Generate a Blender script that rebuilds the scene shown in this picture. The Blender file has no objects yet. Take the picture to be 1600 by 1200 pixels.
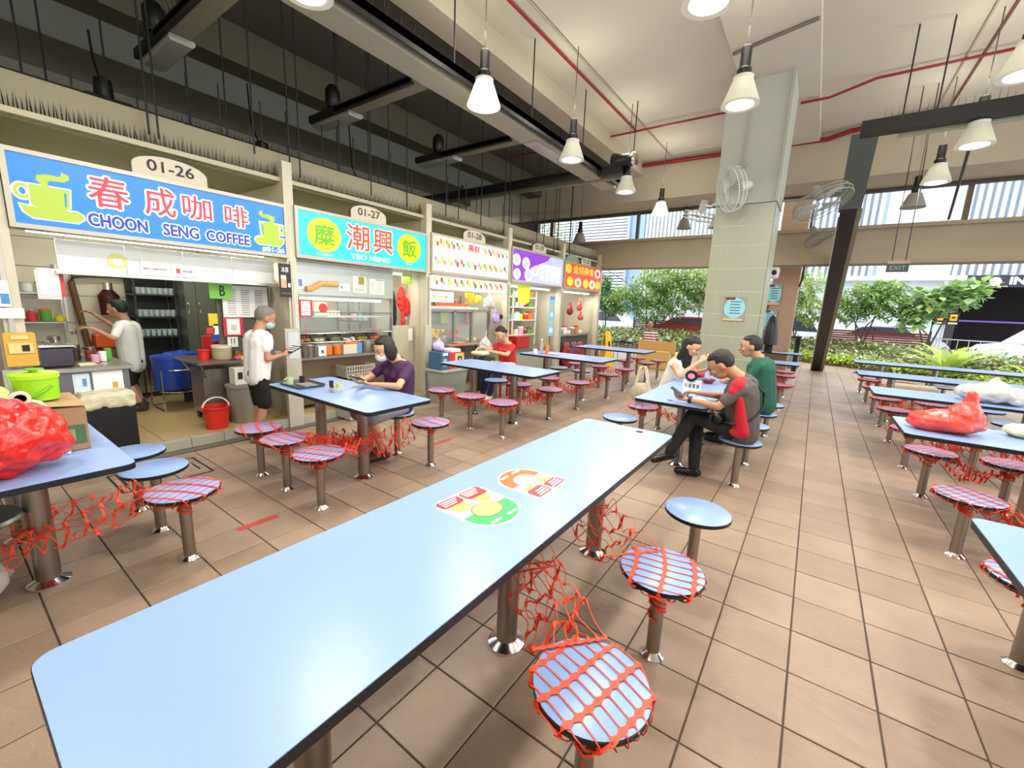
import bpy, bmesh, math, random
import numpy as np
from mathutils import Vector, Matrix
R = math.radians
random.seed(7); rng = np.random.default_rng(7)
sc = bpy.context.scene
col = sc.collection

# ------------------------------------------------------------------ camera
f_px, pitch, roll, yaw, cam_h = 657.03, 0.1835, 0.0413, 0.6147, 1.5852
cd = bpy.data.cameras.new('camera'); cam = bpy.data.objects.new('camera', cd); col.objects.link(cam)
cy_, sy_ = math.cos(yaw), math.sin(yaw)
fw = Vector((-sy_*math.cos(pitch), cy_*math.cos(pitch), -math.sin(pitch)))
r0 = Vector((cy_, sy_, 0)); u0 = r0.cross(fw)
r2 = math.cos(roll)*r0 + math.sin(roll)*u0; u2 = -math.sin(roll)*r0 + math.cos(roll)*u0
M = Matrix((r2, u2, -fw)).transposed().to_4x4(); M.translation = (0, 0, cam_h)
cam.matrix_world = M
cd.sensor_width = 36; cd.lens = f_px/1600*36; cd.clip_start = 0.02; cd.clip_end = 300
sc.camera = cam

# ------------------------------------------------------------------ world, exposure
w = bpy.data.worlds.new('sky'); sc.world = w; w.use_nodes = True
bg = w.node_tree.nodes['Background']; bg.inputs[0].default_value = (0.86, 0.93, 1.0, 1); bg.inputs[1].default_value = 3.0
sc.view_settings.view_transform = 'Standard'; sc.view_settings.look = 'None'
sc.view_settings.exposure = 0.0; sc.view_settings.gamma = 1.0; sc.view_settings.use_curve_mapping = False
sd = bpy.data.lights.new('sun', 'SUN'); sd.energy = 1.3; sd.angle = R(40); sd.color = (1, 0.98, 0.94)
so = bpy.data.objects.new('sun', sd); col.objects.link(so); so.rotation_euler = (R(-38), R(12), 0)
LAMP_W = 35

# ------------------------------------------------------------------ materials
def lin(h):
    h = h.lstrip('#'); v = [int(h[i:i+2], 16)/255 for i in (0, 2, 4)]
    return tuple(c/12.92 if c <= 0.04045 else ((c+0.055)/1.055)**2.4 for c in v)
MATS = {}
def mat(name, color, rough=0.5, metal=0.0, var=0.0, vscale=8.0, bump=0.0, bscale=60.0, emit=0.0, alpha=1.0, trans=0.0, stretch=None, spec=None, ecol=None, backf=False):
    if name in MATS: return MATS[name]
    m = bpy.data.materials.new(name); m.use_nodes = True; nt = m.node_tree; b = nt.nodes['Principled BSDF']
    c = lin(color); b.inputs['Base Color'].default_value = (*c, 1)
    b.inputs['Roughness'].default_value = rough; b.inputs['Metallic'].default_value = metal
    if spec is not None: b.inputs['Specular IOR Level'].default_value = spec
    if var or bump:
        tc = nt.nodes.new('ShaderNodeTexCoord'); src = tc.outputs['Object']
        if stretch:
            mp = nt.nodes.new('ShaderNodeMapping'); mp.inputs['Scale'].default_value = stretch
            nt.links.new(src, mp.inputs[0]); src = mp.outputs[0]
    if var:
        n = nt.nodes.new('ShaderNodeTexNoise'); n.inputs['Scale'].default_value = vscale; n.inputs['Detail'].default_value = 5
        nt.links.new(src, n.inputs['Vector'])
        mx = nt.nodes.new('ShaderNodeMix'); mx.data_type = 'RGBA'
        mx.inputs[6].default_value = (*[x*(1-var) for x in c], 1); mx.inputs[7].default_value = (*[min(1, x*(1+var)) for x in c], 1)
        nt.links.new(n.outputs['Fac'], mx.inputs[0]); nt.links.new(mx.outputs[2], b.inputs['Base Color'])
    if bump:
        n2 = nt.nodes.new('ShaderNodeTexNoise'); n2.inputs['Scale'].default_value = bscale; n2.inputs['Detail'].default_value = 4
        nt.links.new(src, n2.inputs['Vector'])
        bp = nt.nodes.new('ShaderNodeBump'); bp.inputs['Strength'].default_value = bump; bp.inputs['Distance'].default_value = 0.01
        nt.links.new(n2.outputs['Fac'], bp.inputs['Height']); nt.links.new(bp.outputs[0], b.inputs['Normal'])
    if emit:
        b.inputs['Emission Color'].default_value = (*(lin(ecol) if ecol else c), 1); b.inputs['Emission Strength'].default_value = emit
    if trans: b.inputs['Transmission Weight'].default_value = trans
    if alpha < 1: b.inputs['Alpha'].default_value = alpha
    MATS[name] = m; return m

def floor_mat():
    m = bpy.data.materials.new('floor_tile'); m.use_nodes = True; nt = m.node_tree; N = nt.nodes.new; L = nt.links.new
    b = nt.nodes['Principled BSDF']; g = N('ShaderNodeNewGeometry')
    sv = N('ShaderNodeVectorMath'); sv.operation = 'SUBTRACT'; sv.inputs[1].default_value = (-0.2027, 1.785, 0); L(g.outputs['Position'], sv.inputs[0])
    dv = N('ShaderNodeVectorMath'); dv.operation = 'DIVIDE'; dv.inputs[1].default_value = (0.3166, 0.3191, 1e6); L(sv.outputs[0], dv.inputs[0])
    fl = N('ShaderNodeVectorMath'); fl.operation = 'FLOOR'; L(dv.outputs[0], fl.inputs[0])
    wn = N('ShaderNodeTexWhiteNoise'); wn.noise_dimensions = '3D'; L(fl.outputs[0], wn.inputs['Vector'])
    r1 = N('ShaderNodeValToRGB'); cr = r1.color_ramp
    cr.elements[0].color = (*lin('#9b836d'), 1); cr.elements[1].color = (*lin('#a8907a'), 1)
    L(wn.outputs['Value'], r1.inputs[0])
    n = N('ShaderNodeTexNoise'); n.inputs['Scale'].default_value = 3.2; n.inputs['Detail'].default_value = 6; L(g.outputs['Position'], n.inputs['Vector'])
    r3 = N('ShaderNodeValToRGB'); r3.color_ramp.elements[0].position = .3; r3.color_ramp.elements[1].position = .75
    r3.color_ramp.elements[0].color = (.72, .72, .74, 1); r3.color_ramp.elements[1].color = (1, 1, 1, 1); L(n.outputs['Fac'], r3.inputs[0])
    mx = N('ShaderNodeMix'); mx.data_type = 'RGBA'; mx.blend_type = 'MULTIPLY'; mx.inputs[0].default_value = .8
    L(r1.outputs[0], mx.inputs[6]); L(r3.outputs[0], mx.inputs[7]); L(mx.outputs[2], b.inputs['Base Color'])
    mp = N('ShaderNodeMapping'); mp.inputs['Scale'].default_value = (1, 2.2, 1); mp.inputs['Rotation'].default_value = (0, 0, .7); L(g.outputs['Position'], mp.inputs[0])
    n2 = N('ShaderNodeTexNoise'); n2.inputs['Scale'].default_value = 11; n2.inputs['Detail'].default_value = 7; n2.inputs['Roughness'].default_value = .62; n2.inputs['Distortion'].default_value = .8; L(mp.outputs[0], n2.inputs['Vector'])
    bp = N('ShaderNodeBump'); bp.inputs['Strength'].default_value = .55; bp.inputs['Distance'].default_value = .012
    L(n2.outputs['Fac'], bp.inputs['Height']); L(bp.outputs[0], b.inputs['Normal'])
    b.inputs['Roughness'].default_value = .42; b.inputs['Specular IOR Level'].default_value = .45
    return m
def leaf_mat(name, c1, c2, trans=.35):
    m = bpy.data.materials.new(name); m.use_nodes = True; nt = m.node_tree; N = nt.nodes.new; L = nt.links.new
    b = nt.nodes['Principled BSDF']; g = N('ShaderNodeNewGeometry')
    r1 = N('ShaderNodeValToRGB'); r1.color_ramp.elements[0].color = (*lin(c1), 1); r1.color_ramp.elements[1].color = (*lin(c2), 1)
    L(g.outputs['Random Per Island'], r1.inputs[0]); L(r1.outputs[0], b.inputs['Base Color'])
    b.inputs['Roughness'].default_value = .5
    t = N('ShaderNodeBsdfTranslucent'); L(r1.outputs[0], t.inputs[0]); ms = N('ShaderNodeMixShader'); ms.inputs[0].default_value = trans
    L(b.outputs[0], ms.inputs[1]); L(t.outputs[0], ms.inputs[2]); L(ms.outputs[0], nt.nodes['Material Output'].inputs[0])
    MATS[name] = m; return m

TILE = floor_mat()
BLUE = mat('blue_laminate', '#88a3d3', .3, var=.03, vscale=3, spec=.5)
BLACK = mat('black_edge', '#0c0e12', .4)
STEEL = mat('brushed_steel', '#9b948a', .28, metal=1, var=.12, vscale=30, stretch=(1, 1, .05))
STEEL2 = mat('steel_sheet', '#a8a49c', .33, metal=.9, var=.15, vscale=3)
CHROME = mat('chrome', '#e8e6e0', .14, metal=1)
NET = mat('orange_net', '#ea4420', .5, var=.1, vscale=20)
WHITE = mat('white_paint', '#e8e6df', .5)
CREAM = mat('cream_metal', '#cfc7ad', .5, var=.06, vscale=5)
CEIL = mat('ceiling_paint', '#c9c3ae', .85, var=.05, vscale=1.2, bump=.1, bscale=120)
CEILD = mat('shaded_kitchen_ceiling', '#5d5a50', .9, var=.15, vscale=1.0)  # light falloff above the stalls is put into this darker colour
BEAM = mat('beam_paint', '#b5aa92', .85, var=.05, vscale=1)
FASC = mat('stall_fascia', '#9b9377', .7, var=.1, vscale=2)
DARK = mat('black_iron', '#131211', .55)
RED = mat('red_pipe_paint', '#8c1018', .45)
BLK = mat('black_plastic', '#0d0d0e', .4)
PAPER = mat('paper_white', '#f2f0ea', .7)

# ------------------------------------------------------------------ builders
class MB:
    def __init__(s): s.v = []; s.f = []; s.sm = []
    def add(s, vs, fs, smooth=False):
        o = len(s.v); s.v += [tuple(p) for p in vs]; s.f += [tuple(i+o for i in q) for q in fs]; s.sm += [smooth]*len(fs); return s
    def box(s, x0, x1, y0, y1, z0, z1, b=0):
        if b:
            b = min(b, (x1-x0)*.45, (y1-y0)*.45, (z1-z0)*.45)
            vs = []
            for z, e in ((z0, b), (z0+b, 0), (z1-b, 0), (z1, b)):
                for (x, y) in ((x0+e+ (b if e==0 else 0)*0, y0+e), (x1-e, y0+e), (x1-e, y1-e), (x0+e, y1-e)): vs.append((x, y, z))
            fs = [(3, 2, 1, 0), (12, 13, 14, 15)]
            for k in range(3):
                for i in range(4): j = (i+1) % 4; fs.append((4*k+i, 4*k+j, 4*k+4+j, 4*k+4+i))
            return s.add(vs, fs)
        vs = [(x, y, z) for z in (z0, z1) for y in (y0, y1) for x in (x0, x1)]
        return s.add(vs, [(0, 2, 3, 1), (4, 5, 7, 6), (0, 1, 5, 4), (2, 6, 7, 3), (0, 4, 6, 2), (1, 3, 7, 5)])
    def lathe(s, prof, c=(0, 0, 0), n=20, axis='z', smooth=True, mtx=None):
        vs = []; m = len(prof)
        for i in range(n):
            a = 2*math.pi*i/n
            for r, h in prof:
                p = (r*math.cos(a), r*math.sin(a), h)
                if axis == 'x': p = (h, p[0], p[1])
                elif axis == 'y': p = (p[1], h, p[0])
                p = Vector(p)
                if mtx is not None: p = mtx @ p
                vs.append((p[0]+c[0], p[1]+c[1], p[2]+c[2]))
        fs = []
        for i in range(n):
            j = (i+1) % n
            for k in range(m-1): fs.append((i*m+k, j*m+k, j*m+k+1, i*m+k+1))
        if prof[0][0] > 1e-6: fs.append(tuple(i*m for i in range(n))[::-1])
        if prof[-1][0] > 1e-6: fs.append(tuple(i*m+m-1 for i in range(n)))
        return s.add(vs, fs, smooth)
    def cyl(s, c, r, h, n=16, axis='z', r2=None):
        r2 = r if r2 is None else r2
        return s.lathe([(r, 0), (r2, h)], c, n, axis)
    def tube(s, pts, r, n=6, taper=None, close=True):
        pts = [Vector(p) for p in pts]; m = len(pts); rings = []
        for i, p in enumerate(pts):
            d = (pts[min(i+1, m-1)]-pts[max(i-1, 0)]).normalized()
            a = d.cross(Vector((0, 0, 1)));
            if a.length < .05: a = d.cross(Vector((1, 0, 0)))
            a.normalize(); b = d.cross(a)
            rr = r if taper is None else r+(taper-r)*i/(m-1)
            rings.append([p+rr*(math.cos(2*math.pi*k/n)*a+math.sin(2*math.pi*k/n)*b) for k in range(n)])
        vs = [q for rg in rings for q in rg]; fs = []
        for i in range(m-1):
            for k in range(n): l = (k+1) % n; fs.append((i*n+k, i*n+l, (i+1)*n+l, (i+1)*n+k))
        if close: fs.append(tuple(range(n))[::-1]); fs.append(tuple((m-1)*n+k for k in range(n)))
        return s.add(vs, fs, True)
    def prism(s, pts, z0, z1):
        n = len(pts); vs = [(x, y, z0) for x, y in pts]+[(x, y, z1) for x, y in pts]
        fs = [tuple(range(n))[::-1], tuple(range(n, 2*n))]+[(i, (i+1) % n, n+(i+1) % n, n+i) for i in range(n)]
        return s.add(vs, fs)
    def plate(s, o, u, v, pts, t):
        """polygon pts in the (u,v) plane at o, thickness t along u x v"""
        o, u, v = Vector(o), Vector(u), Vector(v); nn = u.cross(v).normalized(); n = len(pts)
        a = [o+u*x+v*y for x, y in pts]; b = [q+nn*t for q in a]
        return s.add(a+b, [tuple(range(n))[::-1], tuple(range(n, 2*n))]+[(i, (i+1) % n, n+(i+1) % n, n+i) for i in range(n)])
    def ell(s, c, r, n=12, m=8, rot=None):
        vs = []; fs = []
        for i in range(m+1):
            t = math.pi*i/m
            for k in range(n):
                a = 2*math.pi*k/n; p = Vector((r[0]*math.sin(t)*math.cos(a), r[1]*math.sin(t)*math.sin(a), r[2]*math.cos(t)))
                if rot is not None: p = rot @ p
                vs.append(p+Vector(c))
        for i in range(m):
            for k in range(n): l = (k+1) % n; fs.append((i*n+k, (i+1)*n+k, (i+1)*n+l, i*n+l))
        return s.add(vs, fs, True)
    def build(s, name, m, parent=None, base=None):
        vs = np.array(s.v, dtype=float)
        if parent is not None: o = rootloc(parent)
        elif base is not None: o = np.array(base, float)
        else:
            o = np.array([(vs[:, 0].min()+vs[:, 0].max())/2, (vs[:, 1].min()+vs[:, 1].max())/2, vs[:, 2].min()])
        me = bpy.data.meshes.new(name); me.from_pydata((vs-o).tolist(), [], s.f)
        me.polygons.foreach_set('use_smooth', s.sm); me.update(); me.validate()
        if m: me.materials.append(m)
        if any(s.sm):
            try: me.set_sharp_from_angle(angle=R(38))
            except Exception: pass
        ob = bpy.data.objects.new(name, me); col.objects.link(ob)
        if parent is not None: ob.parent = parent
        else: ob.location = o
        return ob
def rootloc(o):
    p = np.zeros(3)
    while o is not None: p = p+np.array(o.location); o = o.parent
    return p
def tag(o, label=None, cat=None, group=None, kind=None):
    if label: o['label'] = label
    if cat: o['category'] = cat
    if group: o['group'] = group
    if kind: o['kind'] = kind
    return o
def thing(name, label, cat, loc=(0, 0, 0), group=None, rz=0):
    o = bpy.data.objects.new(name, None); o.empty_display_size = .1; col.objects.link(o); o.location = loc; o.rotation_euler.z = rz
    return tag(o, label, cat, group)
def dup(o, parent=None):
    c = o.copy(); col.objects.link(c)
    if parent is not None: c.parent = parent
    for ch in list(o.children):
        if ch is not c: dup(ch, c)
    return c
def struct(name, mb, m, parent=None, base=None):
    o = mb.build(name, m, parent, base)
    if parent is None: o['kind'] = 'structure'
    return o
def S(name, mb, m, label, cat, group=None): return tag(mb.build(name, m), label, cat, group)

_tc = {}
def text_geo(body, bold=0.0, shear=0):
    k = (body, bold, shear)
    if k in _tc: return _tc[k]
    cu = bpy.data.curves.new('t', 'FONT'); cu.body = body; cu.size = 1; cu.offset = bold; cu.resolution_u = 3; cu.shear = shear; cu.fill_mode = 'FRONT'
    ob = bpy.data.objects.new('t', cu); col.objects.link(ob)
    dg = bpy.context.evaluated_depsgraph_get(); dg.update(); me = bpy.data.meshes.new_from_object(ob.evaluated_get(dg))
    vs = np.array([v.co[:] for v in me.vertices]) if len(me.vertices) else np.zeros((1, 3)); fs = [tuple(p.vertices) for p in me.polygons]
    bpy.data.objects.remove(ob); bpy.data.curves.remove(cu); bpy.data.meshes.remove(me)
    _tc[k] = (vs, fs); return _tc[k]
def text(name, body, o, u, v, w, h, m, parent, bold=0.0, lift=.002, ref=None, shear=0):
    """flat lettering fitted in the w x h box centred at o; bold strokes are shifted copies"""
    vs, fs = text_geo(body, 0, shear)
    c = (vs.min(0)+vs.max(0))/2; d = np.maximum(vs.max(0)-vs.min(0), 1e-6)
    o, u, v = np.array(o, float), np.array(u, float), np.array(v, float); n = np.cross(u, v)
    P = ((vs[:, :1]-c[0])*w/d[0])*u+((vs[:, 1:2]-c[1])*h/d[1])*v
    mb = MB(); r_ = bold*h
    sh = [(0, 0)] if bold <= 0 else [(r_*math.cos(R(45*k)), r_*math.sin(R(45*k))) for k in range(8)]
    for k, (a, b) in enumerate(sh): mb.add((P+o+n*(lift+.00003*k)+u*a+v*b).tolist(), fs)
    return mb.build(name, m, parent)
YZ = ((0, 1, 0), (0, 0, 1))       # wall facing +x
def poster(name, x, y0, y1, z0, z1, m, label, cat='notice', group=None, rotm=None, texts=(), blocks=(), t=.004):
    """flat notice on a plane facing +x; texts: (string,cy,cz,w,h,mat), blocks: (y0,y1,z0,z1,mat) in 0..1 of the sheet"""
    r = thing(name, label, cat, (x, (y0+y1)/2, z0), group)
    MB().box(x, x+t, y0, y1, z0, z1).build('sheet', m, r)
    W, H = y1-y0, z1-z0
    for k, (a, b, c, d, mm) in enumerate(blocks):
        MB().box(x+t, x+t+.001+.0004*k, y0+a*W, y0+b*W, z0+c*H, z0+d*H).build('printed_patch', mm, r)
    for (s_, a, b, ww, hh, mm) in texts:
        text('lettering', s_, (x+t+.004, y0+a*W, z0+b*H), *YZ, ww*W, hh*H, mm, r, bold=.01)
    return r
def rrect(x0, x1, y0, y1, r, n=5):
    pts = []
    for cx, cy, a0 in ((x1-r, y0+r, -90), (x1-r, y1-r, 0), (x0+r, y1-r, 90), (x0+r, y0+r, 180)):
        for i in range(n+1): a = R(a0+90*i/n); pts.append((cx+r*math.cos(a), cy+r*math.sin(a)))
    return pts

# ================================================================== SETTING
GROUT = mat('grout', '#4f4339', .9)
TX, TY, SX, SY = -0.2027, 1.785, 0.3166, 0.3191
front = [(-14, 16.2), (-3, 17.6), (-.5, 18.9), (1.5, 17.9), (3.1, 16.0), (4.5, 14.5), (9, 11.5)]
def front_y(x):
    for (a, b), (c, d) in zip(front, front[1:]):
        if a <= x <= c: return b+(d-b)*(x-a)/(c-a)
    return 16
fl = struct('floor', MB().prism([(-5.0, -3), (9, -3)]+[(x, y) for x, y in front[::-1] if x > -5]+[(-5.0, 17.3)], -.12, -.006), GROUT, base=(0, 0, 0))
def px(P):
    d = Vector(P)-Vector((0, 0, cam_h)); z = d.dot(fw)
    if z < .15: return None
    return 800+f_px*d.dot(r2)/z, 600-f_px*d.dot(u2)/z
cells = []
for i in range(-16, 28):
    for k in range(-14, 54):
        x0, y0 = TX+i*SX, TY+k*SY; x1, y1 = x0+SX, y0+SY
        if x0 < -5.0 or x1 > 8.5 or y1 > min(front_y(x0), front_y(x1)): continue
        q = [px((x, y, 0)) for x, y in ((x0, y0), (x1, y0), (x1, y1), (x0, y1))]; a = 0
        if all(q):
            cx, cy = sum(p[0] for p in q)/4, sum(p[1] for p in q)/4
            tx, ty = (x0+x1)/2*.527, (y0+y1)/2*.527
            if -40 < cx < 1640 and -40 < cy < 1240 and not (-1.30 < tx < -.72 and ty < 2.85):
                a = abs(sum(q[j][0]*q[(j+1) % 4][1]-q[(j+1) % 4][0]*q[j][1] for j in range(4)))/2
        cells.append((a, x0, y0))
cells.sort(reverse=True)
g = .0035
def tile_mb(x0, y0, dz=0):
    return MB().box(x0+g, x0+SX-g, y0+g, y0+SY-g, -.01, dz, b=.0022)
tmesh = []
for n in range(4):
    o = tile_mb(0, 0, [-.0004, 0, .0004, .0008][n]).build('tile', TILE, fl, None); tmesh.append(o)
for n, (a, x0, y0) in enumerate(cells[:300]):
    o = tmesh[n] if n < 4 else tmesh[n % 4].copy()
    if n >= 4: col.objects.link(o)
    o.parent = fl; o.location = (x0, y0, 0)
mb = MB()
for a, x0, y0 in cells[300:]: mb.box(x0+g, x0+SX-g, y0+g, y0+SY-g, -.01, 0, b=.0022)
mb.build('tile', TILE, fl)['kind'] = 'stuff'

# kitchen platform with its kerb
KF = mat('kitchen_floor_tile', '#b79d6c', .4, var=.12, vscale=3)
pf = struct('floor_kitchen', MB().box(-8.1, -5.16, -.6, 11.6, -.1, .088), mat('kitchen_grout', '#57492f', .9))
kt = []
for i in range(6):
    for k in range(20):
        x1 = -5.17-i*.48; y0 = -.5+k*.6
        kt.append(MB().box(x1-.476, x1, y0, y0+.596, .08, .1, b=.002).build('tile', KF, pf))
        if x1-.476 < -7.9: break
kb = struct('trim_1', MB().box(-5.17, -5.11, -.6, 11.6, -.05, .09), mat('kerb_grout', '#6b6659', .9))
KB = mat('kerb_tile_grey', '#a7a392', .5, var=.06)
k0 = MB().box(-5.17, -5.1, -.6, -.305, .0, .104, b=.003).build('kerb_tile', KB, kb)
for k in range(1, 41):
    c = k0.copy(); col.objects.link(c); c.parent = kb; c.location.y += k*.3
struct('trim_2', MB().box(-5.105, -5.0, -.6, 12.5, -.06, -.002), mat('kerb_foot_strip', '#6b6459', .7, var=.1))  # darker grey strip along the foot of the kerb
struct('floor_rear', MB().box(-30, -5.0, 11.6, 17.2, -.12, -.002), mat('concrete_path', '#8f8a7d', .8, var=.1))
# side and back walls of the kitchens
WT = mat('kitchen_wall_tile', '#d5ccb1', .35, var=.04)
def tiled_wall(name, y0, y1, x, z0, z1, sy, sz):
    w_ = struct(name, MB().box(x-.12, x-.012, y0, y1, z0, z1), mat('wall_grout', '#8d8468', .8))
    ny, nz = int(round((y1-y0)/sy)), int(round((z1-z0)/sz)); p0 = None
    dy, dz = (y1-y0)/ny, (z1-z0)/nz
    p0 = MB().box(x-.02, x, y0+.003, y0+dy-.003, z0+.003, z0+dz-.003, b=.003).build('tile', WT, w_)
    for a in range(ny):
        for b in range(nz):
            if a+b == 0: continue
            c = p0.copy(); col.objects.link(c); c.parent = w_; c.location.y += a*dy; c.location.z += b*dz
tiled_wall('wall_back', -.6, 4.8, -7.9, .1, 2.86, .6, .345)
struct('wall_rear', MB().box(-8.02, -7.9, 4.8, 11.6, .1, 2.86), mat('far_kitchen_wall', '#bdb59c', .6, var=.1))
for n, y in enumerate((-.62, 0.36, 2.62, 4.84, 7.04, 9.3, 11.5)):
    struct(f'wall_stall_{n+1}' if n else 'wall_side', MB().box(-7.9, -5.3, y, y+.07, .1, 2.86), mat('partition', '#c4bca4', .55, var=.08, vscale=2))
struct('ceiling_stalls', MB().box(-8.02, -5.3, -.6, 11.7, 2.86, 2.92), mat('stall_soffit', '#8f8a62', .8, var=.15, vscale=1.5))
# hall ceiling
struct('ceiling', MB().box(-3.8, 9, -4, 10.4, 5.0, 5.15), CEIL)
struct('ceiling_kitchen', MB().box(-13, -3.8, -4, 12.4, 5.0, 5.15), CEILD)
struct('trim_3', MB().box(-4.15, -3.8, -4, 10.4, 4.72, 5.0), BEAM)
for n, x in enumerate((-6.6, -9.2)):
    struct(f'trim_{n+4}', MB().box(x-.4, x, -4, 11.4, 4.55, 5.0), mat('shaded_beam', '#5c584a', .85, var=.1))  # beam colour darkened for the same dim zone, shade painted in
struct('trim_6', MB().box(-13, 9, 10.4, 11.45, 4.17, 5.15), BEAM)
struct('trim_7', MB().box(-1.35, -.42, -4, 10.4, 4.86, 5.0), CEIL)
struct('wall_left', MB().box(-10.1, -10, -4, 11.4, 0, 4.99), mat('dark_wall', '#57534a', .9))
struct('wall_behind', MB().box(-13, 9, -4.15, -4, 0, 5.15), mat('hall_wall', '#b9ad97', .8))
# canopy fascia over the open edge, clerestory rail and mullions
fa = struct('wall_canopy', MB().box(-13, 9, 11.45, 11.6, 2.72, 3.40).box(-13, 9, 11.36, 11.66, 3.40, 3.47), mat('canopy_fascia', '#a2957a', .6, var=.08, vscale=.8))
MB().box(-13, 9, 11.44, 11.62, 2.70, 2.73).build('drip_edge', mat('fascia_edge', '#6d6655', .6), fa)
struct('wall_clerestory', MB().box(-13, -7.35, 11.46, 11.6, 3.47, 4.17), mat('dark_wall', ''))
wf = struct('window_1', MB().box(-13, 9, 11.42, 11.47, 4.12, 4.17), mat('rail_grey', '#57534d', .5))
for x in (-9.5, -6.85, -4.2, .32, 1.95, 3.9, 6.2): MB().box(x-.04, x+.04, 11.42, 11.5, 3.47, 4.13).build('mullion', mat('mullion_brown', '#6e5c50', .5), wf)
MB().tube([(-13, 11.32, 4.08), (9, 11.32, 4.08)], .025).build('rail_pipe', mat('rail_grey', ''), wf)

# ---------------------------------------------------------------- tiled pillar
PT = mat('pillar_tile', '#9b9d87', .35, var=.05, vscale=2)
pil = thing('tiled_pillar', 'square pillar with grey-green tiles below and pale paint above, blue notice on its front', 'pillar', (-1.09, 7.7, 0))
MB().box(-1.482, -.695, 7.294, 8.06, 0, 3.19).build('core', mat('pillar_joint', '#cfcfbb', .8), pil)
MB().box(-1.50, -.68, 7.28, 8.09, 3.2, 5.0).build('painted_shaft', mat('pillar_paint', '#b3b7a9', .7, var=.03), pil)
ws = [(-1.485, -1.34), (-1.335, -1.02), (-1.015, -.695)]
zt = [0, .3, .6, .92, 1.26, 1.60, 1.94, 2.28, 2.62, 2.9, 3.19]
for k in range(len(zt)-1):
    for a, b in ws: MB().box(a, b, 7.29, 7.32, zt[k]+.003, zt[k+1]-.003, b=.003).build('tile', PT, pil)
    for a, b in ((7.32, 7.68), (7.685, 8.07)): MB().box(-.72, -.69, a, b, zt[k]+.003, zt[k+1]-.003, b=.003).build('tile', PT, pil)
mb = MB(); mb.tube([(-.71, 7.24, 4.9), (-.71, 7.24, 3.2)], .014).tube([(-1.18, 7.25, 4.86), (-1.18, 7.25, 3.75)], .012)
mb.build('conduit', mat('conduit_grey', '#a39f90', .6), pil)
MB().lathe([(.0, 0), (.05, 0), (.05, .04), (0, .045)], (-1.18, 7.28, 3.74), 12, 'y', mtx=Matrix.Rotation(R(180), 3, 'Z')).build('junction_box', mat('conduit_grey', ''), pil)

# ---------------------------------------------------------------- slanted post
sp = thing('slanted_post', 'tall dark slanted steel column with a grey-green upper sleeve at the hall edge', 'column', (.2, 16.1, 0))
def slant(x0, x1, t0, t1, w=.0, dep=.12):
    P0, P1 = Vector((0, 16.1, 0)), Vector((0, 8.45, 4.25)); a, b = P0.lerp(P1, t0), P0.lerp(P1, t1)
    return MB().add([(x0, a.y-dep, a.z), (x1, a.y-dep, a.z), (x1, a.y+dep, a.z), (x0, a.y+dep, a.z), (x0, b.y-dep, b.z), (x1, b.y-dep, b.z), (x1, b.y+dep, b.z), (x0, b.y+dep, b.z)],
                    [(3, 2, 1, 0), (4, 5, 6, 7), (0, 1, 5, 4), (1, 2, 6, 5), (2, 3, 7, 6), (3, 0, 4, 7)])
slant(.07, .31, 0, .82).build('shaft', mat('post_black', '#17140f', .5, var=.3), sp)
slant(.31, .38, 0, .82, dep=.11).build('side_flange', mat('post_brown', '#7b715c', .6, var=.1), sp)
slant(.04, .36, .82, 1.0, dep=.14).build('sleeve', mat('post_sleeve', '#59615a', .6, var=.15), sp)
slant(.05, .07, .0, .80, dep=.1).build('side_trim', mat('post_trim', '#d9d4c2', .4), sp)

# second column with notices, half hidden by the pillar
c2 = thing('orange_brown_column', 'pink-brown painted column behind the tiled pillar, camera and blue notices on it', 'column', (-.75, 12.6, 0))
MB().box(-1.0, -.46, 12.25, 12.8, 0, 4.9, b=.01).build('shaft', mat('column_brown', '#a98a6e', .6, var=.05), c2)
MB().box(-1.18, -1.0, 12.3, 12.8, 0, 1.9).build('side_panel', mat('column_side', '#6d6152', .6), c2)
for z in (2.75, 3.28, 3.55): MB().box(-1.03, -.43, 12.2, 12.24, z, z+.035).build('band', mat('column_band', '#d2c8b6', .5), c2)
MB().tube([(-.41, 12.3, 4.1), (-.41, 12.3, 2.5), (-.45, 12.28, 2.3)], .03).build('downpipe', mat('pipe_brown', '#3b332b', .6), c2)
cc = thing('security_camera', 'white dome security camera on the brown column', 'camera', (-.98, 12.1, 2.45))
MB().lathe([(0, -.14), (.09, -.1), (.11, 0), (.11, .1), (.05, .18), (0, .18)], (-.98, 12.1, 2.6), 16).build('housing', WHITE, cc)
MB().ell((-.98, 12.0, 2.62), (.06, .04, .06)).build('lens', BLK, cc)
TEAL = mat('teal_notice', '#8fc9cf', .6); ORP = mat('orange_notice_strip', '#e0a780', .6); MAR = mat('maroon_print', '#6b2f2a', .6); INK = mat('ink', '#27313a', .6)
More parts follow.
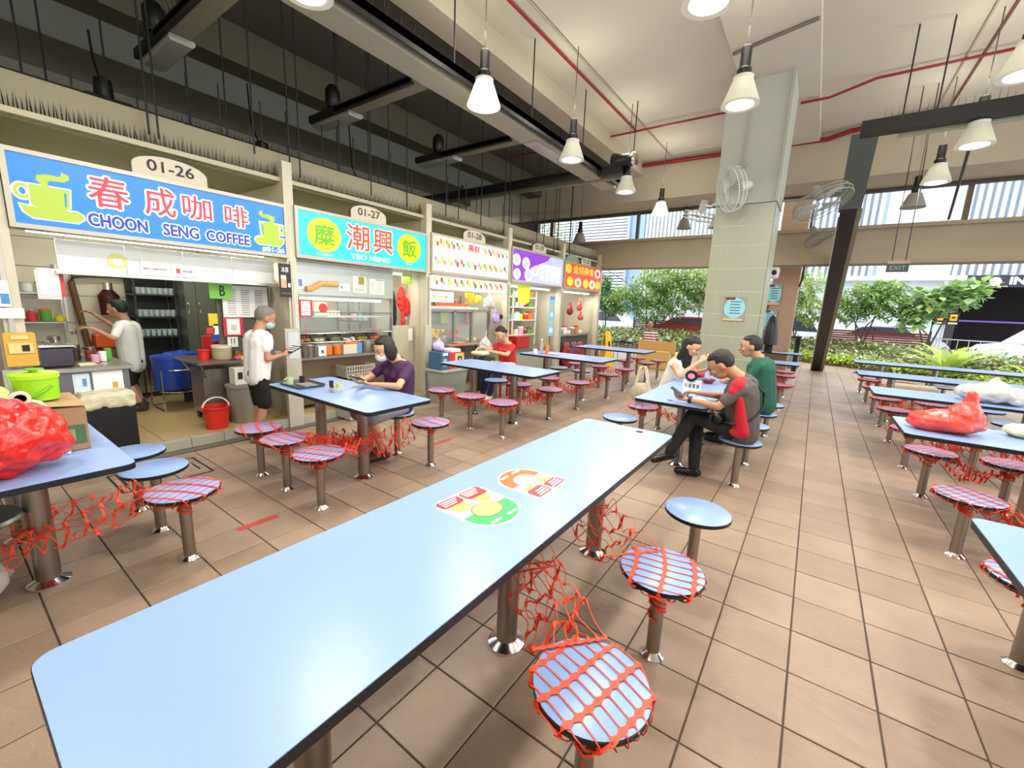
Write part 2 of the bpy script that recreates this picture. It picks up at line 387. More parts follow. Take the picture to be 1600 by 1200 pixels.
def notice(x0, x1, y, z0, z1, label):
    r = thing('notice', label, 'notice', ((x0+x1)/2, y, z0), 'blue safety notices on the columns')
    W, H = x1-x0, z1-z0
    MB().box(x0, x1, y-.004, y, z0, z1).build('backing', mat('notice_back', '#8d9288', .6), r)
    n = 22; pts = []
    for i in range(n):
        a = 2*math.pi*i/n; pts.append(((x0+x1)/2+W*.5*(1 if abs(math.cos(a)) > .7 else .9)*math.cos(a)*1.0, (z0+z1)/2+H*.03+H*.44*math.sin(a)))
    mb = MB(); mb.plate((0, y-.004, 0), (1, 0, 0), (0, 0, 1), pts, .003); mb.build('blob', TEAL, r)
    MB().box(x0, x1-.02, y-.006, y-.003, z0, z0+H*.09).build('orange_strip', ORP, r)
    MB().box(x0+.01, x0+W*.5, y-.009, y-.0075, z1-H*.13, z1-.01).build('maroon_corner', MAR, r)
    for k in range(5): MB().box(x0+W*.28, x0+W*(.8-.05*(k % 2)), y-.0095, y-.008, z0+H*(.3+.12*k), z0+H*(.33+.12*k)).build('text_line', INK, r)
notice(-1.19, -.90, 7.28, 1.50, 1.86, 'blue notice with maroon corner taped on the tiled pillar front')
notice(-1.08, -.78, 12.2, 1.87, 2.36, 'upper of two blue notices on the brown column')
notice(-1.10, -.80, 12.2, 1.26, 1.74, 'lower of two blue notices on the brown column')

# ================================================================== LAMPS
SHADE = mat('lamp_shade', '#cfcdb8', .45, emit=.25)
BULB = mat('lamp_glow', '#ffffff', .5, emit=9, ecol='#fffdf4')
def make_lamp():
    t = thing('pendant_lamp', 'pendant', 'lamp', (0, 0, 3.6))
    z = 3.6
    MB().lathe([(.172, 0), (.165, .02), (.088, .225), (.08, .235), (.16, .018), (.166, 0)], (0, 0, z), 28).build('lamp_shade', SHADE, t)
    MB().lathe([(.0, -.012), (.1, -.008), (.158, .012), (0, .02)], (0, 0, z), 24).build('diffuser', BULB, t)
    MB().lathe([(0, .222), (.088, .222), (.092, .25), (.07, .258), (0, .258)], (0, 0, z), 20).build('collar', WHITE, t)
    MB().lathe([(0, .258), (.062, .258), (.066, .31), (.048, .335), (.048, .50), (.038, .515), (0, .515)], (0, 0, z), 18).build('lamp_holder', BLK, t)
    MB().tube([(0, 0, z+.51), (0, 0, 4.99)], .006).build('cord', mat('cord_grey', '#55524a', .6), t)
    ld = bpy.data.lights.new('lamp_light', 'AREA'); ld.shape = 'DISK'; ld.size = .3; ld.energy = LAMP_W; ld.color = (1, .97, .91)
    lo = bpy.data.objects.new('lamp_light', ld); col.objects.link(lo); lo.parent = t; lo.location = (0, 0, -.03)
    pd = bpy.data.lights.new('ceiling_fill', 'POINT'); pd.energy = LAMP_W*.45; pd.shadow_soft_size = .17; pd.color = (1, .96, .88)   # fill light added above the lamp to brighten the ceiling
    po = bpy.data.objects.new('ceiling_fill', pd); col.objects.link(po); po.parent = t; po.location = (0, 0, .70)
    return t
lp0 = make_lamp()
LG = 'pendant lamps over the hall'
spots = [(-3.1, 3.68, 'brightly glowing pendant lamp nearest the stall signs, hanging in front of the spiked trunking'),
 (-3.06, 5.54, 'second pendant lamp from the front in the row beside the spiked trunking'),
 (-3.0, 7.42, 'third pendant lamp from the front in the row along the trunking, past its end'),
 (-2.98, 9.35, 'fourth pendant lamp from the front in the row nearest the stalls, lit, before the clerestory'),
 (-.87, 3.3, 'pendant lamp cut by the top edge of the photo, seen from below'),
 (-.9, 4.94, 'large pendant lamp with black holder hanging in front of the tiled pillar'),
 (1.1, 5.5, 'pendant lamp cut by the right edge of the photo'),
 (1.19, 7.29, 'pendant lamp hanging just below the black trunking at the right'),
 (1.13, 8.9, 'pendant lamp hanging in front of the clerestory, second from the right edge')]
spots += [(-3.1, 1.8, 'pendant lamp over the hall, outside the photo'), (-3.1, -.1, 'pendant lamp over the hall, outside the photo'), (-.88, 1.6, 'pendant lamp over the hall, outside the photo'), (-.88, -.3, 'pendant lamp over the hall, outside the photo'),
          (1.1, 3.6, 'pendant lamp over the hall, outside the photo'), (1.1, 1.7, 'pendant lamp over the hall, outside the photo'), (3.2, 3.6, 'pendant lamp over the hall, outside the photo'), (3.2, 6.4, 'pendant lamp over the hall, outside the photo')]
for n, (x, y, lab) in enumerate(spots):
    o = lp0 if n == 0 else dup(lp0)
    o.location = (x, y, 3.6); tag(o, lab, 'lamp', LG)
    if n in (0, 3): lit_ones = globals().get('lit_ones', [])+[o]
for o in lit_ones:   # these two have clear shades lit right through
    for ch in o.children:
        if ch.name.startswith('lamp_shade'): ch.data = ch.data.copy(); ch.data.materials[0] = mat('lit_shade', '#fffdf2', .4, emit=3.0)
# unlit lamps seen small against the daylight
for x, y, z, lab in ((-2.94, 11.15, 3.6, 'small unlit pendant lamp hanging before the left louvres of the clerestory'), (-1.95, 9.9, 3.35, 'unlit pendant lamp between the left wall fan and the tiled pillar'),
                     (1.06, 10.08, 3.5, 'small dark pendant lamp hanging between the slanted post and the nearer lamp'), (-5.2, 10.1, 3.25, 'grey unlit pendant lamp over the last stall signs')):
    t = thing('pendant_lamp', lab, 'lamp', (x, y, z), LG)
    MB().lathe([(.172, 0), (.165, .02), (.088, .225), (.0, .235)], (x, y, z), 20).build('lamp_shade', mat('dull_shade', '#8c8a7c', .6), t)
    MB().lathe([(0, .222), (.062, .24), (.066, .31), (.048, .335), (.048, .50), (0, .515)], (x, y, z), 14).build('lamp_holder', BLK, t)
    MB().tube([(x, y, z+.51), (x, y, 4.99 if y < 10.4 else 4.17)], .006).build('cord', MATS['cord_grey'], t)

# ================================================================== PIPES, TRUNKING, RODS
S('sprinkler_pipe', MB().tube([(-3.32, -1, 4.96), (-3.3, 8.38, 4.96)], .018), RED, 'thin red ceiling pipe running beside the grey conduit towards the clerestory', 'pipe')
S('sprinkler_pipe', MB().tube([(-6.4, 8.42, 4.94), (-1.5, 8.38, 4.94)], .018), RED, 'thin red pipe crossing from above the black duct to the tiled pillar', 'pipe')
S('sprinkler_pipe', MB().tube([(-.66, 8.3, 4.82), (-.3, 8.3, 4.82), (.22, 8.3, 4.95), (9, 8.2, 4.95)], .018), RED, 'thin red pipe bending away from the tiled pillar across the right ceiling', 'pipe')
S('sprinkler_pipe', MB().tube([(1.3, -1, 4.97), (1.25, 10.0, 4.97)], .018), mat('brown_pipe', '#6a3b30', .6), 'dull red pipe running diagonally at the top right corner', 'pipe')
S('conduit', MB().tube([(-3.15, -1, 4.98), (-3.12, 10.15, 4.98), (-1.5, 10.15, 4.98)], .014), mat('conduit_tan', '#a59b84', .6), 'grey conduit along the ceiling that carries the pendant cords', 'conduit')
S('conduit', MB().tube([(1.1, -1, 4.98), (1.1, 10.2, 4.98)], .014), MATS['conduit_tan'], 'pale conduit at the top right above the pendant lamps', 'conduit')
S('conduit', MB().tube([(-1.33, 6.45, 4.84), (-.44, 6.2, 4.84)], .02), mat('conduit_dark', '#6f695a', .6), 'grey pipe crossing the ceiling at the head of the tiled pillar', 'conduit')
S('hydrant_pipe', MB().tube([(-4.2, 10.3, 4.93), (-.45, 10.3, 4.88), (-.3, 10.3, 4.88), (.0, 10.2, 5.0-.08), (1.2, 9.9, 4.92)], .04, 10), RED, 'thick red pipe along the top of the far beam', 'pipe')
GV = mat('trunk_grey', '#a9a48e', .5, var=.1, metal=.3)
def spikes(mb, p0, p1, n, h=.11, side=(1, 0, 0)):
    p0, p1 = Vector(p0), Vector(p1)
    for k in range(n):
        p = p0.lerp(p1, (k+.5)/n); s = Vector(side)*(.05*(k % 3-1)); q = p+s+Vector((0, 0, h*(.8+.4*random.random())))
        d = .0035
        mb.add([p+Vector((-d, -d, 0)), p+Vector((d, -d, 0)), p+Vector((0, d, 0)), q], [(0, 1, 3), (1, 2, 3), (2, 0, 3)])
    return mb
t = thing('cable_trunking', 'long suspended trunking with black spiked top running towards the far beam', 'trunking', (-3.6, 4.3, 3.9))
MB().box(-3.82, -3.52, .2, 8.2, 3.9, 3.97).build('tray', GV, t)
MB().box(-3.60, -3.44, .2, 8.25, 3.975, 4.05).box(-3.46, -3.44, .2, 8.25, 3.93, 4.05).build('cable_bundle', DARK, t)
mb = spikes(MB(), (-3.5, .3, 4.05), (-3.5, 8.1, 4.05), 150); spikes(mb, (-3.56, .3, 4.05), (-3.56, 8.1, 4.05), 150); mb.build('bird_spike', DARK, t)['kind'] = 'stuff'
MB().box(-3.78, -3.56, 5.4, 6.4, 3.885, 3.9).build('lit_cover', mat('dull_mirror', '#cfcdc0', .25, metal=.8), t)
for n, (y, x1, lab) in enumerate(((1.72, -6.0, 'nearest trunking branch at the upper left with a clear-covered light fitting'), (3.52, -5.95, 'middle trunking branch with a spiked top and glass light fitting over sign 01-27'), (5.35, -5.9, 'far trunking branch with a thin light fitting over the fruit stall'))):
    t = thing('trunking_branch', lab, 'trunking', ((x1-3.82)/2, y, 3.9), 'trunking branches over the stalls')
    MB().box(x1+.6, -3.83, y-.11, y+.11, 3.92, 3.97).build('tray', mat('trunk_shade', '#77715c', .6), t)
    MB().box(x1, -3.9, y-.11, y-.07, 3.9, 3.985).build('side_rail', DARK, t)
    mb = spikes(MB(), (x1+.3, y-.09, 3.985), (-3.9, y-.09, 3.985), 60, side=(0, 1, 0)); mb.build('bird_spike', DARK, t)['kind'] = 'stuff'
    MB().box(x1, x1+.85, y-.07, y+.14, 3.86, 3.93, b=.02).build('light_fitting', mat('fitting_glass', '#b9bdb0', .2, metal=.4), t)
    MB().lathe([(0, 0), (.07, 0), (.09, .05), (.09, .2), (.05, .26), (0, .27)], (x1+.5, y-.06, 4.0), 14).build('motor', BLK, t)
for x, y, z, lab in ((-6.9, 1.55, 3.65, 'white and black floodlight above the fascia near the upper left corner'), (-6.6, 3.1, 3.42, 'small black floodlight on a bracket above sign 01-26'), (-6.6, 4.7, 3.3, 'small black floodlight on a bracket above sign 01-27')):
    t = thing('floodlight', lab, 'lamp', (x, y, z), 'floodlights above the stalls')
    MB().box(x-.16, x+.16, y-.2, y+.2, z, z+.035, b=.01).build('mounting_plate', BLK, t)
    MB().lathe([(0, 0), (.06, 0), (.09, .06), (.08, .22), (0, .27)], (x-.03, y, z+.035), 12).build('motor', BLK, t)
    if lab.startswith('white'): MB().box(x-.12, x+.14, y-.18, y+.12, z-.22, z-.005, b=.02).build('lamp_box', mat('fitting_white', '#bdb9ad', .5), t)
    MB().tube([(x, y, z+.1), (x-.3, y, z+.55), (x-.35, y, 4.5)], .012).build('bracket', DARK, t)
t = thing('exhaust_duct', 'round black duct crossing above the stalls towards the far beam', 'duct', (-5.3, 7.4, 3.95))
MB().tube([(-8.5, 7.45, 4.0), (-3.5, 7.4, 4.0), (-3.05, 7.38, 4.0)], .085, 12).build('pipe', DARK, t)
MB().lathe([(.0, 0), (.14, 0), (.15, .03), (.11, .16), (.11, .3), (0, .3)], (-3.25, 7.38, 4.1), 16, 'x').build('motor', BLK, t)
MB().lathe([(.0, 0), (.10, 0), (.12, .04), (.10, .08), (0, .08)], (-2.92, 7.38, 4.1), 16, 'x').build('end_cap', CHROME, t)
MB().box(-8.5, -3.0, 7.52, 7.6, 3.88, 3.98).build('channel', mat('channel_green', '#7d8168', .5), t)
for x in (-6.8, -5.9): MB().lathe([(.04, 0), (.055, .01), (.04, .02)], (x, 7.4, 4.12), 10, 'x').build('hook', DARK, t)
t = thing('wall_trunking', 'black trunking with spikes running from the slanted post to the right edge', 'trunking', (3, 7.3, 3.9))
MB().box(.12, 9, 7.15, 7.3, 3.86, 4.02).build('tray', DARK, t)
MB().box(.5, 9, 7.32, 7.42, 3.84, 3.9).build('channel', mat('channel_pale', '#a8ae92', .5), t)
mb = spikes(MB(), (.3, 7.2, 4.02), (6, 7.2, 4.02), 90, h=.14, side=(0, 1, 0)); mb.build('bird_spike', mat('spike_brown', '#5d5346', .6), t)['kind'] = 'stuff'
S('strut', MB().tube([(1.2, 7.5, 3.9), (1.5, 9.8, 3.4), (1.55, 10.2, 3.3)], .018), DARK, 'thin dark strut slanting behind the right pendant lamps', 'strut')
# hanging rods
ORD = ["first", "second", "third", "fourth", "fifth", "sixth", "seventh", "eighth", "ninth", "tenth", "eleventh", "twelfth", "thirteenth", "fourteenth", "fifteenth", "sixteenth", "seventeenth", "eighteenth", "nineteenth", "twentieth"]
SGN = ["blue coffee sign", "turquoise sign", "fruit menu sign", "purple sign", "red food sign"]
BND = [2.67, 4.87, 7.06, 9.28, 99]
cnt = {}
RG = 'black threaded rods hanging above the stalls'
rods = sorted([(-5.25, .30, 3.0), (-5.25, .36, 3.0), (-5.6, .75, 3.3), (-5.9, 1.35, 3.35), (-6.3, 1.0, 3.5), (-5.22, 1.52, 2.98), (-5.22, 1.45, 3.0), (-5.7, 1.95, 3.3), (-5.7, 2.3, 3.3), (-5.22, 2.36, 3.1), (-5.22, 2.86, 2.98), (-5.22, 2.74, 3.1),
        (-5.6, 3.6, 3.3), (-5.4, 3.5, 3.1), (-5.4, 3.95, 3.0), (-5.4, 4.3, 3.0), (-5.22, 3.85, 3.0), (-5.3, 4.55, 3.0), (-5.22, 5.3, 3.0), (-5.22, 5.6, 3.0), (-5.22, 6.2, 3.0), (-5.22, 6.9, 3.0), (-5.4, 7.3, 3.0), (-5.4, 7.7, 3.0), (-5.22, 8.1, 3.0), (-5.22, 8.4, 3.0), (-5.22, 9.0, 3.0), (-5.22, 9.6, 3.0), (-4.6, 7.8, 2.7), (-4.5, 8.3, 2.7),
        (-3.3, 2.6, 3.98), (-3.45, 3.6, 3.9), (-3.46, 5.1, 3.9), (-3.46, 6.6, 3.9), (-2.9, 7.38, 4.2), (.75, 9, 2.48), (.5, 7.2, 4.0), (.8, 7.2, 4.0)], key=lambda q: q[1])
r0_ = None
for n, (x, y, z) in enumerate(rods):
    if abs(x-.75) < .01: continue
    o = MB().tube([(x, y, z), (x, y, 4.99)], .009, 5).build('hanging_rod', DARK)
    if x < -4: b_ = next(i for i in range(5) if y < BND[i]); w_ = 'above the '+SGN[b_]
    else: w_ = 'by the long spiked trunking' if x < 0 else 'right of the tiled pillar'
    cnt[w_] = cnt.get(w_, 0)+1
    tag(o, f'{ORD[cnt[w_]-1]} thin black hanging rod from the left {w_}', 'rod', RG)
# short stub rods standing up from the fascia
for n in range(26):
    y = 1.0+n*.38+random.uniform(-.1, .1); h = random.choice((.25, .35, .5))
    o = MB().tube([(-5.4, y, 3.221), (-5.4, y, 3.221+h)], .008, 5).build('stub_rod', DARK); b_ = next(i for i in range(5) if y < BND[i]); cnt[b_] = cnt.get(b_, 0)+1; tag(o, f'{ORD[cnt[b_]-1]} short black rod from the left, standing on the fascia above the {SGN[b_]}', 'rod', 'stub rods on the fascia')

# fascia of the stall row
fs = thing('stall_fascia', 'long beige fascia with a spiked ledge above all the stall signs', 'fascia', (-5.4, 5.5, 2.86))
MB().box(-5.46, -5.34, -1.2, 11.55, 2.92, 3.22).build('board', FASC, fs)
MB().box(-5.36, -5.22, -1.2, 11.55, 2.88, 2.925).build('ledge', mat('ledge_cream', '#bdb594', .6), fs)
mb = spikes(MB(), (-5.28, -1, 2.92), (-5.28, 11.4, 2.92), 520, h=.14); spikes(mb, (-5.25, -1, 2.92), (-5.25, 11.4, 2.92), 520, h=.14); spikes(mb, (-5.4, 1.7, 3.22), (-5.4, 3, 3.22), 50, h=.1); mb.build('bird_spike', DARK, fs)['kind'] = 'stuff'
PY = [.44, 2.67, 4.87, 7.06, 9.28, 11.5]
names = ['left edge of the photo', 'blue coffee sign and the turquoise sign', 'turquoise sign and the fruit menu', 'fruit menu and the purple sign', 'purple sign and the red food sign', 'red food sign and the garden']
p0 = None
for n, y in enumerate(PY):
    t = thing('stall_post', ('cream stall post at the ' if n == 0 else 'cream stall post between the ')+names[n], 'post', (-5.2, y, 0), 'cream posts between the stalls')
    MB().box(-5.3, -5.16, y-.055, y+.055, 0, 3.1, b=.006).build('post', CREAM, t)
    MB().box(-5.17, -5.14, y-.03, y+.0, .0, 2.0).build('edge_strip', mat('strip_alu', '#b4b0a2', .35, metal=.5), t)

# ================================================================== TABLES AND STOOLS
def steel_leg(mb, x, y, z1, r=.05):
    return mb.lathe([(r, 0.0), (r, z1)], (x, y, 0), 20)
def flange(x, y, r): return MB().lathe([(r*1.75, 0.001), (r*1.75, .012), (r*1.1, .03), (r, .034)], (x, y, 0), 22)
def table(x0, x1, y0, y1, legs, label, holes=()):
    t = thing('dining_table', label, 'table', ((x0+x1)/2, (y0+y1)/2, 0), 'blue topped canteen tables')
    MB().prism(rrect(x0, x1, y0, y1, .045), .7505, .753).build('table_top', BLUE, t)
    MB().prism(rrect(x0-.002, x1+.002, y0-.002, y1+.002, .047), .722, .7505).build('edge_band', BLACK, t)
    for lx, ly in legs:
        l = steel_leg(MB(), lx, ly, .722).build('leg', STEEL, t); flange(lx, ly, .05).build('floor_flange', CHROME, l)
    for hx, hy in holes: MB().lathe([(0, 0), (.026, 0), (.026, .002), (0, .002)], (hx, hy, .753), 16).build('cable_hole', BLACK, t)
    return t
table(-1.344, -.689, .049, 2.928, [(-.995, .5), (-.995, 1.45), (-.995, 2.42)], 'long pale blue table in the foreground with two round-ended stickers', [(-.9, 2.85)])
table(-1.344, -.689, 3.98, 6.80, [(-1.0, 4.5), (-1.0, 5.4), (-1.0, 6.3)], 'pale blue middle table shared by the men in grey and green', [(-1.04, 4.12)])
LX = [-3.84, -3.39, -2.88]
table(-4.22, -2.62, -.12, .54, [(-3.9, .22), (-3.2, .24)], 'pale blue table at the left edge carrying the red bag and cardboard box')
table(-4.19, -2.63, 1.87, 2.53, [(-3.85, 2.2), (-3.15, 2.19)], 'pale blue table of the woman in purple, tray and cruet bowl on it')
table(-4.27, -2.68, 4.24, 4.93, [(-3.92, 4.58), (-3.2, 4.58)], 'empty pale blue table in front of the fruit stall')
table(-4.3, -2.7, 6.27, 7.03, [(-3.95, 6.65), (-3.2, 6.65)], 'pale blue table with orange and clear bottles at its left end')
table(-4.35, -2.73, 8.5, 9.25, [(-3.95, 8.88), (-3.2, 8.88)], 'pale blue table farthest along the stalls, by the yellow warning board')
table(.67, 3.6, 1.9, 2.6, [(1.15, 2.28), (2.3, 2.28)], 'empty pale blue table cut by the right edge, nearest the camera there')
table(.67, 3.6, 4.28, 5.0, [(1.5, 4.75), (2.6, 4.75)], 'pale blue table at the right with the single red plastic bag')
table(.67, 3.6, 6.41, 7.12, [(1.5, 6.8), (2.6, 6.8)], 'pale blue table at the right with the white and red bags')
table(.66, 3.6, 8.5, 9.25, [(1.1, 8.9), (2.0, 8.9), (2.6, 8.9)], 'long pale blue table behind the one with the white bag')
table(.75, 3.2, 10.9, 11.65, [(1.2, 11.3), (2.0, 11.3)], 'farthest pale blue table at the right, before the ferns')
table(-1.67, -.14, 8.95, 9.62, [(-1.3, 9.3), (-.55, 9.3)], 'pale blue table just behind the tiled pillar')
table(-1.7, -.17, 11.6, 12.15, [(-1.3, 11.9), (-.95, 11.9)], 'farthest pale blue table, in front of the brown column')

def stool0(z=.45):
    t = thing('stool', 's', 'stool', (0, 0, 0))
    MB().lathe([(0, .4485), (.176, .4485), (.179, .4505), (.177, .452), (0, .4525)], (0, 0, 0), 40).build('seat', BLUE, t)
    MB().lathe([(.0, .424), (.17, .424), (.181, .432), (.181, .4485), (.1, .4488), (0, .4488)], (0, 0, 0), 40).build('seat_rim', BLACK, t)
    MB().lathe([(.031, 0), (.031, .424)], (0, 0, 0), 18).build('post', STEEL, t)
    flange(0, 0, .031).build('floor_flange', CHROME, t)
    return t
# orange barrier net: wide bands joined by thin strands
def net_geo(fn, nb, ns, wb=.011, wt=.0022, sub=3):
    """fn(s,t) with s along the strands and t along the bands, both 0..1, returns point; ribbons as thin double quads"""
    mb = MB()
    def ribbon(pts, ws):
        m = len(pts); pts = [Vector(p) for p in pts]; vs = []
        for i in range(m):
            d = pts[min(i+1, m-1)]-pts[max(i-1, 0)]
            if d.length < 1e-6: d = Vector((1, 0, 0))
            d.normalize(); a = d.cross(Vector((0, 0, 1)))
            if a.length < .25: a = d.cross(Vector((.3, 1, 0)))
            a.normalize(); n_ = a.cross(d)*.0009
            vs += [pts[i]-a*ws[i]+n_, pts[i]+a*ws[i]+n_, pts[i]+a*ws[i]-n_, pts[i]-a*ws[i]-n_]
        fs = []
        for i in range(m-1):
            for k in range(4): l = (k+1) % 4; fs.append((4*i+k, 4*i+4+k, 4*i+4+l, 4*i+l))
        mb.add(vs, fs)
    for b in range(nb):
        s = b/(nb-1) if nb > 1 else .5; q = 2*sub; pts = []; ws = []
        for k in range((ns-1)*q+1):
            pts.append(fn(s, k/((ns-1)*q))); ws.append(wb*(.42+.58*abs(math.cos(math.pi*(k % q)/q))))
        ribbon(pts, ws)
    for k in range(ns):
        t_ = k/(ns-1)
        for b in range(nb-1):
            m = sub*2+1; pts = [fn((b+j/(m-1))/(nb-1), t_) for j in range(m)]
            ribbon(pts, [wt+(wb*.7 if j in (0, m-1) else 0) for j in range(m)])
    return mb
def seat_drape(R_=.181, ang=0, seed=0, ext=.27, scale=1.0, skew=0):
    rr = random.Random(seed); ph = rr.uniform(0, 6)
    ca, sa = math.cos(ang), math.sin(ang)
    def fn(s, t):
        x = (s*2-1)*ext*scale; y = (t*2-1)*ext; y += .012*math.sin(9*x+ph)+skew*x; x += .014*math.sin(11*y+ph*2)
        r = math.hypot(x, y); z = .4555+.0015*math.sin(25*x+ph)
        if r > R_:
            over = r-R_; k = (R_+.004)/r
            if over < .035: nx, ny, z = x*k, y*k, .4535-over
            else:
                g_ = max(.3, 1-(over-.035)*13); nx, ny, z = x*k*g_, y*k*g_, .4185-(over-.035)*.7
            x, y = nx, ny
        return Vector((x*ca-y*sa, x*sa+y*ca, z))
    return fn
def seat_net(n, x, y, ang, label, nb=5, ns=12, ext=.27, seed=1, extra=None, tight=1.0):
    near = y < 1.9 and x > -1
    t = thing('safety_net', label, 'net', (0, 0, 0), 'orange barrier nets tied over the stools')
    mb = net_geo(seat_drape(ang=ang, seed=seed, ext=ext if near else min(ext, .235)), nb if near else min(nb, 7), ns if near else min(ns, 11), wb=.011 if near else .0075, wt=.0022 if near else .0017)
    # knot wound round the post
    rr = random.Random(seed)
    for k in range(9 if near else 4):
        a = rr.uniform(0, 6); pts = [(.036*math.cos(a+j*.8), .036*math.sin(a+j*.8), .415-.02*k-j*.008+rr.uniform(-.006, .006)) for j in range(8)]
        mb.tube(pts, .006, 4)
    mb.v = [(v[0]+x, v[1]+y, v[2]) for v in mb.v]
    mb.build('net_cover', NET, t, None)
    for (A, B, w0, w1, sag, nb2, ns2, sd_) in (extra or []):
        net_tail(A, B, w0, w1, sag, nb2, ns2, sd_).build('net_strip', NET, t)
    t.location = (x, y, 0)
    for ch in t.children:
        for v in ch.data.vertices: v.co.x -= x; v.co.y -= y
    return t
def net_tail(A, B, w0, w1, sag, nb, ns, seed, vert=.42):
    A, B = Vector(A), Vector(B); d = (B-A); L_ = d.length; d.normalize(); side = d.cross(Vector((0, 0, 1))).normalized(); rr = random.Random(seed)
    ph = [rr.uniform(0, 6) for _ in range(6)]; J = {}
    def fn(s, t):
        w_ = w0+(w1-w0)*s; y = (t-.5)*w_
        p = A+d*(s*L_)-Vector((0, 0, sag*4*s*(1-s)))
        e = min(1, 4*s*(1-s)*2)
        p += side*(y*(1-.5*vert*e)+.02*e*math.sin(14*s+9*t+ph[0]))
        p += Vector((0, 0, 1))*(vert*y*e*1.3+.022*e*math.sin(17*s+13*t+ph[1])+.014*e*math.sin(31*t+23*s+ph[2]))
        p += d*(.02*e*math.sin(11*t+ph[3]+8*s))
        return p
    return net_geo(fn, nb, ns, wb=.0085, wt=.0018)
st0 = stool0(); sused = False
def stool(x, y, label, z=None):
    global sused
    o = dup(st0) if sused else st0; sused = True
    o.location = (x, y, 0); tag(o, label, 'stool', 'round fixed stools with blue seats'); return o
# foreground table, right side
stool(-.41, 1.07, 'netted stool nearest the camera, orange net spread over its blue seat')
stool(-.41, 1.81, 'netted stool second from the camera beside the long foreground table')
stool(-.41, 2.52, 'bare blue stool third along the long foreground table, no net')
for k, y in enumerate((1.07, 1.81, 2.5)): stool(-1.6, y, ('nearest', 'middle', 'farthest')[k]+' stool on the hidden left side of the long foreground table')
seat_net(0, -.41, 1.07, R(-20), 'orange net spread over the stool nearest the camera', nb=6, ns=13, ext=.25, seed=3,
         extra=[((-.53, 1.16, .46), (-.92, 1.50, .42), .27, .24, .03, 6, 9, 1), ((-.9, 1.5, .4), (-1.25, 1.75, .38), .25, .22, .05, 4, 7, 5), ((-.41, 1.07, .40), (-.40, 1.07, .12), .05, .03, 0, 4, 5, 8)])
seat_net(0, -.41, 1.81, R(16), 'orange net over the second stool beside the foreground table', nb=5, ns=11, ext=.25, seed=5,
         extra=[((-.56, 1.83, .455), (-.96, 2.2, .42), .28, .26, .03, 5, 7, 2), ((-.95, 2.2, .4), (-1.3, 2.45, .38), .26, .2, .04, 4, 6, 6)])
# people's table
stool(-1.58, 4.29, 'bare blue stool at the near left corner of the occupied middle table')
stool(-1.58, 5.03, 'netted stool on the left of the occupied middle table, before the woman in white')
stool(-1.58, 5.75, 'stool under the woman in white')
stool(-.42, 4.28, 'stool under the man in the grey and red shirt')
stool(-.42, 5.0, 'bare stool just behind the man in the grey and red shirt')
stool(-.40, 5.72, 'stool under the man in the green shirt')
stool(-.36, 6.40, 'bare blue stool on the right just beyond the man in green')
seat_net(0, -1.58, 5.03, R(20), 'orange net over the stool left of the occupied middle table', nb=7, ns=14, ext=.27, seed=9,
         extra=[((-1.45, 5.05, .43), (-.8, 5.1, .38), .26, .3, .06, 9, 12, 3), ((-.9, 5.1, .38), (-.5, 5.1, .4), .3, .2, .05, 7, 10, 4)])
# left block: (y, side word, table name, netted flags)
def row(y, where, xs, net, tails=(), labs=('left', 'middle', 'right')):
    for k, x in enumerate(xs):
        nm = f'{"netted" if net[k] else "bare"} blue stool, {labs[k]} of three {where}'
        stool(x, y, nm)
        if net[k]:
            seat_net(0, x, y, R(70+25*k), f'orange net over the {labs[k]} stool {where}', nb=[5, 8, 6][k] if net[k] == 1 else 10, ns=12 if net[k] == 1 else 18, ext=.25, seed=int(abs(y)*10+k*7), extra=tails[k] if k < len(tails) and tails[k] else None)
row(.78, 'beyond the left edge table', LX, (0, 0, 1), [None, None, [((-2.98, .66, .43), (-3.2, .2, .34), .25, .3, .03, 8, 11, 21), ((-3.2, .25, .35), (-3.1, -.35, .3), .3, .3, .03, 9, 12, 22)]])
row(1.62, 'before the table of the woman in purple', LX, (1, 1, 1),
    [[((-3.76, 1.68, .42), (-3.2, 2.15, .36), .2, .3, .03, 9, 12, 31)], [((-3.3, 1.7, .43), (-3.1, 2.1, .38), .22, .28, .02, 8, 12, 32)], [((-2.86, 1.78, .44), (-3.05, 2.2, .4), .25, .28, .02, 7, 11, 33)]])
stool(-3.4, 2.77, 'stool under the woman in purple'); stool(-3.84, 2.77, 'hidden stool to the left of the woman in purple')
stool(-2.9, 2.77, 'netted blue stool to the right of the woman in purple')
seat_net(0, -2.9, 2.77, R(80), 'orange net over the stool right of the woman in purple', nb=5, ns=9, ext=.22, seed=41,
         extra=[((-3.0, 2.68, .43), (-3.12, 2.2, .3), .26, .3, .05, 8, 12, 42), ((-3.1, 2.25, .34), (-3.35, 1.95, .38), .3, .3, .03, 7, 10, 43)])
row(3.95, 'before the empty table facing the fruit stall', [-3.93, -3.42, -2.91], (1, 1, 1),
    [[((-3.85, 4.0, .42), (-3.5, 4.1, .3), .2, .25, .05, 8, 10, 51)], [((-3.35, 4.0, .42), (-3.0, 4.3, .3), .2, .25, .05, 8, 10, 52)], [((-2.95, 4.05, .42), (-3.15, 4.5, .3), .2, .25, .05, 8, 10, 53)]])
row(5.09, 'behind the empty table facing the fruit stall', [-3.9, -3.46, -2.93], (0, 1, 2), [None, [((-3.4, 5.1, .42), (-3.0, 5.2, .28), .2, .25, .05, 9, 12, 61)], [((-3.0, 5.05, .4), (-3.35, 5.1, .3), .25, .25, .06, 10, 14, 63)]])
row(5.93, 'before the bottle table', [-3.93, -3.45, -2.91], (1, 2, 1), [None, [((-3.4, 5.95, .4), (-3.0, 6.2, .26), .25, .25, .05, 10, 14, 71)], None])
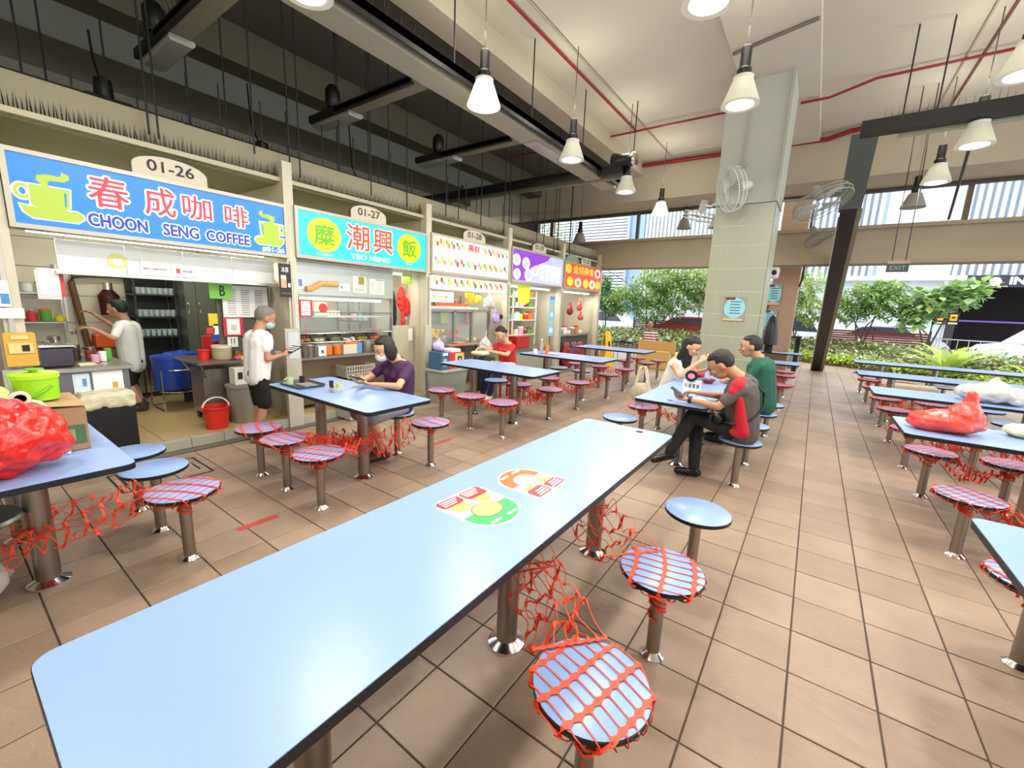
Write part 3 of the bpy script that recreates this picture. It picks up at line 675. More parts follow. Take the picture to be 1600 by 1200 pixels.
row(7.10, 'behind the bottle table', [-3.93, -3.44, -2.91], (0, 0, 1), [None, None, [((-2.95, 7.0, .4), (-3.3, 6.8, .28), .25, .25, .05, 9, 12, 73)]])
row(8.02, 'before the farthest left table', [-4.0, -3.48, -2.95], (1, 2, 1), [None, [((-3.4, 8.05, .42), (-3.0, 8.3, .3), .25, .25, .05, 10, 14, 81)], None])
row(9.45, 'behind the farthest left table', [-4.0, -3.48, -2.98], (0, 1, 1))
for k, (x, y) in enumerate(((-3.48, 10.3), (-2.94, 10.2))):
    stool(x, y, ('left', 'right')[k]+' of the two netted stools standing beyond the farthest left table')
    seat_net(0, x, y, 1, f'orange net over the {("left", "right")[k]} stool beyond the farthest left table', nb=9, ns=14, seed=90+k)
# behind the pillar
for k, (x, y, w) in enumerate(((-.35, 8.45, 'near'), (-.36, 9.85, 'far'), (-.4, 10.6, 'second far'))):
    stool(x, y, f'netted stool right of the pillar, {w} side of the table behind it')
    seat_net(0, x, y, .4, f'orange net right of the pillar, {w} side of the table behind it', nb=9, ns=14, seed=100+k, extra=[((x, y, .42), (x-.5, y+.1, .3), .3, .3, .1, 9, 14, 110+k)])
# right block
for n, (y, net, w) in enumerate(((2.83, 1, 'far side of the empty right-edge table'), (3.98, 1, 'near side of the red bag table'), (5.19, 1, 'far side of the red bag table'), (6.12, 1, 'near side of the white bag table'), (7.34, 1, 'far side of the white bag table'),
                                 (8.31, 1, 'near side of the table behind the white bag'), (9.49, 1, 'far side of the table behind the white bag'), (10.7, 1, 'near side of the farthest right table'), (12.05, 0, 'far side of the farthest right table'))):
    for k, x in enumerate((1.0, 1.5, 2.05)):
        pos = ('first', 'second', 'third')[k]
        stool(x, y, f'{pos} stool from the aisle, {w}')
        if net and k < 2:
            ex = [((x+.1, y+.02, .42), (x+.45, y+.08, .3), .28, .3, .07, 9, 13, 200+n*3+k)] if n != 1 or k == 0 else None
            seat_net(0, x, y, .5+n*.3, f'orange net, {pos} stool from the aisle, {w}', nb=6 if n < 2 else 9, ns=12 if n < 2 else 16, seed=150+n*3+k, extra=ex)
# steel-topped seat tucked under the left table
t = thing('steel_stool', 'round steel stool seat under the left edge table', 'stool', (-3.2, .02, 0))
MB().lathe([(0, .43), (.17, .43), (.18, .44), (.17, .455), (0, .46)], (-3.2, .02, 0), 28).build('seat', mat('dull_steel', '#8d9590', .35, metal=.7), t)
MB().lathe([(.03, 0), (.03, .43)], (-3.2, .02, 0), 14).build('post', STEEL, t)

# ================================================================== STALL SIGNS
SB = mat('sign_blue', '#1573d6', .3, emit=.5); ST = mat('sign_turquoise', '#2cc6ee', .3, emit=.75); SW = mat('sign_white', '#fbfbf6', .3, emit=.85)
SL = mat('sign_lime', '#9fb82c', .3, emit=.3); SLE = mat('sign_cream_line', '#f0f4d0', .3, emit=.5); SR = mat('sign_red', '#df2638', .3, emit=.5)
SN = mat('sign_navy', '#1c2fa8', .3, emit=.35); SY = mat('sign_yellow', '#f0dc10', .3, emit=.45); SG = mat('sign_green', '#5fae1c', .3, emit=.3)
SP = mat('sign_purple', '#8a3fc4', .3, emit=.4); SPP = mat('sign_pale_blue', '#b9bff0', .3, emit=.4); SO = mat('sign_orange', '#e8491c', .3, emit=.55); SOY = mat('sign_gold', '#f6b73a', .3, emit=.6)
FR = mat('sign_frame', '#b9b09c', .4, metal=.3)
def sign(y0, y1, z0, z1, m, label):
    t = thing('stall_sign', label, 'sign', (-5.2, (y0+y1)/2, z0), 'backlit signs over the stalls')
    MB().box(-5.33, -5.15, y0, y1, z0, z1).build('light_box', mat('sign_box', '#8d8777', .5), t)
    MB().box(-5.15, -5.143, y0+.03, y1-.03, z0+.03, z1-.03).build('sign_face', m, t)
    for a, b, c, d in ((y0, y1, z0, z0+.035), (y0, y1, z1-.035, z1), (y0, y0+.035, z0+.035, z1-.035), (y1-.035, y1, z0+.035, z1-.035)):
        MB().box(-5.155, -5.13, a, b, c, d).build('frame_bar', FR, t)
    return t
XS = -5.143
def shape(t, name, pts, m, k=1, close=True):
    """flat print on a sign: pts (y,z), layer k"""
    return MB().plate((XS, 0, 0), (0, 1, 0), (0, 0, 1), pts, .0012*k+.0006).build(name, m, t)
def stext(t, s, y0, y1, z0, z1, m, k, bold=.0, ref=None, name='lettering', shear=0):
    return text(name, s, (XS, (y0+y1)/2, (z0+z1)/2), *YZ, y1-y0, z1-z0, m, t, bold=bold, lift=.0012*k+.001, ref=ref, shear=shear)
def outlined(t, s, y0, y1, z0, z1, m, mo, k, bold=.02, ob=.07, shear=0):
    stext(t, s, y0, y1, z0, z1, mo, k, bold=ob, ref=bold, name='lettering_outline', shear=shear)
    stext(t, s, y0, y1, z0, z1, m, k+1.5, bold=bold, ref=bold, shear=shear)
def grow(pts, d):
    n = len(pts); out = []
    for i in range(n):
        a, b, c = Vector(pts[i-1]), Vector(pts[i]), Vector(pts[(i+1) % n])
        e1 = (b-a).normalized(); e2 = (c-b).normalized(); nn = Vector((e1.y+e2.y, -e1.x-e2.x))
        if nn.length < .2: nn = Vector((e1.y, -e1.x))
        nn.normalize(); out.append(tuple(b+nn*d))
    return out
s26 = sign(.50, 2.63, 2.03, 2.62, SB, 'blue sign of the coffee stall with red characters and two lime cups')
def cup(t, cy, z, w, h, mir):
    X = lambda a: cy+(a-.5)*w*mir; Z = lambda b: z+b*h
    def P(L): 
        q = [(X(a), Z(b)) for a, b in L]
        return q if mir > 0 else q[::-1]
    body = P([(.22, .26), (.3, .22), (.74, .22), (.8, .3), (.84, .66), (.22, .66)])
    sau = P([(.05, .24), (.1, .1), (.22, 0), (.9, 0), (1.0, .08), (1.0, .16), (.9, .22), (.2, .22)])
    st1 = P([(.42, .66), (.34, .76), (.36, .86), (.5, .9), (.7, .9), (.76, .96), (.72, 1.0), (.84, .96), (.86, .88), (.76, .8), (.54, .78), (.5, .72), (.52, .66)])
    for nm, q, k in (('saucer', sau, 1), ('cup_body', body, 1.2), ('steam', st1, 1)):
        shape(t, nm+'_outline', grow(q, .011), SLE, k); shape(t, nm, q, SL, k+1.5)
    ring = [(X(.12+.13*math.cos(a)), Z(.50+.15*math.sin(a))) for a in [2*math.pi*i/20 for i in range(20)]]
    if mir < 0: ring = ring[::-1]
    for d, mm, k in ((.012, SLE, .5), (0, SL, .8), (-.022, SLE, 1.0), (-.03, SB, 1.2)): shape(t, 'handle', grow(ring, d), mm, k)
    shape(t, 'cup_line', P([(.73, .3), (.755, .3), (.77, .58), (.74, .58)]), SB, 5)
cup(s26, .735, 2.12, .37, .38, 1); cup(s26, 2.44, 2.15, .33, .36, -1)
for ch, y0, y1, z0, z1 in (('春', .97, 1.23, 2.28, 2.53), ('成', 1.34, 1.57, 2.28, 2.53), ('咖', 1.63, 1.87, 2.30, 2.52), ('啡', 1.99, 2.21, 2.29, 2.50)):
    outlined(s26, ch, y0, y1, z0, z1, SR, SW, 2, bold=.012, ob=.065)
for wd, y0, y1 in (('CHOON', .95, 1.34), ('SENG', 1.46, 1.74), ('COFFEE', 1.81, 2.21)):
    outlined(s26, wd, y0, y1, 2.115, 2.215, SN, SW, 2, bold=.05, ob=.14)
stext(s26, '#01-26', 2.34, 2.58, 2.075, 2.125, SW, 3, bold=.05)
s27 = sign(2.72, 4.82, 2.05, 2.64, ST, 'turquoise sign with two yellow discs and red characters')
def disc(t, cy, cz, r, m, k=1, ry=None, name='disc', n=28): shape(t, name, [(cy+(ry or r)*math.cos(2*math.pi*i/n), cz+r*math.sin(2*math.pi*i/n)) for i in range(n)], m, k)
disc(s27, 3.09, 2.36, .205, SY, 2, .225); disc(s27, 4.45, 2.37, .205, SY, 2, .225)
stext(s27, '糜', 2.96, 3.22, 2.24, 2.48, SG, 4, bold=.03); stext(s27, '飯', 4.32, 4.58, 2.25, 2.49, SG, 4, bold=.03)
outlined(s27, '潮', 3.4, 3.74, 2.24, 2.56, mat('sign_vermilion', '#e6421e', .3, emit=.6), SW, 2, bold=.015, ob=.06); outlined(s27, '興', 3.81, 4.14, 2.24, 2.56, MATS['sign_vermilion'], SW, 2, bold=.015, ob=.06)
stext(s27, 'TEO HENG', 3.45, 4.09, 2.12, 2.185, mat('sign_pale_yellow', '#f2f3b0', .3, emit=.7), 3, bold=.03)
stext(s27, 'PORRIDGE', 2.98, 3.2, 2.11, 2.135, SW, 3); stext(s27, 'RICE', 4.40, 4.5, 2.13, 2.15, SW, 3)
s28 = sign(4.9, 7.02, 2.07, 2.68, SW, 'white backlit menu sign of the fruit stall with two rows of fruit')
FRUIT = [mat('print_'+n, c, .4, emit=.5) for n, c in (('red', '#d8412c'), ('green', '#8ab648'), ('yellow', '#f0c83c'), ('orange', '#e88030'), ('dark', '#5a7048'), ('pink', '#e87a88'))]
GRY = mat('print_grey', '#8a8a86', .5, emit=.3)
def fruits(t, y0, y1, z, n, dz=.05, seed=1, x=None):
    rr = random.Random(seed)
    for k in range(n):
        cy = y0+(y1-y0)*(k+.5)/n; m1 = FRUIT[rr.randrange(6)]
        for j in range(2):
            c0, c1, r_ = cy+(j-.5)*.05, z-(j-.5)*.05, .028+.01*rr.random()
            mm = m1 if j else FRUIT[rr.randrange(6)]
            pts = [(c0+r_*math.cos(a), c1+r_*(1.2+.3*rr.random())*math.sin(a)) for a in [2*math.pi*i/9 for i in range(9)]]
            MB().plate((x if x else XS, 0, 0), (0, 1, 0), (0, 0, 1), pts, .002+.001*j).build('fruit_picture', mm, t)
        MB().box((x or XS), (x or XS)+.002, cy-.05, cy+.05, z-.095, z-.088).build('caption', GRY, t)
fruits(s28, 4.95, 5.72, 2.55, 6, seed=2); fruits(s28, 6.2, 6.97, 2.55, 6, seed=3); fruits(s28, 4.95, 6.97, 2.27, 13, seed=4)
stext(s28, '興鲜', 5.78, 6.10, 2.49, 2.62, SR, 3, bold=.03); stext(s28, '#01-28', 6.12, 6.18, 2.6, 2.62, GRY, 3)
stext(s28, 'Fruits', 5.82, 6.08, 2.40, 2.46, GRY, 3); stext(s28, 'Juice', 5.82, 6.08, 2.33, 2.38, GRY, 3)
t = thing('menu_board', 'narrow white lower menu board of the fruit stall with one fruit row', 'sign', (-5.2, 5.9, 1.8))
MB().box(-5.2, -5.17, 4.86, 6.98, 1.80, 2.04).build('board', mat('board_white', '#f4f4ee', .4, emit=.6), t)
for a, b in ((1.80, 1.815), (2.025, 2.04)): MB().box(-5.175, -5.16, 4.86, 6.98, a, b).build('frame_bar', FR, t)
fruits(t, 4.95, 6.9, 1.94, 12, seed=5, x=-5.17)
s29 = sign(7.1, 9.24, 2.07, 2.76, SPP, 'pale purple and white backlit sign with glasses and bowls')
shape(s29, 'purple_band', [(7.14, 2.12), (7.62, 2.12), (7.8, 2.4), (8.5, 2.62), (8.6, 2.72), (7.14, 2.72)], SP, 1)
for cy, cz, r_, mm in ((7.27, 2.52, .12, mat('print_peach', '#f2d2b4', .4, emit=.7)), (7.3, 2.24, .11, SW), (7.62, 2.48, .12, SW), (7.72, 2.25, .13, mat('print_lilac', '#d9c4f2', .4, emit=.7)), (8.0, 2.35, .11, SW)): disc(s29, cy, cz, r_, mm, 3, r_*1.15, 'food_picture'); disc(s29, cy, cz, r_*.6, SPP, 4, r_*.7, 'food_picture')
for k in range(4): shape(s29, 'glass_picture', [(8.2+k*.24, 2.18), (8.34+k*.24, 2.18), (8.37+k*.24, 2.52), (8.17+k*.24, 2.52)], SW, 3); shape(s29, 'glass_picture', [(8.22+k*.24, 2.2), (8.32+k*.24, 2.2), (8.34+k*.24, 2.36), (8.2+k*.24, 2.36)], mat('print_ice', '#b9d3f5', .4, emit=.7), 4)
s30 = sign(9.3, 11.44, 2.07, 2.72, SO, 'red-orange backlit sign with gold characters and round dish pictures')
stext(s30, '金旭美食', 9.75, 10.95, 2.46, 2.66, SOY, 3, bold=.04)
for k, (cy, cz) in enumerate(((9.5, 2.55), (11.2, 2.55), (9.62, 2.25), (10.05, 2.24), (10.5, 2.24), (10.9, 2.24), (11.25, 2.24))):
    disc(s30, cy, cz, .115, SOY if k % 2 == 0 else SW, 3, .17, 'dish'); disc(s30, cy, cz, .07, [SOY, FRUIT[0], SY, FRUIT[3], FRUIT[2], FRUIT[1], SOY][k], 4, .11, 'dish')
PL = mat('plaque_cream', '#cfc5ad', .5); PK = mat('plaque_ink', '#2c241c', .6)
for n, (y, w_, z, s_) in enumerate(((1.575, .60, 2.62, '01-26'), (3.77, .58, 2.64, '01-27'), (5.98, .62, 2.68, '01-28'), (8.16, .58, 2.76, '01-29'), (10.5, .6, 2.72, '01-30'))):
    t = thing('number_plaque', f'arched cream plaque reading {s_} on top of the sign', 'plaque', (-5.2, y, z), 'arched unit number plaques')
    H = .2; arc = [(y+w_/2*math.cos(a), z+.09+.11*math.sin(a)) for a in [math.pi*i/14 for i in range(15)]]
    pts = [(y-w_/2, z), (y+w_/2, z)]+arc
    MB().plate((-5.19, 0, 0), (0, 1, 0), (0, 0, 1), pts, .02).build('plate', mat('plaque_line', '#51473a', .6), t)
    MB().plate((-5.172, 0, 0), (0, 1, 0), (0, 0, 1), [((p[0]-y)*.965+y, (p[1]-z)*.95+z+.005) for p in pts], .004).build('plate_face', PL, t)
    text('lettering', s_, (-5.167, y, z+.105), *YZ, w_*.6, .095, PK, t, bold=.02)
t = thing('fan_cover', 'green rounded board standing beside plaque 01-30', 'board', (-5.2, 9.8, 2.72))
MB().plate((-5.22, 0, 0), (0, 1, 0), (0, 0, 1), [(9.8+.36*math.cos(math.pi*i/12), 2.72+.2*math.sin(math.pi*i/12)) for i in range(13)], .02).build('board', mat('green_board', '#7f9d85', .5), t)

# ================================================================== STALL LIGHTS
TUBE = mat('tube_glow', '#ffffff', .5, emit=7, ecol='#fbfff4')
def tube_light(y0, y1, x, z, W, lab):
    t = thing('tube_lamp', lab, 'lamp', (x, (y0+y1)/2, z), 'fluorescent tubes in the stalls')
    MB().tube([(x, y0, z), (x, y1, z)], .014, 10).build('tube', TUBE, t)
    MB().box(x-.03, x+.03, y0-.03, y1+.03, z+.016, z+.05).build('batten', WHITE, t)
    ld = bpy.data.lights.new('tube_light', 'AREA'); ld.shape = 'RECTANGLE'; ld.size = .1; ld.size_y = y1-y0; ld.energy = W; ld.color = (.97, 1, .95)
    lo = bpy.data.objects.new('tube_light', ld); col.objects.link(lo); lo.parent = t; lo.location = (0, 0, -.03)
SN_ = ('coffee stall', 'porridge stall', 'fruit stall', 'dessert stall', 'noodle stall')
for n in range(5):
    y0 = PY[n]+.12; y1 = PY[n+1]-.15
    tube_light(y0+.05, y1-.05, -5.42, 2.0 if n else 2.04, 16, f'fluorescent tube right under the {SN_[n]} sign')
    tube_light(y0+.3, y1-.3, -6.7, 2.78, 20, f'ceiling tube inside the {SN_[n]}')

# ================================================================== SMALL THING MAKERS
def box_thing(name, label, cat, x0, x1, y0, y1, z0, z1, m, parts=(), b=.004, group=None):
    t = thing(name, label, cat, ((x0+x1)/2, (y0+y1)/2, z0), group)
    MB().box(x0, x1, y0, y1, z0, z1, b=b).build('body', m, t)
    for nm, a, mm in parts: MB().box(*a).build(nm, mm, t)
    return t
def bottle(x, y, z, r, h, m, capm, label, cat='bottle', group=None):
    t = thing('bottle', label, cat, (x, y, z), group)
    MB().lathe([(0, 0), (r, .004), (r, h*.62), (r*.45, h*.8), (r*.38, h*.9), (0, h*.9)], (x, y, z), 14).build('body', m, t)
    MB().lathe([(0, h*.89), (r*.5, h*.89), (r*.48, h), (0, h)], (x, y, z), 12).build('cap', capm, t); return t
def jar(x, y, z, r, h, m, lidm, label, group=None, name='jar', cat='jar'):
    t = thing(name, label, cat, (x, y, z), group)
    MB().lathe([(0, 0), (r*.9, .003), (r, h*.15), (r, h*.82), (0, h*.82)], (x, y, z), 16).build('body', m, t)
    MB().lathe([(0, h*.81), (r*1.05, h*.81), (r*1.05, h*.97), (r*.3, h), (0, h)], (x, y, z), 16).build('lid', lidm, t); return t
def tub(x, y, z, r0, r1, h, m, label, cat='bucket', name='bucket', inner=None, handle=None, n=24):
    t = thing(name, label, cat, (x, y, z))
    MB().lathe([(0, 0), (r0, 0), (r1, h), (r1+.01, h), (r1+.012, h-.012), (r1-.004, h-.02), (r0-.006, .01), (0, .01)], (x, y, z), n).build('body', m, t)
    if handle: MB().tube([(x+.0, y-r1*math.cos(a), z+h-.02+r1*.9*math.sin(a)) for a in [math.pi*i/12 for i in range(13)]], .009).build('handle', handle, t)
    return t
def remeshed(name, mb, m, parent, voxel, smooth=4, noise=0, nscale=.1, seed=0, label=None):
    """union of overlapping closed shapes as one continuous skin"""
    vs = np.array(mb.v, float); o = rootloc(parent) if parent is not None else np.zeros(3)
    me = bpy.data.meshes.new('tmp'); me.from_pydata((vs-o).tolist(), [], mb.f); me.update()
    ob = bpy.data.objects.new('tmp', me); col.objects.link(ob)
    md = ob.modifiers.new('r', 'REMESH'); md.mode = 'VOXEL'; md.voxel_size = voxel; md.use_smooth_shade = True
    if noise:
        tx = bpy.data.textures.new('n', 'CLOUDS'); tx.noise_scale = nscale; tx.noise_depth = 1
        dm = ob.modifiers.new('d', 'DISPLACE'); dm.texture = tx; dm.strength = noise; dm.texture_coords = 'LOCAL'; dm.mid_level = .5
    if smooth: sm = ob.modifiers.new('s', 'SMOOTH'); sm.iterations = smooth; sm.factor = .5
    dg = bpy.context.evaluated_depsgraph_get(); dg.update()
    nm = bpy.data.meshes.new_from_object(ob.evaluated_get(dg)); bpy.data.objects.remove(ob)
    nm.materials.clear(); nm.materials.append(m)
    for p in nm.polygons: p.use_smooth = True
    r = bpy.data.objects.new(name, nm); col.objects.link(r)
    if parent is not None: r.parent = parent
    if label: r['label'] = label
    return r
def bag(name, label, c, size, m, knot=None, seed=0, noise=.05, voxel=.012, handles=True, cat='bag', nscale=.09, top=None):
    """crumpled plastic bag resting on its base"""
    x, y, z = c; a, b, h = size; rr = random.Random(seed); t = thing(name, label, cat, (x, y, z)); mb = MB()
    mb.ell((x, y, z+h*.42), (a/2, b/2, h*.43), 14, 9)
    for k in range(7):
        an = rr.uniform(0, 6.28); mb.ell((x+a*.28*math.cos(an), y+b*.28*math.sin(an), z+h*rr.uniform(.2, .45)), (a*.25, b*.25, h*.2), 8, 6)
    tx, ty = top if top else (0, 0)
    if handles:
        mb.lathe([(a*.2, 0), (.012+a*.04, h*.32), (.0, h*.34)], (x+tx*.6, y+ty*.6, z+h*.7), 10)
        mb.tube([(x+tx*.6, y+ty*.6, z+h*.9), (x+tx, y+ty, z+h*1.05), (x+tx*1.3, y+ty*1.3, z+h*1.18)], .014)
    me = remeshed('film', mb, m, t, voxel, smooth=1, noise=noise, nscale=nscale)
    zmin = min(v.co.z for v in me.data.vertices)
    for v in me.data.vertices:
        if v.co.z < .008: v.co.z = .001
    return t
def plastic(name, color, alpha=.85, rough=.22): return mat(name, color, rough, alpha=alpha, var=.1, vscale=25, bump=1.0, bscale=22, spec=.7)
RB = plastic('red_plastic_film', '#e5261c', .9); WB = plastic('white_plastic_film', '#cdcac2', .88); RB2 = plastic('coral_plastic_film', '#ea4a3c', .92)

# ================================================================== COFFEE STALL 01-26
KN = 'coffee stall '
OV = mat('hood_white', '#e9ebe4', .35, var=.03)
t = thing('range_hood', 'white panelled canopy front hanging under the blue coffee sign', 'hood', (-5.45, 1.6, 1.72))
for k in range(4): MB().box(-5.38, -5.36, .76+k*.45, .76+k*.45+.445, 1.73, 1.99, b=.003).build('panel', OV, t)
MB().box(-5.40, -5.34, .74, 2.58, 1.70, 1.73).build('bottom_rail', mat('rail_alu', '#c8c6bd', .35, metal=.5), t)
MB().box(-5.6, -5.40, .74, 2.58, 1.74, 1.78).build('gutter', STEEL2, t)
poster('notice', -5.355, 1.31, 1.53, 1.735, 1.885, PAPER, 'white self service notice on the canopy front', texts=[('SELF SERVICE', .5, .42, .85, .1, INK)])
poster('notice', -5.355, 1.55, 1.76, 1.74, 1.85, PAPER, 'white payment notice with a red ring beside the self service notice', blocks=[(.18, .34, .3, .72, mat('red_print', '#d23b3b', .5))], texts=[('SGQR', .65, .5, .4, .2, INK)])
t = thing('sticker', 'yellow octagonal halal-style sticker on the canopy front', 'sticker', (-5.355, 1.15, 1.8)); t['label'] = 'yellow eight-sided sticker with a pale centre on the canopy front'
MB().plate((-5.357, 0, 0), (0, 1, 0), (0, 0, 1), [(1.15+.075*math.cos(R(22.5+45*i)), 1.845+.07*math.sin(R(22.5+45*i))) for i in range(8)], .003).build('sheet', mat('pale_yellow', '#ece08a', .5), t)
MB().box(-5.354, -5.352, 1.12, 1.18, 1.80, 1.87).build('centre', PAPER, t)
# left post things
t = thing('yellow_dispenser', 'yellow box fixed low on the left cream post', 'dispenser', (-5.12, .45, .94))
MB().box(-5.135, -5.07, .36, .53, .95, 1.22, b=.008).build('body', mat('dispenser_yellow', '#d9a93c', .4), t)
MB().box(-5.07, -5.06, .38, .51, 1.06, 1.14).build('window', mat('dispenser_pale', '#e9cf86', .4), t); MB().box(-5.06, -5.055, .45, .49, 1.075, 1.125).build('slot', BLK, t)
MB().box(-5.07, -5.062, .4, .49, 1.17, 1.2).build('label_strip', mat('dispenser_pale', ''), t)
t = thing('wall_panel', 'grey metal panel at the foot of the left cream post', 'panel', (-5.12, .45, .0))
MB().box(-5.14, -5.09, .33, .55, 0.0, .93, b=.004).build('panel', mat('panel_grey', '#a9aca9', .45), t)
poster('notice', -5.13, .34, .44, 1.42, 1.62, PAPER, 'white cards with a blue corner on the left cream post', blocks=[(.5, .95, .1, .5, mat('blue_print', '#4d8fc4', .5)), (.05, .3, .1, .3, mat('green_print', '#5c7748', .5))])
poster('notice', -5.13, .34, .5, 1.33, 1.41, PAPER, 'strip of white paper under the cards on the left post')
t = thing('paper_stack', 'sheaf of white papers with a red edge hanging inside the left post', 'papers', (-5.4, .7, 1.46))
for k in range(6): MB().box(-5.42+.004*k, -5.418+.004*k, .62+.004*k, .76, 1.48+.008*k, 1.72+.004*k).build('sheet', PAPER, t)
MB().box(-5.43, -5.425, .74, .79, 1.5, 1.7).build('red_strip', mat('red_paper', '#d9483c', .6), t)
# left counter
t = thing('front_counter', 'steel front counter at the left of the coffee stall with notices on its front', 'counter', (-5.6, .8, .1))
MB().box(-6.1, -5.32, .52, 1.16, .84, .88, b=.004).build('worktop', STEEL2, t)
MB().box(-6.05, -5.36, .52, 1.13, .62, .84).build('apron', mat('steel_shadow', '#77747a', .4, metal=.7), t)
for a, b in ((-5.42, .56), (-5.42, 1.1), (-6.0, .56), (-6.0, 1.1)): MB().box(a-.02, a+.02, b-.02, b+.02, .1, .62).build('leg', STEEL2, t)
poster('notice', -5.355, .74, .85, .64, .82, mat('pale_blue_sheet', '#cfdfe3', .5), 'pale blue notice with a ring and blue box on the counter front', blocks=[(.2, .45, .4, .7, PAPER), (.55, .8, .35, .75, MATS['blue_print'])])
poster('notice', -5.355, .87, 1.08, .65, .83, PAPER, 'white notice with a gold drawing on the counter front', blocks=[(.62, .8, .05, .4, mat('gold_print', '#c79a3a', .5))])
t = thing('display_warmer', 'small steel box with a curved glass front on the left counter', 'appliance', (-5.5, .68, .88))
MB().box(-5.62, -5.42, .58, .78, .885, 1.06, b=.012).build('body', mat('dark_gloss', '#5b5560', .15, metal=.7), t); MB().box(-5.64, -5.4, .57, .79, 1.06, 1.085, b=.006).build('lid', CHROME, t)
box_thing('cloth', 'crumpled cream cloth on the left counter edge', 'cloth', -5.5, -5.38, .8, .92, .88, .905, mat('cloth_cream', '#d9cfa8', .9), b=.012)
for k, (x, y, r_, h) in enumerate(((-5.95, .62, .05, .2), (-6.05, .75, .045, .24), (-5.9, .86, .04, .16), (-6.0, .98, .05, .12), (-5.75, .62, .04, .14))):
    jar(x, y, .88, r_, h, CHROME if k % 2 else mat('smoked_glass', '#4a3a34', .2, metal=.3), STEEL, f'{("tall", "taller", "short", "squat", "small")[k]} steel brewing pot on the left counter', 'brewing pots on the coffee counter', 'pot', 'pot')
t = thing('black_bin', 'tall black bin lined with a cream bag in front of the coffee counter', 'bin', (-5.32, .93, .0))
MB().box(-5.5, -5.14, .74, 1.1, .003, .56, b=.01).build('body', BLK, t)
mb = MB(); mb.box(-5.51, -5.13, .73, 1.11, .5, .66, b=.03)
remeshed('bin_liner', mb, mat('bin_liner_cream', '#cdc6a6', .35, bump=.8, bscale=14), t, .014, 1, noise=.03, nscale=.06)
# brown standpipe, kitchenware
t = thing('gas_pipe', 'thick brown elbow pipe on the back wall of the coffee stall', 'pipe', (-7.8, 1.2, .8))
MB().tube([(-7.82, 1.28, .8), (-7.82, 1.2, 1.66), (-7.82, 1.22, 1.73), (-7.82, 1.3, 1.755), (-7.82, 1.74, 1.78)], .035, 10).build('pipe', mat('pipe_umber', '#6a4a2a', .5), t)
t = thing('kettle_rack', 'dark round wall rack with a glass jar behind the barista', 'rack', (-7.7, 1.6, 1.25)); 
MB().lathe([(0, 0), (.1, 0), (.11, .25), (.05, .33), (0, .33)], (-7.72, 1.52, 1.25), 14).build('urn', mat('urn_brown', '#4a2620', .35, metal=.4), t); MB().lathe([(0, .33), (.05, .33), (.05, .42), (0, .42)], (-7.72, 1.52, 1.25), 12).build('glass_top', CHROME, t)
box_thing('crate', 'orange plastic basket behind the barista', 'basket', -7.85, -7.6, 1.32, 1.56, .82, 1.0, mat('orange_plastic', '#e35a1c', .4), b=.02)
t = thing('rear_bench', 'low steel bench along the back wall of the coffee stall', 'counter', (-7.6, 1.1, .1))
MB().box(-7.88, -7.3, .5, 1.62, .76, .80).build('worktop', STEEL2, t)
for b in (.55, 1.58): MB().box(-7.36, -7.32, b-.02, b+.02, .1, .76).build('leg', STEEL2, t)
# glass rack
t = thing('glass_rack', 'dark steel rack full of drinking glasses at the back of the coffee stall', 'rack', (-7.6, 1.98, .1))
RK = mat('rack_dark', '#3e3f3a', .4, metal=.5)
for z in (.52, .95, 1.22, 1.52, 1.8): MB().box(-7.85, -7.45, 1.72, 2.18, z, z+.02).build('shelf', RK, t)
for a, b in ((-7.47, 1.72), (-7.47, 2.16), (-7.84, 1.72), (-7.84, 2.16)): MB().box(a, a+.02, b, b+.02, .1, 1.86).build('upright', RK, t)
MB().box(-7.86, -7.85, 1.72, 2.18, .5, 1.85).build('back_panel', mat('rack_back', '#2a2d29', .5), t)
GL = mat('clear_glass', '#cfdad6', .08, alpha=.45, spec=.8)
g0 = None
for z in (.97, 1.24, 1.54):
    for k in range(7):
        for r_ in range(2):
            if g0 is None:
                g0 = MB().lathe([(0, 0), (.022, 0), (.028, .09), (.025, .09), (.02, .006), (0, .006)], (-7.5, 1.76, .97), 10).build('drinking_glass', GL); o = g0; z0_ = g0.location.z
            else: o = g0.copy(); col.objects.link(o)
            o.location = (-7.5-.1*r_, 1.77+k*.062, z0_+z-.97)
            tag(o, f'{ORD[k]} clear glass from the left, {("front", "rear")[r_]} row, {("lower", "middle", "upper")[(.97, 1.24, 1.54).index(z)]} shelf of the steel rack', 'glass', f'glasses on rack shelf at {z}'.replace('0.97', 'the bottom').replace('1.24', 'the middle').replace('1.54', 'the top'))
box_thing('tray', 'orange-red tray with a yellow pack on top of the glass rack', 'tray', -7.8, -7.5, 1.85, 2.15, 1.822, 1.86, mat('tray_red', '#b5482a', .5), parts=[('pack', (-7.7, -7.6, 2.02, 2.09, 1.861, 1.95), mat('pack_yellow', '#f0c52c', .5))])
t = thing('steel_cabinet', 'tall steel cabinet with two white-handled doors at the back of the coffee stall', 'cabinet', (-7.4, 2.35, .1))
MB().box(-7.85, -7.22, 2.2, 2.60, .1, 1.9).build('body', STEEL2, t)
for a, b in ((2.2, 2.33), (2.335, 2.6)):
    d = MB().box(-7.21, -7.19, a, b, .15, 1.87, b=.004).build('door', mat('cabinet_door', '#7e827c', .3, metal=.7), t)
    MB().tube([(-7.19, a+.03, 1.30), (-7.16, a+.03, 1.31), (-7.16, a+.03, 1.43), (-7.19, a+.03, 1.44)], .008).build('handle', WHITE, d)
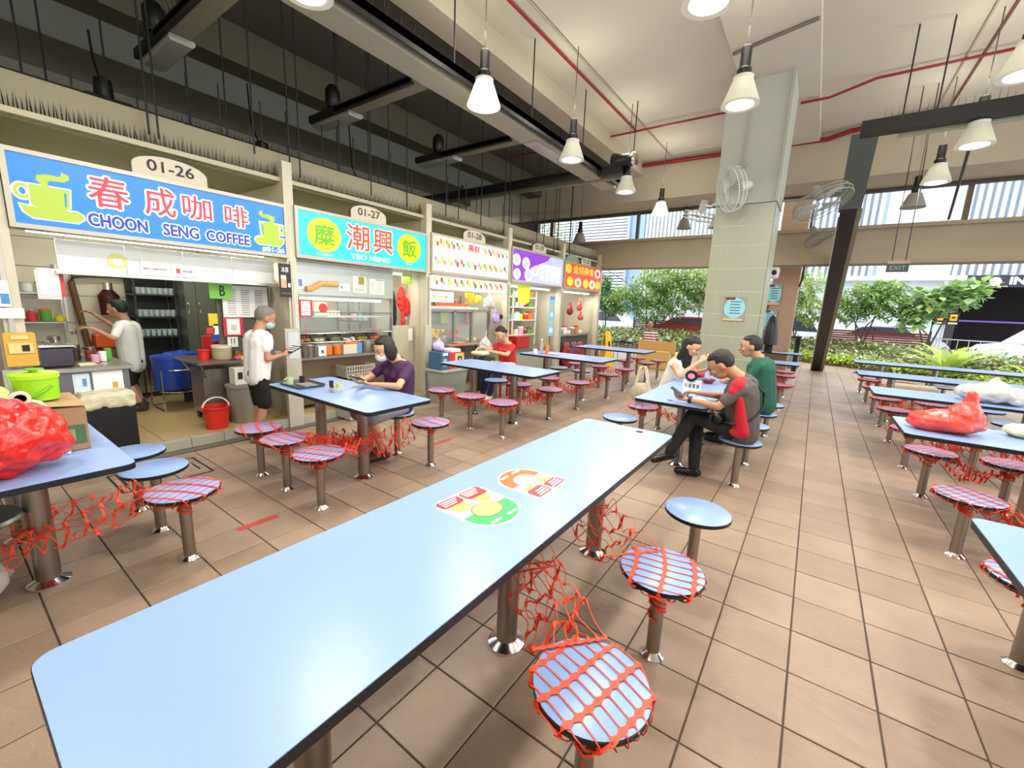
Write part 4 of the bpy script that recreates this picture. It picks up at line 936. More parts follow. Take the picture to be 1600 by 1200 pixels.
# drum on stand
t = thing('drum_stand', 'thin steel wire stand under the blue drums', 'stand', (-6.7, 1.85, .1))
mb = MB()
for z in (.34, .62):
    mb.tube([(-6.7+.3*math.cos(a), 1.86+.22*math.sin(a), z) for a in [2*math.pi*i/24 for i in range(25)]], .008)
for a, b in ((-6.46, 1.66), (-6.46, 2.06), (-6.94, 1.66), (-6.94, 2.06)): mb.tube([(a, b, .105), (a, b, .62)], .008)
mb.tube([(-6.46, 1.66, .11), (-6.46, 2.06, .11), (-6.94, 2.06, .11), (-6.94, 1.66, .11), (-6.46, 1.66, .11)], .008)
mb.build('wire_frame', CHROME, t)
for k, (y, x) in enumerate(((1.80, -6.62), (2.0, -6.86))):
    t = thing('plastic_drum', ('front' if k == 0 else 'rear')+' blue plastic drum with a lid on the wire stand', 'drum', (x, y, .345))
    MB().lathe([(0, 0), (.15, 0), (.18, .02), (.185, .40), (0, .40)], (x, y, .35), 26).build('body', mat('drum_blue', '#1e3f9c', .4), t)
    MB().lathe([(0, .40), (.195, .40), (.195, .44), (.16, .45), (.06, .455), (.05, .475), (0, .475)], (x, y, .35), 26).build('lid', mat('lid_blue', '#24479e', .4), t)
box_thing('cloth', 'dark cloth hanging from the wire stand', 'cloth', -6.44, -6.42, 1.86, 1.96, .2, .38, mat('cloth_navy', '#191b2a', .9))
box_thing('cloth', 'pale gloves hanging from the wire stand', 'gloves', -6.44, -6.41, 1.97, 2.06, .22, .42, mat('cloth_pale', '#c8c2a8', .9), b=.01)
# steel trolley with things
t = thing('steel_trolley', 'steel serving trolley on castors at the right of the coffee stall', 'trolley', (-5.65, 2.0, .1))
MB().box(-6.15, -5.42, 1.72, 2.5, .80, .83, b=.004).build('worktop', mat('trolley_top', '#8e7d72', .3, metal=.6), t)
MB().box(-6.0, -5.62, 1.82, 2.3, .2, .72).build('body', STEEL2, t)
for a, b in ((-5.66, 1.86), (-5.66, 2.26), (-5.96, 1.86), (-5.96, 2.26)): MB().lathe([(0, -.015), (.045, -.015), (.045, .015), (0, .015)], (a, b, .146), 14, 'y').build('castor', BLK, t)
for a, b in ((-5.46, 1.76), (-5.46, 2.46), (-6.1, 1.76), (-6.1, 2.46)): MB().tube([(a, b, .83), (a, b, .80), (-5.66 if a > -5.8 else -5.96, 1.86 if b < 2 else 2.26, .6)], .012).build('bracket', STEEL2, t)
tub(-5.66, 1.86, .831, .05, .055, .12, mat('red_plastic', '#d82a1e', .35), 'small red pot with a white rim and steel spoon on the trolley', 'pot', 'sugar_pot')
jar(-5.62, 2.03, .831, .1, .17, mat('jar_glass', '#c9bfa0', .1, alpha=.8), mat('lid_cream', '#e8ddc4', .4), 'large glass jar of pale lumps on the trolley', None, 'glass_jar')
jar(-5.9, 2.02, .831, .085, .26, mat('red_plastic', ''), mat('red_plastic', ''), 'red canister behind the glass jar')
jar(-5.62, 2.2, .831, .05, .1, mat('amber_glass', '#a86a34', .15, alpha=.8), STEEL, 'small amber glass jar on the trolley')
box_thing('sweet_pack', 'pink, yellow and blue sweet pack on the trolley', 'pack', -5.55, -5.48, 2.12, 2.24, .831, .87, mat('pink_pack', '#e2579a', .4), parts=[('band', (-5.56, -5.47, 2.17, 2.2, .832, .872), MATS['pack_yellow']), ('stripe', (-5.56, -5.47, 2.21, 2.23, .832, .872), MATS['drum_blue'])], b=.01)
# price list etc. on a partition behind
poster('price_list', -5.6, 2.07, 2.57, 1.32, 1.69, PAPER, 'large white printed price list hanging in the coffee stall', 'notice', blocks=[(.1+.3*j, .27+.3*j, .08+.07*k, .095+.07*k, mat('print_grey2', '#6e6e70', .6)) for k in range(12) for j in range(3)])
t = poster('card', -5.55, 1.93, 2.16, 1.53, 1.71, mat('card_green', '#8fdc52', .5), 'bright green card with a large B', texts=[('B', .55, .5, .22, .62, INK)])
poster('payment_card', -5.6, 2.06, 2.27, 1.10, 1.32, mat('card_red', '#c72a3e', .5), 'red-framed payment card in the coffee stall', blocks=[(.17, .83, .08, .92, PAPER), (.36, .64, .3, .62, mat('pale_grey_patch', '#c9c9c9', .6))])
poster('calendar', -5.6, 2.09, 2.2, .97, 1.09, mat('calendar_grey', '#dfe2e0', .6), 'small calendar page reading 11 below the payment card', texts=[('11', .5, .6, .35, .5, INK)])
poster('menu_strip', -5.12, 2.49, 2.63, 1.58, 1.96, mat('menu_black', '#1d1714', .4), 'black drinks poster with a milky drink on the post right of the coffee stall', 'poster', texts=[('冰茶', .5, .82, .6, .16, PAPER)], blocks=[(.15, .6, .28, .66, mat('drink_peach', '#e3a680', .5)), (.2, .55, .55, .64, PAPER), (.72, .92, .3, .42, PAPER), (.1, .9, .08, .14, mat('menu_grey', '#5a514a', .5))])
t = thing('back_board', 'dark board behind the price list', 'board', (-5.64, 2.35, .9)); MB().box(-5.66, -5.63, 2.02, 2.6, .84, 1.72).build('board', mat('board_dark', '#57504a', .6), t)
# bucket, bin
t = tub(-5.33, 1.82, .101, .105, .13, .25, mat('red_plastic', ''), 'red bucket with a white handle standing on the kerb of the coffee stall', handle=WHITE)
t = thing('rubbish_bin', 'grey-green rubbish bin behind the masked man\'s legs', 'bin', (-5.42, 2.14, .1))
MB().lathe([(0, 0), (.13, 0), (.165, .42), (.175, .42), (.175, .45), (0, .45)], (-5.42, 2.14, .101), 24).build('body', mat('bin_grey', '#8f8c7a', .5), t)
box_thing('carton', 'white printed carton resting on the grey-green rubbish bin', 'carton', -5.5, -5.34, 2.04, 2.24, .553, .75, PAPER, parts=[('print', (-5.338, -5.336, 2.07, 2.12, .62, .7), INK), ('print', (-5.338, -5.336, 2.14, 2.2, .6, .64), INK)])
box_thing('hand_sanitiser', 'slim grey cabinet on the post between the first two stalls', 'cabinet', -5.13, -5.07, 2.5, 2.68, .0, 1.21, mat('cabinet_grey', '#b7b3a2', .5), parts=[('notice_panel', (-5.069, -5.066, 2.53, 2.66, .85, 1.17), mat('pale_panel', '#c4cccb', .5))])

# ================================================================== PORRIDGE STALL 01-27
t = thing('food_display', 'steel and glass food display of the porridge stall with shelves', 'display case', (-5.5, 3.5, .1))
MB().box(-5.9, -5.3, 2.8, 4.3, .78, .82, b=.004).build('worktop', STEEL2, t)
MB().box(-5.85, -5.42, 2.84, 4.2, .16, .78).build('front_panel', mat('panel_bronze', '#7d6a55', .35, metal=.6), t)
for z in (1.12, 1.33, 1.60): MB().box(-5.75, -5.36, 2.8, 4.28, z, z+.015).build('shelf', STEEL2, t)
MB().box(-5.38, -5.34, 2.78, 4.3, 1.62, 1.98).build('upper_panel', mat('panel_alu', '#b9beb7', .3, metal=.6), t)
MB().box(-5.39, -5.34, 2.78, 4.3, 1.98, 2.02).build('top_rail', STEEL2, t)
for y in (2.79, 4.27): MB().box(-5.4, -5.35, y, y+.03, .82, 2.0).build('upright', STEEL2, t)
for z in (1.0, 1.12, 1.4): MB().tube([(-5.33, 2.82, z), (-5.33, 4.26, z)], .007).build('glass_rail', CHROME, t)
MB().box(-5.352, -5.346, 2.84, 4.25, 1.14, 1.58).build('glass', mat('display_glass', '#dfe9e4', .03, alpha=.12, spec=1), t)
MB().box(-7.0, -6.96, 2.8, 4.4, .8, 2.1).build('back_panel', mat('panel_alu2', '#9da09a', .35, metal=.4), t)
tube_light(2.88, 4.12, -5.41, 1.57, 14, 'tube lighting the shelves of the porridge stall display')
t = thing('glass_hose', 'orange rolled cloth lying on the porridge display', 'cloth', (-5.3, 3.1, 1.66)); t.name = 'rolled_cloth'
MB().tube([(-5.315, 2.92, 1.69), (-5.315, 3.0, 1.70), (-5.315, 3.12, 1.77), (-5.315, 3.36, 1.775)], .035, 8).build('roll', mat('cloth_orange', '#e9a765', .7), t)
poster('notice', -5.338, 2.8, 2.90, 1.69, 1.84, PAPER, 'small white and blue notice at the left of the porridge display', blocks=[(.3, .8, .2, .8, mat('print_blue2', '#6d86bd', .5))])
poster('notice', -5.338, 3.38, 3.55, 1.69, 1.79, PAPER, 'white card beside the orange roll on the porridge display', blocks=[(.2, .35, .35, .65, mat('print_blue2', ''))])
poster('notice', -5.338, 3.60, 3.82, 1.68, 1.91, mat('cream_sheet', '#eef0d6', .6), 'cream notice with a food photo on the porridge display', blocks=[(.4, .85, .5, .95, mat('food_brown', '#a08a3c', .5)), (.1, .9, .1, .14, GRY), (.1, .9, .2, .24, GRY)])
poster('notice', -5.338, 3.87, 4.13, 1.67, 1.89, mat('cream_sheet', ''), 'two column price sheet at the right of the porridge display', blocks=[(.1+.45*j, .4+.45*j, .1+.13*k, .13+.13*k, GRY) for k in range(6) for j in range(2)]+[(.4, .95, .92, .96, INK)])
poster('payment_card', -5.33, 2.82, 2.99, 1.34, 1.56, mat('card_red', ''), 'red-framed payment card hanging on the porridge display', blocks=[(.15, .85, .08, .9, PAPER), (.32, .68, .3, .7, MATS['pale_grey_patch'])])
t = poster('notice', -5.33, 3.02, 3.2, 1.36, 1.53, mat('pale_green_sheet', '#cfd9c0', .6), 'pale notice with a round red stamp on the porridge display')
MB().plate((-5.325, 0, 0), (0, 1, 0), (0, 0, 1), [(3.14+.062*math.cos(2*math.pi*i/20), 1.455+.062*math.sin(2*math.pi*i/20)) for i in range(20)], .002).build('red_stamp', MATS['red_print'], t)
poster('notice', -5.33, 3.21, 3.38, 1.34, 1.42, mat('cream_sheet', ''), 'small cream menu card right of the red stamp', blocks=[(.1+.3*j, .25+.3*j, .2+.3*k, .35+.3*k, mat('food_brown', '')) for j in range(3) for k in range(2)])
# dishes of food on the display
FD = [mat('food_'+n, c, .6, bump=.9, bscale=60, var=.3, vscale=40) for n, c in (('golden', '#c98a3a'), ('pale', '#dcd2a4'), ('green', '#7d8a44'), ('white', '#e2ddcb'), ('brown', '#8a5630'), ('orange', '#d8742a'))]
rr = random.Random(4)
for k in range(12):
    row_ = k//6; y = 2.92+(k % 6)*.22+.03*row_; x = -5.45-.14*row_; z = .98 if row_ == 0 else 1.055
    t = thing('food_dish', f'{["golden fritters", "pale noodles", "leafy greens", "white tofu", "braised meat", "orange fried fish"][k % 6]} dish in the {("front", "back")[row_]} row of the porridge display', 'dish', (x, y, z), 'dishes of food in the porridge display')
    MB().box(x-.06, x+.06, y-.1, y+.1, z, z+.03, b=.012).build('tray', STEEL2, t)
    mb = MB()
    for j in range(8): mb.ell((x+rr.uniform(-.035, .035), y+rr.uniform(-.07, .07), z+.035+rr.uniform(0, .02)), (.03, .035, .02), 8, 5)
    mb.build('food', FD[k % 6], t)
box_thing('dish_step', 'steel step carrying the food dishes in the porridge stall', 'shelf', -5.75, -5.36, 2.84, 4.2, .94, .979, STEEL2); box_thing('dish_step', 'raised rear steel step carrying the back row of dishes', 'shelf', -5.75, -5.52, 2.84, 4.2, .9795, 1.054, STEEL2)
for a in (2.86, 4.14): box_thing('step_leg', f'steel foot at the {"left" if a < 3 else "right"} end of the dish step', 'support', -5.6, -5.5, a, a+.03, .821, .9395, STEEL2)
tub(-5.33+.02, 2.9, .821, .09, .105, .17, mat('pot_steel', '#a39c90', .25, metal=.9, var=.3), 'large steel soup pot at the left of the porridge ledge', 'pot', 'soup_pot')
OT = mat('tub_orange', '#e07a24', .4)
for k, y in enumerate((3.21, 3.34)): jar(-5.36, y, .821, .052, .13, OT, OT, f'{("left", "right")[k]} orange plastic canister on the porridge ledge', 'orange canisters on the porridge ledge', 'canister', 'canister')
box_thing('tub', 'white tub with a dark mark at the left of the orange canisters', 'tub', -5.40, -5.32, 3.05, 3.16, .821, .95, PAPER, parts=[('mark', (-5.319, -5.317, 3.09, 3.12, .86, .9), INK)])
box_thing('tub', 'clear plastic tub of pale packets right of the orange canisters', 'tub', -5.42, -5.32, 3.42, 3.63, .821, .96, mat('tub_clear', '#e8d6c0', .2, alpha=.85))
box_thing('tub', 'blue plastic tub on the porridge ledge', 'tub', -5.42, -5.34, 3.64, 3.73, .821, .97, mat('tub_blue', '#5f95c9', .3))
jar(-5.37, 3.82, .821, .08, .18, STEEL2, STEEL2, 'steel pot at the right end of the porridge ledge', None, 'pot', 'pot')
box_thing('lid_tray', 'orange tray of food above the blue tub', 'tray', -5.42, -5.32, 3.45, 3.66, .9615, .99, OT, b=.01)
t = thing('plastic_basket', 'grey-white slotted plastic basket below the porridge ledge', 'basket', (-5.25, 3.56, .0))
mb = MB(); mb.box(-5.38, -5.14, 3.33, 3.80, .5, .515)
for k in range(12): mb.box(-5.15, -5.14, 3.335+k*.0395, 3.35+k*.0395, .5, .68)
for z in (.515, .555, .60, .66): mb.box(-5.152, -5.138, 3.33, 3.80, z, z+.012)
for y in (3.33, 3.79): mb.box(-5.38, -5.14, y, y+.01, .5, .68)
mb.build('body', mat('basket_grey', '#a9a292', .5), t); MB().box(-5.36, -5.16, 3.36, 3.77, .1, .5).build('stand', mat('stand_dark', '#4a443a', .6), t)
box_thing('storage_box', 'pale grey plastic storage box on the floor under the porridge stall', 'box', -5.09, -4.8, 3.15, 3.75, .001, .3, mat('storage_grey', '#b8b8ae', .5), b=.02)
t = poster('card', -5.4, 4.52, 4.72, 1.86, 2.02, mat('card_green2', '#b4dd4c', .5), 'yellow-green card hanging at the right of the porridge stall'); text('lettering', '11', (-5.395, 4.62, 1.94), *YZ, .06, .08, mat('green_print2', '#7ea83c', .5), t)
RP = mat('red_cloth', '#d2281c', .7, bump=.6, bscale=12); 
t = thing('hanging_bag', 'red bags and aprons hanging at the right of the porridge stall', 'bag', (-5.6, 4.7, 1.15)); mb = MB()
mb.ell((-5.6, 4.68, 1.62), (.06, .09, .2), 10, 8).ell((-5.6, 4.78, 1.5), (.05, .07, .16), 10, 8).ell((-5.59, 4.7, 1.25), (.03, .04, .26), 10, 8).ell((-5.59, 4.68, 1.1), (.03, .045, .12), 10, 8)
remeshed('fabric', mb, RP, t, .012, 2, noise=.03, nscale=.05)
t = thing('hanging_apron', 'long black apron hanging in the porridge doorway', 'apron', (-5.66, 4.55, 1.05)); mb = MB(); mb.ell((-5.66, 4.55, 1.4), (.03, .075, .36), 10, 10); remeshed('fabric', mb, mat('cloth_black', '#141314', .85), t, .012, 2, noise=.02, nscale=.05)
t = thing('hanging_towel', 'white towel hanging beside the red bags', 'towel', (-5.64, 4.8, 1.3)); mb = MB(); mb.ell((-5.66, 4.83, 1.48), (.025, .05, .22), 10, 10); remeshed('fabric', mb, PAPER, t, .012, 2, noise=.02, nscale=.05)
MB().tube([(-5.62, 4.4, 1.84), (-5.62, 4.85, 1.84)], .008).build('hook_rail', CHROME)
bpy.data.objects['hook_rail']['label'] = 'thin steel rail holding the hanging bags and apron'; bpy.data.objects['hook_rail']['category'] = 'rail'
t = thing('swing_door', 'low cream metal door at the right of the porridge stall', 'door', (-5.45, 4.6, .1)); MB().box(-5.5, -5.46, 4.32, 4.8, .1, 1.2).build('panel', mat('door_cream', '#b9b498', .5, var=.05), t); MB().box(-5.46, -5.45, 4.7, 4.78, .95, 1.15).build('notice_patch', PAPER, t)
for y, lab in ((2.98, 'red ladle handle'), (4.05, 'pair of red tongs')):
    S('ladle', MB().tube([(-5.46, y, 1.0), (-5.44, y-.03, 1.1), (-5.42, y-.03, 1.22)], .012), RP, f'{lab} standing in the porridge display', 'utensil')
t = thing('wall_cabinet', 'small brown wooden shelf units seen through the porridge display', 'cabinet', (-6.6, 3.9, 1.3)); MB().box(-6.94, -6.7, 3.6, 4.2, 1.35, 1.6).build('body', mat('brown_wood', '#9a6a3e', .6), t)
for k in range(3): MB().box(-6.7, -6.69, 3.62+k*.19, 3.79+k*.19, 1.37, 1.58).build('door', mat('brown_wood2', '#a87545', .6), t)

# ================================================================== FRUIT STALL 01-28
t = thing('fruit_case', 'steel framed glass fruit case of the fruit stall', 'display case', (-5.5, 5.8, .1))
FRM = mat('frame_grey', '#97958c', .4, metal=.5)
for y in (4.98, 5.62, 6.1, 6.62): MB().box(-5.36, -5.30, y, y+.045, .84, 1.46).build('upright', FRM, t)
MB().box(-5.8, -5.3, 4.98, 6.67, 1.44, 1.49).build('top', FRM, t); MB().box(-5.9, -5.25, 4.98, 6.75, .82, .86).build('worktop', STEEL2, t)
MB().box(-5.84, -5.36, 5.0, 6.7, .12, .82).build('cabinet_front', mat('case_front', '#6f6b60', .5, metal=.3), t)
MB().box(-5.82, -5.8, 5.0, 6.65, .86, 1.44).build('back_panel', mat('case_back', '#b6bcb2', .4), t)
MB().box(-5.34, -5.335, 5.02, 6.62, .86, 1.44).build('glass', MATS['display_glass'], t)
MB().box(-5.6, -5.3, 4.95, 6.3, 1.49, 1.52).build('upper_shelf', mat('shelf_white', '#ddd9cc', .5), t)
YF = mat('mango_yellow', '#f3c21e', .5, bump=.8, bscale=50, var=.15, vscale=40); OF = mat('papaya_orange', '#e8661c', .5, bump=.8, bscale=50)
for k, (a, b, m_, l_) in enumerate(((5.05, 5.55, YF, 'heap of yellow cut mango'), (5.7, 5.98, OF, 'heap of orange papaya strips'))):
    t = thing('cut_fruit', l_+' in the fruit case', 'fruit', (-5.5, (a+b)/2, .98)); MB().box(-5.62, -5.4, a, b, .86, .95).build('tray', STEEL2, t); mb = MB()
    for j in range(26): mb.box(*(lambda x, y, z: (x, x+.05, y, y+.06, z, z+.05))(-5.6+random.random()*.15, a+random.random()*(b-a-.06), .95+random.random()*.14), b=.008)
    mb.build('pieces', m_, t)
for k in range(4):
    y = 6.2+k*.11; o = MB().ell((-5.5, y, .93), (.05, .05, .04)).build('fruit_ball', [mat('pale_fruit', '#efe6b4', .5), OF][k % 2]); tag(o, f'{("first", "second", "third", "fourth")[k]} round fruit in the right part of the fruit case', 'fruit', 'round fruit in the fruit case')
    o.location.z = .862
for k, (y, m_) in enumerate(((5.75, mat('lime_bag', '#cfe06a', .4)), (6.45, mat('orange_bag', '#e0502a', .4)))):
    t = thing('hanging_pouch', f'{("lime", "orange-red")[k]} pouch hanging inside the fruit case', 'pouch', (-5.7, y, 1.2)); MB().box(-5.72, -5.66, y-.09, y+.09, 1.2, 1.44, b=.02).build('pouch', m_, t)
WM = mat('melon_red', '#d8452c', .5, var=.2, vscale=30)
for k in range(7):
    y = 5.42+k*.12; t = thing('melon_slice', f'{("first", "second", "third", "fourth", "fifth", "sixth", "seventh")[k]} red watermelon slice from the left on the upper shelf', 'fruit', (-5.45, y, 1.52), 'watermelon slices on the fruit shelf')
    pts = [(.06*math.cos(a), .07*math.sin(a)) for a in [math.pi*i/8 for i in range(9)]]
    MB().plate((-5.5, y, 1.522), (.3, .95, 0), (0, 0, 1), pts, .03).build('flesh', WM, t)
    MB().box(-5.5, -5.42, y-.06, y+.06, 1.5205, 1.53).build('rind', mat('rind', '#e9dcb0', .5), t)
t = thing('banana_bunch', 'bunch of yellow bananas hanging above the fruit case', 'fruit', (-5.25, 5.95, 1.6)); 
for k in range(5): MB().tube([(-5.25, 5.86+k*.05, 1.78), (-5.22, 5.84+k*.055, 1.7), (-5.24, 5.86+k*.06, 1.6)], .02, 8, taper=.012).build('banana', YF, t)
MB().tube([(-5.26, 5.96, 1.78), (-5.26, 5.96, 1.86)], .012, 6).build('stalk', mat('stalk_green', '#7a8a3a', .6), t)
t = thing('pomelo', 'round yellow pomelo hanging right of the bananas', 'fruit', (-5.25, 6.2, 1.6)); MB().ell((-5.25, 6.22, 1.68), (.07, .08, .08)).build('peel', mat('pomelo', '#e8da3a', .5), t); MB().tube([(-5.25, 6.22, 1.75), (-5.25, 6.22, 1.86)], .005).build('string', DARK, t)
poster('menu_board', -5.45, 5.0, 5.75, 1.6, 1.78, PAPER, 'white lower menu board glowing behind the fruit shelf', 'sign', blocks=[(.1+.2*k, .2+.2*k, .4, .65, FRUIT[k]) for k in range(4)])
t = thing('hanging_bag', 'lilac plastic bag with a black cap hanging at the right of the fruit case', 'bag', (-5.22, 6.68, 1.22)); mb = MB(); mb.ell((-5.2, 6.72, 1.33), (.05, .13, .1), 12, 8).ell((-5.2, 6.7, 1.43), (.03, .05, .08)); remeshed('film', mb, mat('lilac_film', '#b49bd0', .3), t, .012, 2, noise=.02, nscale=.05); MB().tube([(-5.2, 6.7, 1.46), (-5.2, 6.7, 1.6)], .006).build('handle', mat('lilac_film', ''), t)
MB().ell((-5.17, 6.84, 1.36), (.04, .05, .05)).build('black_cap', BLK, t)
bag('hanging_bag', 'bundle of clear bags hanging above the red-shirted woman', (-5.4, 6.75, 1.5), (.2, .3, .3), WB, seed=12, voxel=.015)
t = thing('side_table', 'small steel table with a red chopping tray in front of the fruit case', 'table', (-5.1, 5.55, .0))
MB().box(-5.28, -4.95, 5.15, 5.95, .86, .885, b=.004).build('table_top', mat('bench_brown', '#9b8474', .4, metal=.3), t)
for a, b in ((-4.99, 5.2), (-4.99, 5.9)): MB().box(a-.02, a+.02, b-.02, b+.02, .001, .86).build('leg', mat('bench_leg', '#5a5148', .5), t)
box_thing('chopping_tray', 'orange-pink tray on the small steel table', 'tray', -5.2, -5.05, 5.45, 5.65, .886, .915, mat('tray_coral', '#d8775a', .5), b=.01)
bag('carrier_bag', 'white carrier bag leaning on the small steel table before the woman', (-4.98, 6.12, .62), (.2, .34, .42), WB, seed=5, top=(0, .03))
box_thing('crate_stand', 'dark crate under the white carrier bag', 'crate', -5.1, -4.85, 5.95, 6.28, .001, .62, mat('crate_dark', '#3a3833', .6))
# grey bin with things
t = thing('grey_bin', 'large grey rectangular bin left of the fruit case', 'bin', (-4.8, 4.95, 0))
mb = MB(); mb.add([(-4.97, 4.72, .003), (-4.66, 4.72, .003), (-4.66, 5.18, .003), (-4.97, 5.18, .003), (-5.0, 4.68, .5), (-4.62, 4.68, .5), (-4.62, 5.24, .5), (-5.0, 5.24, .5)], [(3, 2, 1, 0), (4, 5, 6, 7), (0, 1, 5, 4), (1, 2, 6, 5), (2, 3, 7, 6), (3, 0, 4, 7)])
mb.build('body', mat('bin_lightgrey', '#9ca096', .5), t); MB().box(-5.02, -4.6, 4.66, 5.26, .5, .54, b=.008).build('lid', mat('bin_lid', '#a9aca3', .5), t)
box_thing('drink_carton', 'dark blue and white carton on the grey bin', 'carton', -4.95, -4.68, 4.68, 4.86, .541, .82, mat('carton_blue', '#3c6286', .5), parts=[('label_patch', (-4.679, -4.677, 4.73, 4.81, .6, .72), mat('carton_pale', '#9ab6cc', .5)), ('top_print', (-4.679, -4.677, 4.72, 4.83, .77, .81), PAPER)])
box_thing('drink_carton', 'red and yellow carton with a black ring on the grey bin', 'carton', -4.95, -4.68, 4.87, 5.22, .541, .80, mat('carton_red', '#cf3a34', .5), parts=[('yellow_side', (-4.679, -4.677, 5.04, 5.21, .56, .79), mat('carton_yellow', '#dcc06a', .5)), ('ring', (-4.676, -4.674, 5.06, 5.15, .6, .74), INK), ('ring_centre', (-4.6735, -4.672, 5.09, 5.12, .63, .71), PAPER), ('white_stripe', (-4.676, -4.674, 5.0, 5.03, .56, .79), PAPER)])
bag('carrier_bag', 'lilac and white knotted bag standing on the dark blue carton', (-4.82, 4.76, .822), (.17, .2, .2), mat('lilac_film2', '#c9b3e2', .3), seed=8)
box_thing('lunch_box', 'stack of white foam boxes on the red and yellow carton', 'box', -4.93, -4.7, 4.93, 5.15, .802, .86, PAPER, b=.012)
box_thing('pillar_stub', 'low cream panel beside the post left of the grey bin', 'panel', -5.13, -5.08, 4.72, 4.86, .0, 1.22, mat('cabinet_grey', ''))

# ================================================================== DESSERT STALL 01-29 and NOODLE STALL 01-30
t = thing('steel_shelf', 'white shelf unit with coloured tubs in the dessert stall', 'shelf', (-5.9, 8.2, .1))
for z in (.9, 1.25, 1.55, 1.78): MB().box(-6.1, -5.7, 7.4, 9.0, z, z+.02).build('shelf', mat('shelf_white', ''), t)
for y in (7.4, 8.0, 8.98): MB().box(-5.74, -5.7, y, y+.02, .1, 1.95).build('upright', mat('shelf_white', ''), t)
MB().box(-6.12, -6.1, 7.4, 9.0, .1, 1.95).build('back_panel', mat('shelf_back', '#c9b8aa', .6), t)
cols = ['#e8d628', '#5aa63a', '#d8d4c4', '#cf3038', '#7ec4dc', '#e2a0c0', '#d8762a', '#f1efe4', '#8a2a34', '#3a8a6a']
CM = [mat('tub_colour_%d' % i, c, .4) for i, c in enumerate(cols)]
nm_ = ['yellow', 'green', 'cream', 'red', 'sky blue', 'pink', 'orange', 'white', 'maroon', 'teal']
ii = 0
for si, z in enumerate((.92, 1.27, 1.57, 1.80)):
    for k in range(8):
        c = (k*3+si*5) % 10; y = 7.5+k*.19
        jar(-5.8, y, z, .055+.015*((k+si) % 3), .13+.03*((k*7+si) % 3), CM[c], CM[(c+7) % 10], f'{nm_[c]} tub, {("first", "second", "third", "fourth", "fifth", "sixth", "seventh", "eighth")[k]} on {("lowest", "second", "third", "top")[si]} dessert shelf', 'tubs on the dessert stall shelves', 'tub', 'tub')
t = thing('flag_card', 'big yellow-green card hanging under the purple sign', 'card', (-5.25, 7.72, 1.62)); MB().plate((-5.26, 0, 0), (0, 1, 0), (0, 0, 1), [(7.5, 2.02), (7.55, 1.66), (7.8, 1.62), (7.98, 1.68), (8.0, 2.04)][::-1], .004).build('sheet', mat('card_lime', '#d9ec3a', .5, emit=.15), t)
poster('banner', -5.15, 8.68, 8.93, .92, 1.86, mat('banner_blue', '#8cc8ee', .5), 'tall light blue printed banner on the post right of the dessert stall', 'banner', blocks=[(.1, .9, .9, .98, mat('banner_purple', '#8c7cd8', .5)), (.3, .7, .66, .78, MATS['pack_yellow']), (.3, .7, .48, .58, PAPER), (.3, .7, .3, .4, MATS['pack_yellow']), (.2, .8, .08, .2, PAPER)])
MB().box(-5.17, -5.151, 8.78, 8.83, 0, .92).build('banner_pole', STEEL2)
bpy.data.objects['banner_pole']['label'] = 'thin steel pole under the light blue banner'; bpy.data.objects['banner_pole']['category'] = 'pole'
t = thing('dessert_counter', 'low steel counter across the dessert stall', 'counter', (-5.5, 8.1, .1)); MB().box(-5.62, -5.26, 7.2, 9.15, .62, .65).build('worktop', STEEL2, t); MB().box(-5.6, -5.34, 7.2, 9.1, .1, .62).build('body', mat('counter_grey', '#9d9b8e', .5), t)
tub(-5.4, 7.33, .651, .09, .13, .2, mat('red_plastic', ''), 'red plastic basin left on the dessert counter', 'basin', 'basin'); 
t = thing('red_bin', 'square red bin on the dessert counter', 'bin', (-5.4, 7.85, .651)); MB().box(-5.54, -5.28, 7.6, 8.1, .651, .9, b=.01).build('body', mat('deep_red', '#b3232a', .45), t); MB().box(-5.55, -5.27, 7.59, 8.11, .9, .92).build('rim', mat('deep_red', ''), t)
t = thing('noodle_counter', 'steel counter of the noodle stall with bowls on top', 'counter', (-5.5, 10.4, .1)); MB().box(-5.9, -5.28, 9.5, 11.3, .86, .9).build('worktop', STEEL2, t); MB().box(-5.85, -5.36, 9.5, 11.3, .1, .86).build('body', mat('counter_dark', '#4a4548', .5), t)
for k in range(7):
    y = 9.7+k*.22; c = (k*3+1) % 10
    jar(-5.5, y, .901, .07, .12+.05*(k % 3), [WHITE, STEEL2, CM[c]][k % 3], [STEEL2, WHITE, CM[3]][k % 3], f'{("first", "second", "third", "fourth", "fifth", "sixth", "seventh")[k]} vessel from the left on the noodle counter', 'vessels on the noodle counter', 'pot', 'pot')
for k, (y, z, h, l_) in enumerate(((10.75, 1.52, .34, 'large coral bag hanging in the noodle stall'), (10.85, 1.26, .24, 'coral bag hanging lower in the noodle stall'), (10.2, 1.4, .36, 'dark red bag hanging in the noodle stall'))):
    t = thing('hanging_bag', l_, 'bag', (-5.4, y, z)); mb = MB(); mb.ell((-5.4, y, z+h*.35), (.07, .14, h*.36), 10, 8).lathe([(.05, 0), (.01, h*.5), (0, h*.5)], (-5.4, y, z+h*.55), 8)
    remeshed('film', mb, RB2 if k < 2 else mat('maroon_film', '#8c1420', .35), t, .016, 2, noise=.03, nscale=.08)
for k, (y, m_) in enumerate(((9.75, mat('maroon_film', '')), (10.15, mat('purple_film', '#6a2a4a', .35)), (10.5, mat('maroon_film', '')))):
    t = thing('crumpled_bag', f'{("left", "middle", "right")[k]} dark red bag piled against the noodle counter', 'bag', (-5.2, y, .1)); mb = MB(); mb.ell((-5.2, y, .4), (.12, .2, .32), 10, 8).ell((-5.15, y+.05, .2), (.1, .18, .2), 10, 8); remeshed('film', mb, m_, t, .022, 1, noise=.06, nscale=.12)
